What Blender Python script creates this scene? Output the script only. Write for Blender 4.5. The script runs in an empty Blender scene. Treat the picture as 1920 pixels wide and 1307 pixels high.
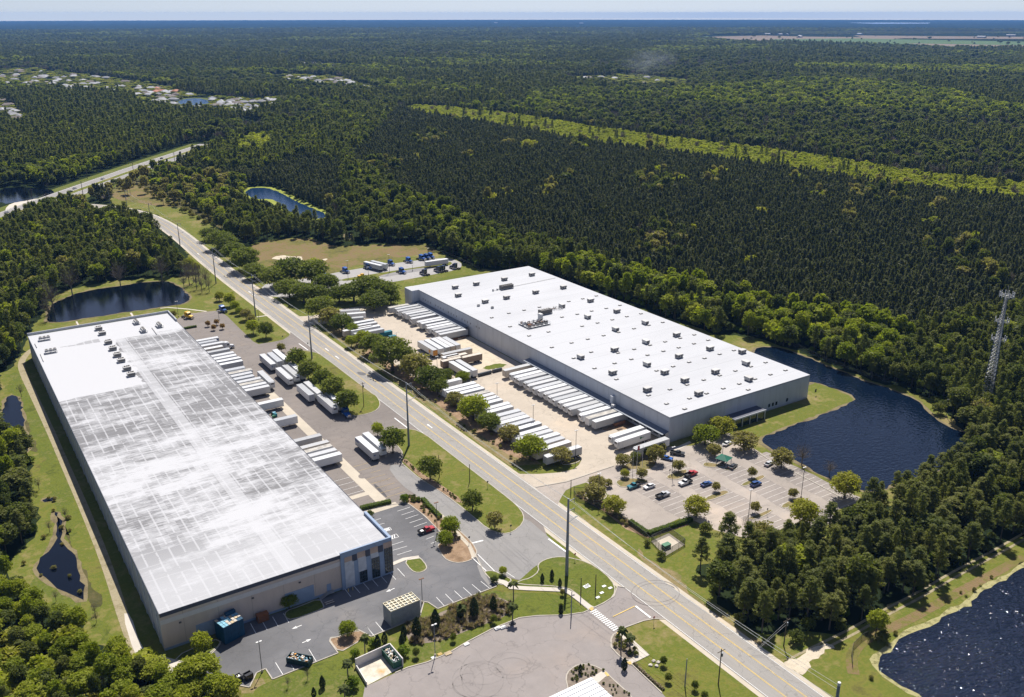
import bpy, bmesh, math, random
import numpy as np
from mathutils import Vector, Matrix
PI = math.pi; R = math.radians
sc = bpy.context.scene; COL = sc.collection
# ------------------------------------------------------------------ camera, sky, sun, exposure
CAM_H = 158.0; FPX = 1715.0; CX, CY, HY = 960.0, 653.5, 25.0
PITCH = math.atan((CY - HY) / FPX); YAW = R(33.15)
cam = bpy.data.cameras.new('camera'); camo = bpy.data.objects.new('camera', cam); COL.objects.link(camo)
cam.sensor_width = 36; cam.sensor_fit = 'HORIZONTAL'; cam.lens = FPX / 1920 * 36
cam.clip_start = 1.0; cam.clip_end = 60000
camo.location = (0, 0, CAM_H); camo.rotation_euler = (PI / 2 - PITCH, R(0.05), -YAW)
sc.camera = camo
SUN_EL, SUN_AZ = R(56.5), R(51.5)            # azimuth from +X towards +Y
sl = bpy.data.lights.new('sun', 'SUN'); sl.energy = 4.4; sl.angle = R(0.5); sl.color = (1, .955, .89)
slo = bpy.data.objects.new('sun', sl); COL.objects.link(slo)
sd = Vector((math.cos(SUN_EL) * math.cos(SUN_AZ), math.cos(SUN_EL) * math.sin(SUN_AZ), math.sin(SUN_EL)))
slo.rotation_euler = (-sd).to_track_quat('-Z', 'Y').to_euler(); slo.location = (0, 0, 400)
wd = bpy.data.worlds.new('World'); sc.world = wd; wd.use_nodes = True
nt = wd.node_tree; bg = nt.nodes['Background']
sky = nt.nodes.new('ShaderNodeTexSky'); sky.sky_type = 'NISHITA'; sky.sun_disc = False
sky.sun_elevation = SUN_EL; sky.sun_rotation = PI / 2 - SUN_AZ; sky.altitude = 160
sky.air_density = 1.0; sky.dust_density = 0.35; sky.ozone_density = 1.6
tc = nt.nodes.new('ShaderNodeTexCoord'); va = nt.nodes.new('ShaderNodeVectorMath'); va.operation = 'ADD'
va.inputs[1].default_value = (0, 0, 0.10)     # the horizon dips below eye level at this height
nt.links.new(tc.outputs['Generated'], va.inputs[0]); nt.links.new(va.outputs[0], sky.inputs[0])
sz_ = nt.nodes.new('ShaderNodeSeparateXYZ'); nt.links.new(tc.outputs['Generated'], sz_.inputs[0])
def _m(op, x, y=0.0):                                   # the sky brightens towards the very horizon
    n = nt.nodes.new('ShaderNodeMath'); n.operation = op
    for i, v in ((0, x), (1, y)):
        if hasattr(v, 'is_linked'): nt.links.new(v, n.inputs[i])
        else: n.inputs[i].default_value = v
    return n.outputs[0]
cr_ = _m('SUBTRACT', _m('EXPONENT', _m('DIVIDE', 27 * 4.0e-5, _m('MAXIMUM', sz_.outputs[2], .00095))), 1.0)
gn_ = nt.nodes.new('ShaderNodeMix'); gn_.data_type = 'VECTOR'; gn_.clamp_factor = False; gn_.inputs[4].default_value = (1, 1, 1); gn_.inputs[5].default_value = (1.44, 1.34, 1.13); nt.links.new(cr_, gn_.inputs[0])
sm_ = nt.nodes.new('ShaderNodeVectorMath'); sm_.operation = 'MULTIPLY'
nt.links.new(sky.outputs[0], sm_.inputs[0]); nt.links.new(gn_.outputs[1], sm_.inputs[1]); tn_ = nt.nodes.new('ShaderNodeVectorMath'); tn_.operation = 'MULTIPLY'; tn_.inputs[1].default_value = (.80, .66, .63); nt.links.new(sm_.outputs[0], tn_.inputs[0]); nt.links.new(tn_.outputs[0], bg.inputs[0]); bg.inputs[1].default_value = 0.100
vs = sc.view_settings; sc.display_settings.display_device = 'sRGB'
vs.view_transform = 'Standard'; vs.look = 'None'; vs.gamma = 1; vs.exposure = 0.62; vs.use_curve_mapping = False
sc.cycles.use_denoising = True
sc.cycles.max_bounces = 6; sc.cycles.diffuse_bounces = 3; sc.cycles.glossy_bounces = 3
sc.cycles.transmission_bounces = 3; sc.cycles.transparent_max_bounces = 6; sc.cycles.volume_bounces = 0
# ------------------------------------------------------------------ survey: from a spot in the photo to metres on the ground
_cp, _sp = math.cos(PITCH), math.sin(PITCH); _cy, _sy = math.cos(YAW), math.sin(YAW)
def W(px, py, z=0.0):
    a = (px - CX) / FPX; b = -(py - CY) / FPX
    d = (a, _cp + b * _sp, -_sp + b * _cp); t = (z - CAM_H) / d[2]
    x, y = d[0] * t, d[1] * t
    return (x * _cy + y * _sy, -x * _sy + y * _cy)
def px_of(x, y, z=0.0):
    x = np.asarray(x, float); y = np.asarray(y, float)
    cx_ = x * _cy - y * _sy; cyy = x * _sy + y * _cy; dz = z - CAM_H
    fw = cyy * _cp - dz * _sp; up = cyy * _sp + dz * _cp
    return CX + FPX * cx_ / fw, CY - FPX * up / fw
def q(x0, y0, k, s, z=0.0):
    out = []
    for t in s.split():
        if t[0] == 'w': a, b = t[1:].split(','); out.append((float(a), float(b)))
        else: a, b = t.split(','); out.append(W(x0 + float(a) / k, y0 + float(b) / k, z))
    return out
def full(s, z=0.0): return q(0, 0, 1, s, z)
def mpp(px, py, z=0):                                   # metres per photo pixel at a spot
    x, y = W(px, py, z); return math.sqrt(x * x + y * y + (CAM_H - z) ** 2) / math.hypot(FPX, math.hypot(px - CX, py - CY))
def inpoly(px, py, poly):
    px = np.asarray(px); py = np.asarray(py); ins = np.zeros(px.shape, bool); n = len(poly)
    for i in range(n):
        x1, y1 = poly[i]; x2, y2 = poly[(i + 1) % n]
        if y1 == y2: continue
        c = ((y1 > py) != (y2 > py)) & (px < (x2 - x1) * (py - y1) / (y2 - y1) + x1); ins ^= c
    return ins
# ------------------------------------------------------------------ materials
MATS = {}
def new_mat(name):
    m = bpy.data.materials.new(name); m.use_nodes = True; MATS[name] = m
    return m, m.node_tree, m.node_tree.nodes['Principled BSDF']
def N(t, typ, **kw):
    n = t.nodes.new(typ)
    for k, v in kw.items():
        if k in ('operation', 'blend_type', 'data_type', 'noise_dimensions', 'feature', 'wave_type', 'bands_direction', 'attribute_name', 'mode'): setattr(n, k, v)
        else: n.inputs[k].default_value = v
    return n
def pos(t, scale=(1, 1, 1), rot=0, obj=False):
    if obj: g = t.nodes.new('ShaderNodeTexCoord').outputs['Object']
    else: g = t.nodes.new('ShaderNodeNewGeometry').outputs['Position']
    mp = t.nodes.new('ShaderNodeMapping'); mp.inputs['Scale'].default_value = scale; mp.inputs['Rotation'].default_value = (0, 0, rot)
    t.links.new(g, mp.inputs[0]); return mp.outputs[0]
def noise(t, vec, scale, detail=4, rough=.55):
    n = N(t, 'ShaderNodeTexNoise', Scale=scale, Detail=detail, Roughness=rough); t.links.new(vec, n.inputs['Vector']); return n.outputs['Fac']
def ramp(t, fac, stops):
    r = t.nodes.new('ShaderNodeValToRGB'); e = r.color_ramp.elements
    while len(e) < len(stops): e.new(.5)
    for i, (p, c) in enumerate(stops): e[i].position = p; e[i].color = (*c, 1) if len(c) == 3 else c
    t.links.new(fac, r.inputs[0]); return r.outputs[0]
def mixc(t, fac, a, b, mode='MIX'):
    m = t.nodes.new('ShaderNodeMix'); m.data_type = 'RGBA'; m.blend_type = mode
    for i, v in ((0, fac), (6, a), (7, b)):
        if hasattr(v, 'links') or hasattr(v, 'is_linked'): t.links.new(v, m.inputs[i])
        else: m.inputs[i].default_value = v if i == 0 else (*v, 1)
    return m.outputs[2]
def mth(t, op, a, b=0.0):
    m = t.nodes.new('ShaderNodeMath'); m.operation = op
    for i, v in ((0, a), (1, b)):
        if hasattr(v, 'is_linked'): t.links.new(v, m.inputs[i])
        else: m.inputs[i].default_value = v
    return m.outputs[0]
def g3(v): return (v, v, v)
def flat(name, c, rough=.7, metal=0, var=.12, scale=.6, spec=.3):
    m, t, b = new_mat(name); f = noise(t, pos(t), scale, 5)
    lo = tuple(x * (1 - var) for x in c); hi = tuple(min(1, x * (1 + var)) for x in c)
    t.links.new(ramp(t, f, [(.3, lo), (.7, hi)]), b.inputs['Base Color'])
    b.inputs['Roughness'].default_value = rough; b.inputs['Metallic'].default_value = metal; b.inputs['Specular IOR Level'].default_value = spec
    return m
def paint(name, c, rough=.4, rnd=.1, spec=.5):
    m, t, b = new_mat(name); oi = t.nodes.new('ShaderNodeObjectInfo')
    f = noise(t, pos(t, obj=True), 1.2, 4)
    c1 = ramp(t, oi.outputs['Random'], [(0, tuple(x * (1 - rnd) for x in c)), (1, tuple(min(1, x * (1 + rnd)) for x in c))])
    t.links.new(mixc(t, mth(t, 'MULTIPLY', f, .35), c1, tuple(x * .6 for x in c)), b.inputs['Base Color'])
    b.inputs['Roughness'].default_value = rough; b.inputs['Specular IOR Level'].default_value = spec
    return m
def pave(name, base, patch=.12, streak=(1, 1, 1), rot=0, crack=True, tint=(1, .93, .85)):
    m, t, b = new_mat(name)
    big = noise(t, pos(t), .035, 5, .6); mid = noise(t, pos(t, streak, rot), .25, 5, .6); fine = noise(t, pos(t), 3.0, 3)
    c = ramp(t, big, [(.3, tuple(x * (1 - patch) for x in base)), (.55, base), (.75, tuple(min(1, x * (1 + patch) * y) for x, y in zip(base, tint)))])
    c = mixc(t, mth(t, 'MULTIPLY', ramp(t, mid, [(.38, g3(1)), (.62, g3(0))]), .30), c, tuple(x * .68 for x in base))
    c = mixc(t, mth(t, 'MULTIPLY', ramp(t, fine, [(.3, g3(0)), (.8, g3(1))]), .15), c, tuple(min(1, x * 1.35) for x in base))
    if crack:
        v = N(t, 'ShaderNodeTexVoronoi', Scale=.11, feature='DISTANCE_TO_EDGE')
        wv = N(t, 'ShaderNodeVectorMath', operation='ADD'); nz = N(t, 'ShaderNodeTexNoise', Scale=.3, Detail=4.0)
        ms = N(t, 'ShaderNodeVectorMath', operation='SCALE'); ms.inputs[3].default_value = 6
        p = pos(t); t.links.new(p, nz.inputs['Vector']); t.links.new(nz.outputs['Color'], ms.inputs[0])
        t.links.new(p, wv.inputs[0]); t.links.new(ms.outputs[0], wv.inputs[1]); t.links.new(wv.outputs[0], v.inputs['Vector'])
        c = mixc(t, mth(t, 'MULTIPLY', mth(t, 'LESS_THAN', v.outputs['Distance'], .012), .35), c, tuple(x * .5 for x in base))
    t.links.new(c, b.inputs['Base Color']); b.inputs['Roughness'].default_value = .85; b.inputs['Specular IOR Level'].default_value = .2
    return m
def turf(name, stops, scale=.05, bump=True):
    m, t, b = new_mat(name)
    a = noise(t, pos(t), scale, 6, .65); d = noise(t, pos(t), scale * 14, 4, .6)
    f = mth(t, 'ADD', mth(t, 'MULTIPLY', a, .7), mth(t, 'MULTIPLY', d, .3))
    t.links.new(ramp(t, f, stops), b.inputs['Base Color']); b.inputs['Roughness'].default_value = .95; b.inputs['Specular IOR Level'].default_value = .08
    if bump:
        bp = N(t, 'ShaderNodeBump', Strength=.6, Distance=.3); t.links.new(noise(t, pos(t), 1.6, 4), bp.inputs['Height']); t.links.new(bp.outputs[0], b.inputs['Normal'])
    return m
def leafmat(name, cols, trans=.35, tw=(1.15, 1.25, .55)):
    m, t, b = new_mat(name); oi = t.nodes.new('ShaderNodeObjectInfo')
    f = noise(t, pos(t), .45, 3); rr = mth(t, 'ADD', mth(t, 'MULTIPLY', oi.outputs['Random'], .62), mth(t, 'MULTIPLY', f, .42))
    n = len(cols); c = ramp(t, rr, [((i + .0) / (n - 1) * .9 + .05, col) for i, col in enumerate(cols)])
    t.links.new(c, b.inputs['Base Color']); b.inputs['Roughness'].default_value = .6; b.inputs['Specular IOR Level'].default_value = .12
    tr = t.nodes.new('ShaderNodeBsdfTranslucent'); t.links.new(mixc(t, 1.0, c, tw, 'MULTIPLY'), tr.inputs[0])
    mx = t.nodes.new('ShaderNodeMixShader'); mx.inputs[0].default_value = trans
    t.links.new(b.outputs[0], mx.inputs[1]); t.links.new(tr.outputs[0], mx.inputs[2]); t.links.new(mx.outputs[0], t.nodes['Material Output'].inputs[0])
    return m
def water(name, c, wave, scale, rough=.06, dist=.5, det=5):
    m, t, b = new_mat(name); b.inputs['Base Color'].default_value = (*c, 1); b.inputs['Roughness'].default_value = rough
    b.inputs['IOR'].default_value = 1.33
    bp = N(t, 'ShaderNodeBump', Strength=wave, Distance=dist)
    h = mth(t, 'ADD', noise(t, pos(t, (1, 1.7, 1), .5), scale, det, .65), mth(t, 'MULTIPLY', noise(t, pos(t), scale * .08, 2), .8))
    t.links.new(h, bp.inputs['Height']); t.links.new(bp.outputs[0], b.inputs['Normal'])
    return m
# ------------------------------------------------------------------ mesh helpers
class MB:
    def __init__(s): s.v = []; s.f = []; s.m = []
    def quad(s, pts, m=0):
        n = len(s.v); s.v += [tuple(p) for p in pts]; s.f.append(tuple(range(n, n + len(pts)))); s.m.append(m); return s
    def box(s, x0, x1, y0, y1, z0, z1, m=0, top=None):
        n = len(s.v)
        s.v += [(x0, y0, z0), (x1, y0, z0), (x1, y1, z0), (x0, y1, z0), (x0, y0, z1), (x1, y0, z1), (x1, y1, z1), (x0, y1, z1)]
        for i, f in enumerate(((0, 3, 2, 1), (4, 5, 6, 7), (0, 1, 5, 4), (1, 2, 6, 5), (2, 3, 7, 6), (3, 0, 4, 7))):
            s.f.append(tuple(n + k for k in f)); s.m.append(top if (top is not None and i == 1) else m)
        return s
    def prism(s, poly, z0, z1, m=0, top=None, bottom=False):
        n = len(s.v); k = len(poly)
        a = sum(poly[i][0] * poly[(i + 1) % k][1] - poly[(i + 1) % k][0] * poly[i][1] for i in range(k))
        if a < 0: poly = poly[::-1]
        s.v += [(p[0], p[1], z0) for p in poly] + [(p[0], p[1], z1) for p in poly]
        for i in range(k): j = (i + 1) % k; s.f.append((n + i, n + j, n + k + j, n + k + i)); s.m.append(m)
        s.f.append(tuple(n + k + i for i in range(k))); s.m.append(m if top is None else top)
        if bottom: s.f.append(tuple(n + i for i in range(k))[::-1]); s.m.append(m)
        return s
    def tube(s, p0, p1, r0, r1=None, n=8, m=0, cap=True):
        r1 = r0 if r1 is None else r1; p0 = Vector(p0); p1 = Vector(p1); d = (p1 - p0)
        if d.length < 1e-6: return s
        d.normalize(); u = d.orthogonal().normalized(); w = d.cross(u); b = len(s.v)
        for p, r in ((p0, r0), (p1, r1)):
            for i in range(n): a = 2 * PI * i / n; s.v.append(tuple(p + u * (math.cos(a) * r) + w * (math.sin(a) * r)))
        for i in range(n): j = (i + 1) % n; s.f.append((b + i, b + j, b + n + j, b + n + i)); s.m.append(m)
        if cap: s.f.append(tuple(b + i for i in range(n))[::-1]); s.f.append(tuple(b + n + i for i in range(n))); s.m += [m, m]
        return s
    def bar(s, p0, p1, w, h, m=0):
        p0 = Vector(p0); p1 = Vector(p1); d = (p1 - p0).normalized(); up = Vector((0, 0, 1))
        if abs(d.z) > .95: up = Vector((0, 1, 0))
        u = d.cross(up).normalized() * (w / 2); v = u.cross(d).normalized() * (h / 2); b = len(s.v)
        for p in (p0, p1): s.v += [tuple(p - u - v), tuple(p + u - v), tuple(p + u + v), tuple(p - u + v)]
        for f in ((0, 3, 2, 1), (4, 5, 6, 7), (0, 1, 5, 4), (1, 2, 6, 5), (2, 3, 7, 6), (3, 0, 4, 7)): s.f.append(tuple(b + k for k in f)); s.m.append(m)
        return s
    def raw(s, v, f, m=0):
        n = len(s.v); s.v += [tuple(a) for a in v]; s.f += [tuple(n + i for i in g) for g in f]; s.m += [m] * len(f); return s
    def mesh(s, name, mats):
        me = bpy.data.meshes.new(name); me.from_pydata(s.v, [], s.f)
        for m in (mats if isinstance(mats, (list, tuple)) else [mats]): me.materials.append(m)
        me.polygons.foreach_set('material_index', s.m); me.update(); return me
    def build(s, name, mats, parent=None, loc=None):
        o = bpy.data.objects.new(name, s.mesh(name, mats)); COL.objects.link(o)
        if parent: o.parent = parent
        if loc is not None: o.location = loc
        return o
def tag(o, label=None, cat=None, group=None, kind=None):
    if label: o['label'] = label
    if cat: o['category'] = cat
    if group: o['group'] = group
    if kind: o['kind'] = kind
    return o
def thing(name, label, cat, loc=(0, 0, 0), rz=0, group=None):
    o = bpy.data.objects.new(name, None); COL.objects.link(o); o.location = loc; o.rotation_euler = (0, 0, rz)
    o.empty_display_size = .1
    return tag(o, label, cat, group)
KIDS = {}
def kids(o):
    if o.name not in KIDS: KIDS[o.name] = list(o.children)
    return KIDS[o.name]
def dup(root, loc, rz=0, label=None, group=None, scale=None):
    r = root.copy(); COL.objects.link(r); r.location = loc; r.rotation_euler = (0, 0, rz)
    if scale: r.scale = scale
    if label: r['label'] = label
    if group: r['group'] = group
    for ch in kids(root):
        c = ch.copy(); COL.objects.link(c); c.parent = r
        for g in kids(ch):
            d = g.copy(); COL.objects.link(d); d.parent = c
    return r
USED = set()
def place(proto, loc, rz=0, label=None, group=None, scale=None):      # the first placing moves the prototype itself
    if proto.name in USED: return dup(proto, loc, rz, label, group, scale)
    USED.add(proto.name); kids(proto)
    for c in kids(proto): kids(c)
    proto.location = loc; proto.rotation_euler = (0, 0, rz)
    if scale: proto.scale = scale
    if label: proto['label'] = label
    if group: proto['group'] = group
    return proto
def smooth(pts, it=2, closed=True):
    for _ in range(it):
        o = []; n = len(pts)
        for i in range(n if closed else n - 1):
            a = pts[i]; b = pts[(i + 1) % n]
            o += [(a[0] * .75 + b[0] * .25, a[1] * .75 + b[1] * .25), (a[0] * .25 + b[0] * .75, a[1] * .25 + b[1] * .75)]
        if not closed: o = [pts[0]] + o + [pts[-1]]
        pts = o
    return pts
def sheet(name, pts, z, mat, kind='structure', label=None, h=None):
    bm = bmesh.new(); vs_ = [bm.verts.new((p[0], p[1], z)) for p in pts]; f = bm.faces.new(vs_); bm.normal_update()
    if f.normal.z < 0: f.normal_flip()
    bmesh.ops.triangulate(bm, faces=[f]); me = bpy.data.meshes.new(name); bm.to_mesh(me); bm.free(); me.materials.append(mat)
    o = bpy.data.objects.new(name, me); COL.objects.link(o); o['kind'] = kind
    return o
def rough(pts, amp, step=3.0, seed=1):                 # ragged natural outline
    g = random.Random(seed); o = []; n = len(pts); ph = [g.uniform(0, 6.28) for _ in range(4)]; s = 0
    for i in range(n):
        a = Vector(pts[i]); c = Vector(pts[(i + 1) % n]); L = (c - a).length; k = max(1, min(60, int(L / step)))
        if L < 1e-6: continue
        t = (c - a) / L
        for j in range(k):
            s += L / k; p = a + (c - a) * (j / k); d = amp * (.5 * math.sin(s * .33 + ph[0]) + .35 * math.sin(s * .9 + ph[1]) + g.uniform(-.45, .45)); o.append((p.x - t.y * d, p.y + t.x * d))
    return o
def offset(pts, d):                                   # grow a closed outline outwards by d
    n = len(pts); a = sum(pts[i][0] * pts[(i + 1) % n][1] - pts[(i + 1) % n][0] * pts[i][1] for i in range(n)); s = 1 if a > 0 else -1; o = []
    for i in range(n):
        p = Vector(pts[i - 1]); c = Vector(pts[i]); e = Vector(pts[(i + 1) % n]); t = (e - p)
        if t.length < 1e-6: o.append(tuple(c)); continue
        t.normalize(); o.append((c.x + t.y * d * s, c.y - t.x * d * s))
    return o
def ribbon(pts, w, z, mb=None, m=0, closed=False, jit=None):
    mb = mb or MB(); n = len(pts); L = []
    for i in range(n):
        a = Vector(pts[i - 1] if (i or closed) else pts[0]); b = Vector(pts[(i + 1) % n] if (i < n - 1 or closed) else pts[-1]); t = (b - a)
        t = t.normalized() if t.length > 1e-6 else Vector((1, 0)); ww = w / 2 * (jit() if jit else 1); L.append(((pts[i][0] - t.y * ww, pts[i][1] + t.x * ww), (pts[i][0] + t.y * ww, pts[i][1] - t.x * ww)))
    for i in range(n if closed else n - 1):
        a = L[i]; b = L[(i + 1) % n]; mb.quad([(*a[0], z), (*a[1], z), (*b[1], z), (*b[0], z)][::1], m)
    return mb
def kerbm(pts, z0=.05, h=.17, w=.3, closed=True, mb=None):
    mb = mb or MB(); n = len(pts)
    for i in range(n if closed else n - 1):
        a = Vector(pts[i]); b = Vector(pts[(i + 1) % n])
        if (b - a).length > .05: mb.bar((a.x, a.y, z0 + h / 2), (b.x, b.y, z0 + h / 2), w, h)
    return mb
# ------------------------------------------------------------------ the materials of the place
m_ground, t, b = new_mat('forest_ground')
a_ = noise(t, pos(t), .0012, 8, .7); d_ = noise(t, pos(t), .02, 5, .7)
f_ = mth(t, 'ADD', mth(t, 'MULTIPLY', a_, .6), mth(t, 'MULTIPLY', d_, .4))
t.links.new(ramp(t, f_, [(.33, (.014, .020, .012)), (.5, (.022, .032, .014)), (.62, (.034, .044, .016)), (.72, (.055, .05, .032))]), b.inputs['Base Color'])
b.inputs['Roughness'].default_value = 1; b.inputs['Specular IOR Level'].default_value = 0
m_lawn = turf('lawn_grass', [(.36, (.100, .092, .030)), (.44, (.158, .155, .034)), (.50, (.112, .135, .022)), (.56, (.178, .165, .048)), (.65, (.25, .195, .095))], .035)
m_green = turf('green_grass', [(.38, (.075, .092, .018)), (.47, (.128, .145, .026)), (.52, (.092, .118, .020)), (.60, (.165, .158, .050))], .06)
m_dry = turf('dry_grass', [(.36, (.115, .12, .035)), (.46, (.18, .155, .062)), (.53, (.25, .19, .10)), (.62, (.145, .14, .045))], .06)
m_meadow = turf('meadow_grass', [(.38, (.095, .085, .034)), (.46, (.15, .14, .038)), (.53, (.20, .135, .075)), (.60, (.16, .155, .042)), (.68, (.22, .17, .08))], .035)
m_lime = turf('lime_grass', [(.35, (.13, .19, .012)), (.6, (.22, .30, .015))], .12)
m_strip = turf('young_growth_floor', [(.38, (.13, .155, .02)), (.6, (.23, .25, .035))], .06)
m_scrub = turf('scrub_ground', [(.35, (.05, .055, .02)), (.5, (.085, .08, .03)), (.66, (.15, .115, .06))], .05)
m_mulch = turf('pine_mulch', [(.38, (.19, .125, .075)), (.52, (.30, .205, .13)), (.66, (.36, .26, .17))], .3)
m_bed = turf('grey_mulch', [(.38, (.16, .13, .105)), (.6, (.26, .215, .17))], .5)
m_sand = turf('pale_sand', [(.35, (.42, .36, .27)), (.55, (.58, .50, .38)), (.7, (.36, .31, .22))], .3)
m_bank = turf('bank_soil', [(.35, (.10, .08, .045)), (.55, (.22, .18, .10)), (.7, (.13, .12, .05))], .2)
m_algae = turf('yellow_algae', [(.42, (.16, .15, .06)), (.52, (.36, .33, .16)), (.7, (.30, .27, .13))], .5)
m_field = turf('green_field', [(.35, (.07, .12, .05)), (.65, (.11, .16, .06))], .002, False)
m_fieldt = turf('tan_field', [(.35, (.17, .13, .10)), (.65, (.24, .19, .14))], .002, False)
m_road = pave('road_surface', (.30, .282, .258), .10, (3.2, .25, 1)); m_hwy = pave('highway_surface', (.28, .265, .25), .1)
m_yard = pave('yard_asphalt', (.215, .188, .168), .20, (.6, 1.6, 1)); m_lot = pave('lot_asphalt', (.155, .153, .157), .42, (.5, 1.4, 1), .2)
m_drive = pave('drive_asphalt', (.265, .253, .24), .18, (2.2, .5, 1), -.1); m_plaza = pave('plaza_asphalt', (.275, .245, .228), .10, (1, 1, 1))
m_conc = pave('yard_concrete', (.47, .405, .325), .13, (1, 1, 1), 0); m_park = pave('car_park_asphalt', (.38, .33, .285), .30, (.28, 1.7, 1), 0)
m_slab = pave('concrete_slab', (.50, .44, .35), .12, crack=False); m_walk = pave('walk_concrete', (.55, .50, .43), .1, crack=False)
m_truck = pave('truck_lot_surface', (.36, .345, .33), .12)
m_kerb = flat('kerb_concrete', (.42, .38, .32), .9); m_white = flat('white_marking', (.78, .77, .74), .8, var=.1, scale=2); m_yel = flat('yellow_marking', (.58, .42, .15), .8, var=.15, scale=1)
m_skid = flat('tyre_mark', (.222, .20, .187), .9, var=.25, scale=.4); m_tar = flat('dark_patch', (.085, .08, .08), .9, var=.3, scale=.7)
m_water = water('pond_water', (.002, .004, .009), .06, 1.2, .03)
m_lake = water('lake_water', (.003, .008, .020), 1.0, .47, .03, .26, 1)
m_spark = water('rippled_water', (.010, .015, .030), 1.0, .47, .040, 1.02, 1)
# ------------------------------------------------------------------ ground, lawns, water
def disc(name, r, mat):
    bm = bmesh.new(); rings = [0, 200, 600, 1500, 4000, 9000, 16000, r]; prev = None; n = 180; c = bm.verts.new((0, 0, 0))
    for rr in rings[1:]:
        cur = [bm.verts.new((rr * math.cos(2 * PI * i / n), rr * math.sin(2 * PI * i / n), 0)) for i in range(n)]
        for i in range(n):
            j = (i + 1) % n; bm.faces.new((prev[i], cur[i], cur[j], prev[j]) if prev else (c, cur[i], cur[j]))
        prev = cur
    me = bpy.data.meshes.new(name); bm.to_mesh(me); bm.free(); me.materials.append(mat); o = bpy.data.objects.new(name, me); COL.objects.link(o); o['kind'] = 'structure'; return o
disc('ground', 25600, m_ground)
D1 = '0,700 20,690 45,655 50,625 78,590 95,560 120,545 200,527 300,520 350,518 352,480 345,440 300,405 262,392 217,392 205,370 270,370 330,392 400,450 500,540 700,600 900,760 1100,1000 1560,1307 433,1340 433,1287 333,1272 277,1242 247,1238 173,1202 153,1172 107,1155 53,1118 17,1085 13,1058 33,1038 72,989 70,952 40,905 60,872 45,840 -10,815'
D2 = '330,392 345,385 420,440 455,462 500,450 560,445 590,447 625,462 700,458 800,456 825,472 850,485 900,505 997,512 1345,628 1413,633 1467,649 1510,666 1567,689 1647,719 1687,726 1710,736 1763,756 1773,779 1835,830 1740,905 1640,960 1571,1005 1507,1035 1453,1032 1357,1039 1300,1072 1330,1089 1347,1132 1390,1172 1440,1192 1480,1182 1563,1189 1620,1172 1653,1145 1740,1105 1780,1075 1880,1022 1930,1003 1990,1307 1560,1340 1100,1307 700,900 500,640 380,470'
D1p = [tuple(map(float, s.split(','))) for s in D1.split()]; D2p = [tuple(map(float, s.split(','))) for s in D2.split()]
sheet('lawn', rough(q(0, 0, 1, D1), 1.6, 3), .03, m_lawn); sheet('lawn', rough(q(0, 0, 1, D2), 1.6, 3, 2), .04, m_lawn)
sheet('lawn', full('1100,1307 1560,1330 2050,1307 2050,1500 -100,1500 433,1330'), .02, m_lawn)
# stretches of grass of another green
sheet('grass_verge', smooth(q(540, 760, 5.333, '1180,330 1260,300 1400,440 1600,640 1920,820 1920,900 1750,820 1500,640 1350,520')), .10, m_lime)
sheet('grass_verge', smooth(q(640, 872, 3, '560,0 640,0 760,90 880,180 980,290 940,300 820,220 700,110')), .104, m_lime)
sheet('grass_verge', smooth(full('760,545 850,512 925,520 760,565')), .05, m_green)
sheet('green_lawn', smooth(q(640, 872, 3, '900,720 1240,720 1370,820 1240,838 1000,850 840,910 600,1050 370,1130 330,1010 400,900 560,820 850,700')), .05, m_green)
sheet('green_lawn', smooth(q(640, 872, 3, '1000,650 1120,540 1260,530 1400,560 1530,680 1500,750 1410,790 1300,710 960,680')), .105, m_green)
sheet('green_lawn', smooth(q(1000, 1100, 6.4, '1120,490 1340,405 1560,400 1920,670 1920,1500 1500,1300 1180,950 1390,830 1180,640')), .05, m_lawn)
sheet('green_lawn', smooth(full('505,1277 633,1230 662,1250 688,1290 692,1330 480,1330 470,1295')), .05, m_green)
sheet('green_lawn', smooth(q(1280, 436, 3, '720,825 850,870 950,920 955,945 880,970 740,1030 600,1080 470,1150 420,1130 460,1060 600,1010 715,930')), .05, m_lawn)
sheet('meadow', rough(smooth(full('458,464 500,451 560,446 590,448 625,463 700,459 800,457 822,472 780,478 650,500 600,525 540,520 490,497')), 1.0, 1.5, 5), .05, m_meadow)
sheet('sand_patch', rough(smooth(q(340, 400, 5.333, '885,450 985,415 1080,432 1220,425 1190,480 1100,510 1010,470')), 1.0, 1.5, 5), .07, m_sand)
sheet('sand_patch', rough(smooth(q(340, 400, 5.333, '1410,460 1440,448 1470,460 1440,472')), 1.0, 1.5, 5), .07, m_sand)
sheet('dry_grass', rough(smooth(full('205,372 260,380 330,392 330,372 260,345 215,345')), 1.0, 1.5, 5), .045, m_meadow)
sheet('scrub_ground', rough(smooth(full('215,345 262,330 330,322 420,335 470,350 450,400 430,440 345,392 270,368')), 1.0, 1.5, 5), .025, m_scrub)
STRIP = '745,205 800,200 900,210 1000,222 1100,240 1200,254 1280,264 1440,284 1600,308 1740,330 2000,356 2000,398 1800,375 1660,357 1500,330 1400,316 1280,297 1100,275 1000,256 900,237 800,221'
sheet('young_growth_clearing', full(STRIP), .02, m_strip)
sheet('bright_clearing', smooth(full('415,270 455,262 500,262 515,278 490,300 430,290')), .02, m_strip)
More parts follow.
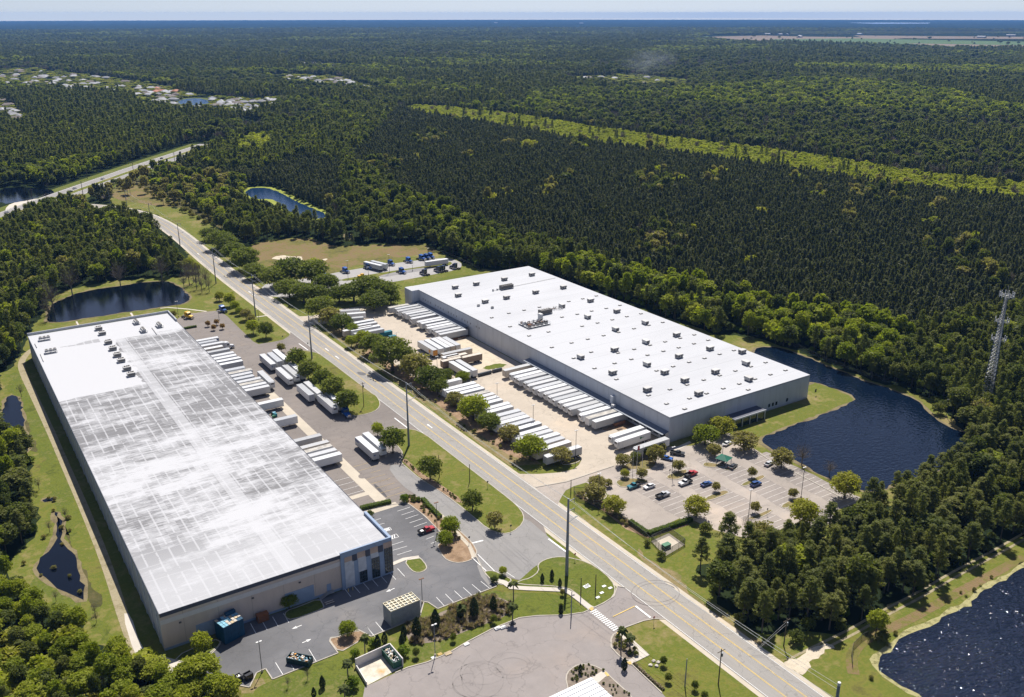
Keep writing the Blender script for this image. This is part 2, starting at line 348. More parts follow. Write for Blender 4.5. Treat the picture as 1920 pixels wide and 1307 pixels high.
# far fields and lake beyond the forest
sheet('field', full('1300,72 1340,69 1430,67 1500,69 1590,70 1700,72 1600,79 1500,80 1380,78'), .05, m_fieldt)
sheet('field', full('1440,74 1600,72.5 1780,76 1925,79 1925,94 1760,91 1640,87 1500,84'), .08, m_field); sheet('field', full('1700,82 1925,86 1925,90 1760,87'), .10, m_fieldt); sheet('field', full('1140,70 1230,66 1330,68 1310,73 1200,76'), .05, m_field)
sheet('field', full('1600,67 1700,68 1925,70 1925,74 1760,73.5 1620,71'), .06, m_fieldt)
sheet('far_lake', full('1590,43.2 1660,42.8 1745,43.2 1740,45 1640,45.4'), .05, m_water)
def pond(spec, mat, bank=2.0, bmat=None, z=.09, it=1, rg=.9):
    p = smooth(spec, it)
    if rg: p = rough(p, rg, 2.2, len(spec))
    if bank: sheet('pond_bank', rough(offset(smooth(spec, it), bank), rg * .8, 2.2, 7), z - .03, bmat or m_bank)
    return sheet('pond_water', p, z, mat)
pond(q(0, 436, 3, '263,495 266,450 285,405 400,350 520,320 640,305 760,285 900,270 980,285 1040,330 1072,370 1045,396 900,420 700,447 500,478 350,502 280,504'), m_water, 1.2)
pond(q(0, 436, 3, '-20,1130 -5,1060 20,960 50,912 100,920 115,980 132,1040 130,1100 150,1160 172,1210 140,1240 100,1200 50,1150'), m_water, 1.0)
pond(q(0, 872, 3, '300,258 330,270 346,330 342,400 372,450 420,530 450,620 472,740 460,778 400,720 300,680 230,620 200,565 250,505 312,430 322,350'), m_water, 1.2)
pond(q(0, 872, 3, '238,192 270,180 305,180 300,200 262,208'), m_water, .6)
pond(q(1280, 436, 3, '405,655 440,645 500,645 560,655 650,685 740,722 870,777 960,812 1060,852 1180,887 1260,922 1310,947 1360,982 1390,1032 1450,1072 1540,1112 1680,1165 1700,1230 1600,1290') + full('1700,900 1646,921 1612,922 1561,901 1526,884 1489,864 1455,849 1436,838 1427,829 1431,820 1455,811 1487,799 1533,783 1580,763 1600,754 1603,748 1593,739 1545,722 1521,716 1515,722 1430,700 1410,668'), m_lake, 1.3)
pond(q(1280, 872, 3, '2200,380 1920,585 1800,645 1700,705 1600,795 1520,835 1400,895 1300,945 1200,1005 1130,1060 1092,1092 1105,1140 1160,1200 1250,1258 1350,1305 1500,1500 2600,1500 2600,500'), m_spark, 1.5, m_algae)
pond(full('458,363 467,353 490,351 512,355 535,366 560,380 605,398 614,404 600,412 570,404 548,408 535,397 525,380 505,372 480,374'), water('open_water', (.012, .035, .085), .6, .4, .06, .3, 2), 6.0, turf('green_algae', [(.38, (.16, .20, .03)), (.55, (.30, .32, .06)), (.7, (.22, .24, .06))], .2))
pond(full('330,191 345,185 370,183 392,188 395,195 372,199 345,198'), water('blue_water', (.03, .085, .20), 1.0, .3, .1, .4, 2), 12, m_green, rg=4)
pond(full('-8,352 60,350 112,358 62,374 -8,384'), m_water, 0); pond(full('320,315 330,313 335,322 325,328'), m_water, 0); pond(full('462,222 470,228 500,232 470,238 455,232'), m_water, 0); pond(full('644,440 655,436 660,446 650,452'), m_water, 1)
# ------------------------------------------------------------------ roads, yards and lots
RW, RE = 151.7, 163.6
curve_out = full('333,396.5 308,382.5 277.5,386 0,0')[:0]
cl = [(157.6, -60), (157.6, 560), (158.6, 620), (160.3, 665), (161.6, 710), (161.2, 750), (158, 790), (151, 822), (139, 849), (122, 872), (104, 892)]
clS = smooth(cl[1:], 3, False); rd = ribbon([cl[0]] + clS, 12.0, .12)
rd.build('road', m_road)['kind'] = 'structure'
def inside(pts, d): # left/right offset line
    o = []
    for i in range(len(pts)):
        a = Vector(pts[max(0, i - 1)]); b = Vector(pts[min(len(pts) - 1, i + 1)]); t_ = (b - a).normalized(); o.append((pts[i][0] - t_.y * d, pts[i][1] + t_.x * d))
    return o
mk = MB()
for d in (-2.15, -1.9, 2.05, 2.3): ribbon(inside([cl[0]] + clS, -d), .16, .145, mk)
mk.build('lane_marking', m_yel)['kind'] = 'structure'
mk = MB()
for y in (300, 395, 408, 521, 528, 640): mk.quad([(157.0, y, .146), (157.4, y, .146), (157.4, y + 3.2, .146), (157.0, y + 3.2, .146)]); mk.quad([(156.7, y + 3.2, .146), (157.7, y + 3.2, .146), (157.2, y + 4.6, .146)])
for d in (-5.75, 5.75): ribbon(inside([cl[0]] + clS, d), .14, .146, mk)
mk.build('lane_marking', m_white)['kind'] = 'structure'
sh = MB()
for d in (-6.7, 6.7): ribbon(inside([cl[0]] + clS, d), 1.5, .051, sh)
sh.build('road_shoulder', m_slab)['kind'] = 'structure'
# divided highway crossing at the top left
hN = [(-40, 735), (20, 812), (56, 852), (104, 920), (165, 1002), (225, 1082), (270, 1138), (330, 1215)]
hN = smooth(hN, 1, False)
for d in (9.6, -9.6): ribbon(inside(hN, d), 12.5, .10).build('highway', m_hwy)['kind'] = 'structure'
ribbon(hN, 54, .047).build('highway_verge', m_green)['kind'] = 'structure'
ribbon(hN, 6.6, .16).build('median_grass', m_lawn)['kind'] = 'structure'
mk = MB()
for d in (3.8, 14.2, -3.8, -14.2): ribbon(inside(hN, d), .3, .13, mk)
mk.build('lane_marking', m_white)['kind'] = 'structure'
sheet('side_road', smooth(full('8,419 8,392 20,380 60,372 92,372 60,385 45,400 45,420'), 1), .06, m_walk)
# yards
Y1 = full('300,620 345,589 378,585 409,582 425,592 445,612 474,640 484,645 510,641 530,637 541,630 545,622') + [(152.2, 438), (152.2, 215)] + full('1040,1042 1007,1059 1010,1072 993,1085 973,1089 940,1080 907,1076 850,1040 810,1000 757,946 668,960') + [(97, 240), (97, 470)]
sheet('yard', Y1, .06, m_yard)
LOT = [(97, 252)] + full('675,956 757,943 767,946 795,967 822,995 850,1000 880,1020 907,1073 930,1100 820,1142 802,1130 794,1129 787,1155 734,1178 695,1194 671,1181 633,1195 619,1196 617,1203 633,1225 510,1274 497,1254 480,1262 467,1289 430,1282 343,1269 333,1262 353,1244 388,1228 408,1212 416,1198 400,1180') + [(60, 216.5), (97, 216.5)]
sheet('parking_lot', LOT, .085, m_lot)
sheet('drive', smooth(q(640, 872, 3, '350,0 430,70 540,140 640,210 750,300 820,360 900,392 960,382 1020,330 1028,290 1180,420 1290,520 1190,518 1100,560 1110,600 1060,640 1000,652 890,610 800,600 860,720 760,600 770,490 700,400 560,300 450,190 330,110 250,0'), 1), .10, m_drive)
PLZ = full('740,1262 763,1252 800,1242 840,1225 873,1205 923,1179 973,1159 1007,1155 1057,1154 1093,1149 1108,1142 1130,1132 1150,1119 1157,1100') + [(152.2, 172)] + [(152.2, 152.2)] + full('1246,1161 1225,1161 1205,1165 1172,1177 1160,1185 1150,1190 1145,1200 1145,1215 1160,1230 1175,1243 1185,1248 1240,1300 1300,1365 1330,1520 640,1520 683,1288')
sheet('plaza', PLZ, .06, m_plaza)
YB = [(152.5, 463), (163.4, 452), (172, 449.5), (176.5, 449), (176.5, 254)] + full('1085,853 1090,862 1085,872 1075,880 1050,886 1010,889 975,889 962,885') + [(163.6, 250), (163.6, 238)] + full('1003,914 1060,904 1150,874 1190,862 1252,838') + [(227.5, 236), (227.5, 455), (214, 462), (200, 468), (182, 470), (172, 466), (163.4, 470)]
sheet('yard', YB, .07, m_conc)
sheet('dirt_patch', rough(smooth(q(560, 560, 5.333, '1560,400 1640,370 1720,420 1850,520 1990,640 1900,700 1780,640 1700,560 1620,500')), 1.0, 1.5, 5), .09, m_sand)
sheet('dirt_patch', rough(smooth(q(820, 640, 5.333, '330,40 480,90 640,190 700,240 560,280 400,290 300,200')), 1.0, 1.5, 5), .092, m_sand)
sheet('grass_patch', rough(smooth(q(820, 640, 5.333, '430,280 520,230 640,230 700,235 640,265 560,285')), 1.0, 1.5, 5), .11, m_green)
sheet('dirt_patch', rough(smooth(q(820, 640, 5.333, '1640,900 1760,830 1920,800 1990,850 1900,880 1780,880')), 1.0, 1.5, 5), .092, m_mulch)
CP = [(163.4, 232)] + full('1003,914 1060,904 1150,874 1190,862 1252,838 1300,836 1330,822 1365,812 1410,840 1440,858 1579,931 1605,944 1572,956 1540,978 1500,1000 1468,1014 1440,1022 1332,992 1283,968 1216,998 1165,966 1135,923 1098,905 1075,912 1060,920 1052,932') + [(163.4, 222)]
sheet('car_park', CP, .055, m_park)
# the lorry park north of the right warehouse
TL = q(600, 460, 6.4, '-700,470 -500,440 -100,390 60,350 560,262 1100,187 1400,157 1520,152 1640,180 1712,230 1665,290 1300,362 880,440 500,500 180,520 -300,640 -700,600')
sheet('lorry_park', smooth(TL, 1), .08, m_truck)
isl = smooth(q(600, 460, 6.4, '220,412 560,357 840,312 1100,272 1380,232 1545,192 1590,215 1550,245 1200,292 1100,322 680,382 300,432'), 1)
sheet('island_grass', isl, .12, m_lawn)
sheet('worn_asphalt', smooth(q(600, 460, 6.4, '680,372 1000,300 1300,262 1370,268 1250,300 1000,340 760,385'), 1), .13, pave('worn_lot', (.25, .24, .235), .1))
# dirt tracks
m_track = turf('worn_track', [(.38, (.20, .17, .09)), (.5, (.34, .29, .19)), (.6, (.26, .22, .13))], .12)
ribbon(smooth(full('90,640 62,652 44,668 38,684 45,705 57,729 72,761 96,812 120,868 160,959 200,1059 233,1165 262,1240'), 2, False), 3.0, .06).build('dirt_track', m_track)['kind'] = 'structure'
sheet('dirt_track', smooth(full('228,1150 244,1150 262,1210 283,1225 310,1232 350,1242 345,1265 320,1262 272,1250 252,1230'), 1), .065, m_walk)
for dx in (-1.0, 1.0):
    ribbon(inside(smooth(full('1480,1243 1520,1222 1560,1203 1600,1183 1640,1160 1680,1138 1720,1118 1780,1082 1860,1040 1930,1000 1990,965'), 2, False), dx), .8, .07).build('dirt_track', m_track)['kind'] = 'structure'
sheet('dirt_apron', rough(smooth(q(1280, 872, 3, '540,1110 640,1085 720,1045 800,1000 860,1020 790,1070 700,1120 670,1190')), 1.0, 1.5, 5), .075, m_sand)
ribbon(smooth(full('1600,1265 1595,1245 1598,1225 1610,1208 1640,1190 1700,1165 1780,1120 1920,1045'), 2, False), 3.0, .06).build('tall_grass_bank', m_meadow)['kind'] = 'structure'
# shell-coloured slabs by the docks of the left warehouse
sb = MB(); sb.box(112.3, 116.3, 254.5, 372, .06, .10); sb.box(98.6, 112.3, 264, 266.5, .06, .10); sb.box(98.6, 118, 251.5, 254.5, .06, .10)
sb.build('dock_slab', m_slab)['kind'] = 'structure'
# islands inside the lots
def island(pts, mat, name='island_grass', kerb=True, it=1, z=.15):
    p = smooth(pts, it); o = MB().prism(p, .05, z).build(name, mat); o['kind'] = 'structure'
    if kerb: k = kerbm(p, .05, z - .01).build('kerb', m_kerb); k['kind'] = 'structure'
isd = q(540, 760, 5.333, '955,255 1040,236 1240,236 1370,290') + [(152.0, 284.5), (152.0, 239)] + q(640, 872, 3, '985,228 1025,280 1020,330 960,380 900,390 820,360 750,300 640,210 540,140 430,70') + q(540, 760, 5.333, '1260,690 1110,560 1150,520 1130,440 1000,330')
island(isd, m_lawn)
island(full('539,661 563,656 592,661') + [(152.0, 405), (152.0, 346)] + full('705,742 713,756 708,768 690,776 661,781 632,770 600,740 575,712 552,690 538,668'), m_lawn)
island(full('757,940 753,932 775,928 790,937 827,970 873,1005 893,1030 892,1042 882,1051 862,1056 845,1054 832,1047 820,1027 822,1020 838,1012 822,995 795,967 765,944'), m_mulch, 'mulch_bed')
island(full('757,1052 778,1044 787,1046 800,1062 797,1070 783,1075 770,1070'), m_green); island(full('907,1075 912,1071 925,1071 945,1080 960,1088 950,1095 935,1097 918,1085'), m_green)
island(full('533,1158 547,1163 604,1142 607,1137 598,1122 560,1138 535,1146'), m_green); island(full('320,1235 400,1198 414,1204 405,1217 385,1235 353,1244'), m_green)
island(full('1007,1059 1020,1050 1040,1045 1060,1045 1100,1054 1133,1075 1153,1099 1150,1119 1130,1132 1108,1142 1075,1108 1050,1100 965,1096 975,1089 993,1085 1010,1072'), m_green)
island(full('618,1203 619,1197 633,1195 671,1181 690,1192 660,1210 636,1224'), m_mulch, 'mulch_bed')
island(full('1062,1262 1075,1251 1087,1246 1109,1247 1134,1259 1142,1269 1190,1312 1200,1345 1080,1345 1060,1280'), m_bed, 'gravel_bed')
island(q(1000, 1100, 6.4, '925,640 935,600 975,560 1010,560 1080,560 1180,650 1280,810 1120,905 1000,820 930,720'), m_bed, 'planting_bed')
for s in ('500,780 520,750 600,735 700,735 790,745 835,775 700,800 560,830', '1005,735 1020,700 1190,640 1220,660 1180,720 1100,750', '1365,600 1400,570 1520,590 1600,610 1500,625 1400,620', '1370,940 1560,855 1620,860 1630,885 1420,965', '1735,800 1900,725 1960,700 2000,715 1950,750 1800,815', '1795,1140 1910,1100 2050,1040 2070,1065 1900,1150', '170,880 350,850 410,900 400,930 330,960 230,950', '1560,640 1690,600 1720,640 1640,660'):
    island(q(1060, 760, 5.333, s), m_dry)
island(q(1320, 800, 5.333, '755,800 870,735 960,705 1000,720 900,790 800,825'), m_dry)
island(q(820, 640, 5.333, '1230,1230 1300,1190 1400,1140 1435,1180 1400,1215 1300,1240'), m_dry, z=.18)
sheet('island_grass', q(1060, 760, 5.333, '540,638 700,540 850,530 900,590 850,640'), .075, m_dry)
sheet('mulch_strip', [(165.5, 255), (176.3, 250), (176.3, 448), (172, 448), (168, 440)], .055, m_dry)
sheet('mulch_strip', [(170, 262), (176.3, 252), (176.3, 400), (171, 395)], .058, m_mulch)
sheet('mulch_strip', q(1060, 760, 5.333, '90,900 180,860 400,980 560,1100 830,1290 1200,1150 1230,1200 820,1330 600,1240 380,1060'), .06, m_mulch)
sheet('mulch_strip', q(540, 760, 5.333, '1120,540 1180,540 1330,680 1560,820 1700,920 1750,980 1680,970 1500,850 1300,710'), .17, m_mulch)
# kerbs round the lots
kerbm(LOT[1:-2], .06, .15, closed=False).build('kerb', m_kerb)['kind'] = 'structure'
kerbm(PLZ[:15], .05, .15, closed=False).build('kerb', m_kerb)['kind'] = 'structure'; kerbm(PLZ[16:28], .05, .15, closed=False).build('kerb', m_kerb)['kind'] = 'structure'
kerbm(full('1003,914 1060,904 1150,874'), .05, .16, .5, closed=False).build('kerb', m_kerb)['kind'] = 'structure'
kerbm(q(1320, 800, 5.333, '520,250 700,370 880,450 1080,555 1380,720'), .05, .16, .4, closed=False).build('kerb', m_kerb)['kind'] = 'structure'
# footpaths
ribbon(full('932,1089 945,1093 957,1102 985,1104 1057,1107 1073,1115 1107,1142'), 1.9, .20).build('footpath', m_walk)['kind'] = 'structure'
sheet('footpath', full('1160,1184 1170,1186 1217,1229 1181,1247 1173,1242 1198,1228 1165,1198'), .17, m_walk)
sheet('footpath', full('1120,1282 1134,1270 1142,1267 1138,1262 1130,1258 1107,1272'), .17, m_walk)
ribbon(full('723,1063 757,1049 785,1045'), 1.6, .18).build('footpath', m_walk)['kind'] = 'structure'
ribbon(full('790,934 827,967 880,1025 888,1046'), 1.3, .175).build('footpath', m_slab)['kind'] = 'structure'
ribbon(q(0, 436, 3, '900,425 940,420 1060,430 1160,443'), 1.2, .06).build('footpath', m_walk)['kind'] = 'structure'
ribbon(q(340, 400, 5.333, '750,1035 870,1018'), 1.2, .06).build('footpath', m_walk)['kind'] = 'structure'
sheet('footpath', q(1060, 760, 5.333, '1020,460 1240,360 1260,380 1060,480'), .09, m_walk)
for s in ('775,272 795,268 825,325 805,330', '1425,170 1450,165 1480,215 1460,222'): sheet('outfall_slab', q(20, 560, 6.4, s), .07, m_walk)
# painted markings
mw = MB(); Zm = .115
def line(a, b, w=.14, z=Zm, mb=None):
    ribbon([a, b], w, z, mb or mw)
def stalls(s0, s1, d0, d1, n):        # n+1 stall lines between two end lines, each given by its two ends
    for i in range(n + 1):
        f = i / n; line(tuple(s0[k] * (1 - f) + s1[k] * f for k in (0, 1)), tuple(d0[k] * (1 - f) + d1[k] * f for k in (0, 1)))
P6 = lambda s: q(600, 960, 6.4, s)
a = P6('385,870 925,680 475,975 1010,775'); stalls(a[0], a[1], a[2], a[3], 5)
a = P6('285,915 365,1020 240,1045 250,1058'); line(a[0], a[1])
a = P6('1390,1025 2230,725 1495,1140 2330,790'); stalls(a[0], a[1], a[2], a[3], 8)
a = P6('980,40 1260,235 1080,5 1380,155'); a = q(540, 760, 5.333, '1090,1060 1255,1218 1215,1020 1385,1172'); stalls(a[0], a[1], a[2], a[3], 4)
a = P6('1270,330 1325,382 1365,290 1420,345'); line(a[0], a[2]); line(a[1], a[3])
a = P6('820,410 995,355 870,462 1040,412 920,518 1095,462 645,105 725,80 690,160 770,135')
for i in range(0, 10, 2): line(a[i], a[i + 1])
for c in ('750,210 830,185 855,215 770,240', '785,310 910,265 940,300 790,350'):
    k = P6(c)
    for i in range(4): line(k[i], k[(i + 1) % 4])
    for f in (.2, .4, .6, .8): line(tuple(k[0][j] * (1 - f) + k[1][j] * f for j in (0, 1)), tuple(k[3][j] * (1 - f + .12) + k[2][j] * (f - .12) for j in (0, 1)), .3)
a = q(400, 1080, 6.4, '440,570 835,450 505,690 900,560'); stalls(a[0], a[1], a[2], a[3], 3)
a = q(400, 1080, 6.4, '740,1040 830,1188 1140,880 1228,1025 930,1075 962,1125 1825,595 1915,715')
for i in range(0, 8, 2): line(a[i], a[i + 1])
a = q(640, 1100, 6.4, '290,468 395,600 405,425 512,552')
line(a[0], a[1]); line(a[2], a[3])
def arrow(c, z=Zm):
    t0, t1 = c; d = (Vector(t1) - Vector(t0)); L = d.length; d.normalize(); n = Vector((-d.y, d.x)); p = Vector(t0)
    def g(u, v): r = p + d * u * L + n * v; return (r.x, r.y, z)
    mw.quad([g(0, -.12), g(.55, -.12), g(.55, .12), g(0, .12)]); mw.quad([g(.5, -.5), g(1, 0), g(.5, .5)])
arrow(q(600, 960, 6.4, '890,918 785,962')); arrow(q(400, 1080, 6.4, '1055,592 935,638')); arrow(q(400, 1080, 6.4, '1060,805 1170,758'))
P3 = lambda s: q(640, 872, 3, s)
a = P3('735,440 795,425 730,520 815,600 765,505 860,600 1163,417 1265,492'); line(a[0], a[1], .6); line(a[2], a[3], .25, .19); line(a[4], a[5], .25, .19); line(a[6], a[7], .6, .155)
a = q(560, 560, 5.333, '955,1195 1085,1295 0,450 90,515'); line(a[0], a[1], .5, .155); line(a[2], a[3], .5, .155)
P8 = lambda s: q(1000, 1100, 6.4, s)
a = P8('1220,238 1400,378 950,365 1210,240'); line(a[0], a[1], .6, .155)
c0, c1 = P8('715,295'), P8('985,515'); c0 = Vector(c0[0]); c1 = Vector(c1[0]); dn = (c1 - c0); nn = Vector((-dn.y, dn.x)).normalized(); nx = Vector((dn.x, dn.y)).normalized()
for i in range(13):
    p = c0 + dn * (i / 12); mw.quad([(*(p + nn * sx + nx * sy), Zm) for sx, sy in ((-1.1, -.22), (1.1, -.22), (1.1, .22), (-1.1, .22))])
# dock bays and lorry bays
for i in range(4): line((99.5, 268 + i * 3.9), (112.2, 268 + i * 3.9), .12, .105)
for s in ('1000,1150 1480,1330',): pass
mw.build('painted_marking', m_white)['kind'] = 'structure'
my = MB(); line(a[2], a[3], .35, .155, my)
for i in range(8): line((116.6, 259 + i * 3.9), (124, 259 + i * 3.9), .1, .105, my)
for s in ('660,270 700,245 720,275 690,300', '1010,540 1035,560 1010,580 990,565', '1100,908 1165,905 1175,935 1150,945', '860,1025 910,1075 880,1085 845,1045'): my.quad([(*p, .21) for p in P8(s)])
my.build('painted_marking', m_yel)['kind'] = 'structure'
# faint bay lines and stains of the car park
mf = MB()
m_stall = pave('worn_stalls', (.30, .262, .232), .25, (.2, 2.2, 1), 0)
for xc, ya, yb in ((198, 190, 226), (215, 171, 224), (232, 164, 220), (248.5, 168, 210)): sheet('stall_surface', rough([(xc - 5.6, ya - 1), (xc + 5.6, ya - 1), (xc + 5.6, yb + 1), (xc - 5.6, yb + 1)], .5, 2, int(xc)), .064, m_stall)
for xc, ya, yb in ((198, 190, 226), (215, 171, 224), (232, 164, 220), (248.5, 168, 210)):
    y = ya
    while y < yb: ribbon([(xc - 5.4, y), (xc + 5.4, y)], .16, .075, mf); y += 2.75
mf.build('faded_marking', flat('faded_white', (.56, .52, .47), .9, var=.3, scale=1.5))['kind'] = 'structure'
# skid rings
sk = MB()
def ring(c, rx, ry, rot, z, a0=0, a1=2 * PI, w=.16):
    n = 60; pts = [(c[0] + rx * math.cos(a0 + (a1 - a0) * i / n) * math.cos(rot) - ry * math.sin(a0 + (a1 - a0) * i / n) * math.sin(rot), c[1] + rx * math.cos(a0 + (a1 - a0) * i / n) * math.sin(rot) + ry * math.sin(a0 + (a1 - a0) * i / n) * math.cos(rot)) for i in range(n + 1)]
    ribbon(pts, w, z, sk)
for cx_, cy_, wx_, hy_, a0, a1 in ((895, 1277, 48, 34, 0, 6.28), (903, 1262, 42, 22, .2, 6.28), (955, 1248, 40, 24, 0, 6.28), (960, 1250, 30, 16, .5, 5.8), (885, 1276, 20, 30, 0, 6.28), (880, 1285, 32, 22, 1.5, 5.0), (915, 1262, 52, 44, 1.2, 4.0), (1228, 1113, 45, 24, 0, 6.28), (1230, 1112, 38, 18, .3, 5.8)):
    pts = [W(cx_ + wx_ * math.cos(a0 + (a1 - a0) * i / 60), cy_ + hy_ * math.sin(a0 + (a1 - a0) * i / 60)) for i in range(61)]
    ribbon(pts, .17, .155 if cx_ > 1100 else .075, sk)
sk.build('tyre_marks', m_skid)['kind'] = 'structure'
sheet('oil_stain', smooth(q(540, 760, 5.333, '700,690 830,670 850,700 760,735 700,730')), .112, m_yard); sheet('tar_patch', smooth(q(540, 760, 5.333, '840,790 880,790 1000,920 960,915'), 1), .07, m_tar)
sheet('tar_patch', smooth(q(560, 560, 5.333, '570,730 680,745 660,770 600,765'), 1), .15, m_lot)

for s_, k_ in (('330,260 380,440 440,520 490,640 560,740 580,790 520,800 490,780 470,640 430,560 395,460 350,330', 1), ('110,1020 130,1000 170,1120 200,1200 215,1235 180,1235 160,1170 135,1100', 0)):
    sheet('weedy_bank', rough(smooth(q(0, 872 if k_ else 436, 3, s_), 1), .8, 1.5, 3), .055, m_scrub)
for i_, s_ in enumerate(('20,690 50,720 100,830 140,920 150,1000 120,1020 90,900 50,800 10,740', '60,1060 140,1120 200,1180 230,1220 200,1200 120,1150 60,1110', '345,1230 430,1262 500,1280 480,1300 380,1285', '1180,1020 1240,1060 1290,1100 1330,1150 1290,1130 1220,1080', '1330,1140 1400,1190 1450,1215 1400,1200 1340,1170')):
    sheet('dry_grass', rough(smooth(full(s_), 1), 2.0, 2.0, i_), .042, m_dry if i_ > 1 else m_lime if i_ == 7 else m_green)
# ------------------------------------------------------------------ roofs and walls
def roof_worn():
    m, t, b = new_mat('weathered_membrane'); p = pos(t); sx = t.nodes.new('ShaderNodeSeparateXYZ'); t.links.new(p, sx.inputs[0]); X, Y = sx.outputs[0], sx.outputs[1]
    u = mth(t, 'DIVIDE', X, 3.66); v = mth(t, 'DIVIDE', Y, 7.3)
    cb = t.nodes.new('ShaderNodeCombineXYZ'); t.links.new(mth(t, 'FLOOR', u), cb.inputs[0]); t.links.new(mth(t, 'FLOOR', v), cb.inputs[1])
    wn = t.nodes.new('ShaderNodeTexWhiteNoise'); t.links.new(cb.outputs[0], wn.inputs['Vector'])
    big = noise(t, pos(t, (.35, 1.0, 1), .12), .028, 4, .6)
    mid = noise(t, pos(t, (.25, 1, 1), .1), .16, 5, .65); st = noise(t, pos(t, (.16, 1, 1), .06), 1.7, 4, .7)
    d = mth(t, 'ADD', mth(t, 'MULTIPLY', big, .9), mth(t, 'ADD', mth(t, 'MULTIPLY', mid, .8), mth(t, 'MULTIPLY', wn.outputs['Value'], .09)))
    d = mth(t, 'ADD', d, mth(t, 'MULTIPLY', st, .62))
    dirt = ramp(t, d, [(0, g3(0)), (1, g3(1))]); 
    k = mth(t, 'MULTIPLY', mth(t, 'SUBTRACT', d, 1.06), 4.2); k = mth(t, 'MINIMUM', mth(t, 'MAXIMUM', k, 0.0), 1.0)
    # broken pale seams every panel
    fu = mth(t, 'FRACT', u); seam = mth(t, 'MULTIPLY', mth(t, 'LESS_THAN', mth(t, 'ABSOLUTE', mth(t, 'SUBTRACT', fu, .5)), .07), mth(t, 'GREATER_THAN', noise(t, pos(t, (1, .6, 1)), .3, 3), .44))
    fv = mth(t, 'FRACT', v); seam2 = mth(t, 'LESS_THAN', fv, mth(t, 'MULTIPLY', mid, .06))
    keep = mth(t, 'MULTIPLY', mth(t, 'SUBTRACT', 1.0, mth(t, 'MULTIPLY', seam, .62)), mth(t, 'SUBTRACT', 1.0, mth(t, 'MULTIPLY', seam2, .6)))
    # the strip of newer membrane along the ridge, the clean north-west part and the cleaner south end
    ridge = mth(t, 'GREATER_THAN', mth(t, 'ABSOLUTE', mth(t, 'SUBTRACT', X, 68.5)), 2.2)
    wob = mth(t, 'MULTIPLY', mth(t, 'SUBTRACT', mid, .5), 9.0)
    west = mth(t, 'LESS_THAN', mth(t, 'ADD', X, wob), 66.0)
    ylim = mth(t, 'ADD', 449.0, mth(t, 'MULTIPLY', west, -66.0))
    zone = mth(t, 'LESS_THAN', mth(t, 'ADD', Y, wob), ylim)
    south = mth(t, 'MINIMUM', mth(t, 'MAXIMUM', mth(t, 'DIVIDE', mth(t, 'SUBTRACT', Y, 215.0), 50.0), .28), 1.0)
    k = mth(t, 'MULTIPLY', mth(t, 'MULTIPLY', k, keep), mth(t, 'MULTIPLY', mth(t, 'MULTIPLY', mth(t, 'ADD', .45, mth(t, 'MULTIPLY', ridge, .55)), zone), south))
    # one dark streak on the clean part
    s1 = mth(t, 'LESS_THAN', mth(t, 'ABSOLUTE', mth(t, 'SUBTRACT', mth(t, 'ADD', Y, mth(t, 'MULTIPLY', mid, 9.0)), 456.5)), mth(t, 'MULTIPLY', mth(t, 'SUBTRACT', X, 40.0), .14))
    s1 = mth(t, 'MULTIPLY', s1, mth(t, 'MULTIPLY', mth(t, 'GREATER_THAN', X, 42.0), mth(t, 'LESS_THAN', X, 60.0)))
    k = mth(t, 'MAXIMUM', k, mth(t, 'MULTIPLY', s1, mth(t, 'MULTIPLY', mth(t, 'SUBTRACT', 1.0, mth(t, 'MULTIPLY', seam, .7)), .55)))
    c = mixc(t, mth(t, 'MULTIPLY', k, .85), (.48, .48, .49), (.115, .112, .113))
    t.links.new(c, b.inputs['Base Color']); b.inputs['Roughness'].default_value = .7; b.inputs['Specular IOR Level'].default_value = .25
    return m
def roof_clean():
    m, t, b = new_mat('white_membrane'); p = pos(t); sx = t.nodes.new('ShaderNodeSeparateXYZ'); t.links.new(p, sx.inputs[0])
    n1 = noise(t, pos(t, (.3, 1, 1)), .05, 5, .6); fv = mth(t, 'FRACT', mth(t, 'DIVIDE', sx.outputs[1], 12.2)); fx = mth(t, 'FRACT', mth(t, 'DIVIDE', sx.outputs[0], 3.05))
    l = mth(t, 'ADD', mth(t, 'MULTIPLY', mth(t, 'LESS_THAN', fv, .03), .5), mth(t, 'MULTIPLY', mth(t, 'LESS_THAN', fx, .05), .16))
    k = mth(t, 'ADD', l, mth(t, 'MULTIPLY', ramp(t, n1, [(.42, g3(0)), (.7, g3(1))]), .40))
    t.links.new(mixc(t, mth(t, 'MULTIPLY', k, .5), (.43, .435, .45), (.17, .17, .18)), b.inputs['Base Color']); b.inputs['Roughness'].default_value = .7
    return m
def metal_wall(name, c, pitch=.9, axis=0, amt=.3):
    m, t, b = new_mat(name); p = pos(t); sx = t.nodes.new('ShaderNodeSeparateXYZ'); t.links.new(p, sx.inputs[0])
    s = mth(t, 'ADD', sx.outputs[0], sx.outputs[1]); f = mth(t, 'FRACT', mth(t, 'DIVIDE', s, pitch)); n1 = noise(t, pos(t, (1, 1, .25)), .35, 5, .6)
    k = mth(t, 'ADD', mth(t, 'MULTIPLY', mth(t, 'LESS_THAN', f, .10 if pitch < 3 else .022), amt), mth(t, 'MULTIPLY', ramp(t, n1, [(.45, g3(0)), (.75, g3(1))]), .35))
    t.links.new(mixc(t, k, c, tuple(x * .6 for x in c)), b.inputs['Base Color']); b.inputs['Roughness'].default_value = .55; return m
m_rA = roof_worn(); m_rB = roof_clean()
m_wB = metal_wall('grey_cladding', (.52, .535, .565), 7.62, amt=.55); m_wA = metal_wall('beige_wall', (.60, .49, .41), 9.1, amt=.5); m_band = flat('pale_band', (.64, .60, .57), .9, var=.05)
m_navy = flat('slate_trim', (.075, .08, .105), .6); m_blue = flat('blue_grey_wall', (.27, .34, .45), .8, var=.06); m_trim = flat('grey_trim', (.42, .43, .45), .6)
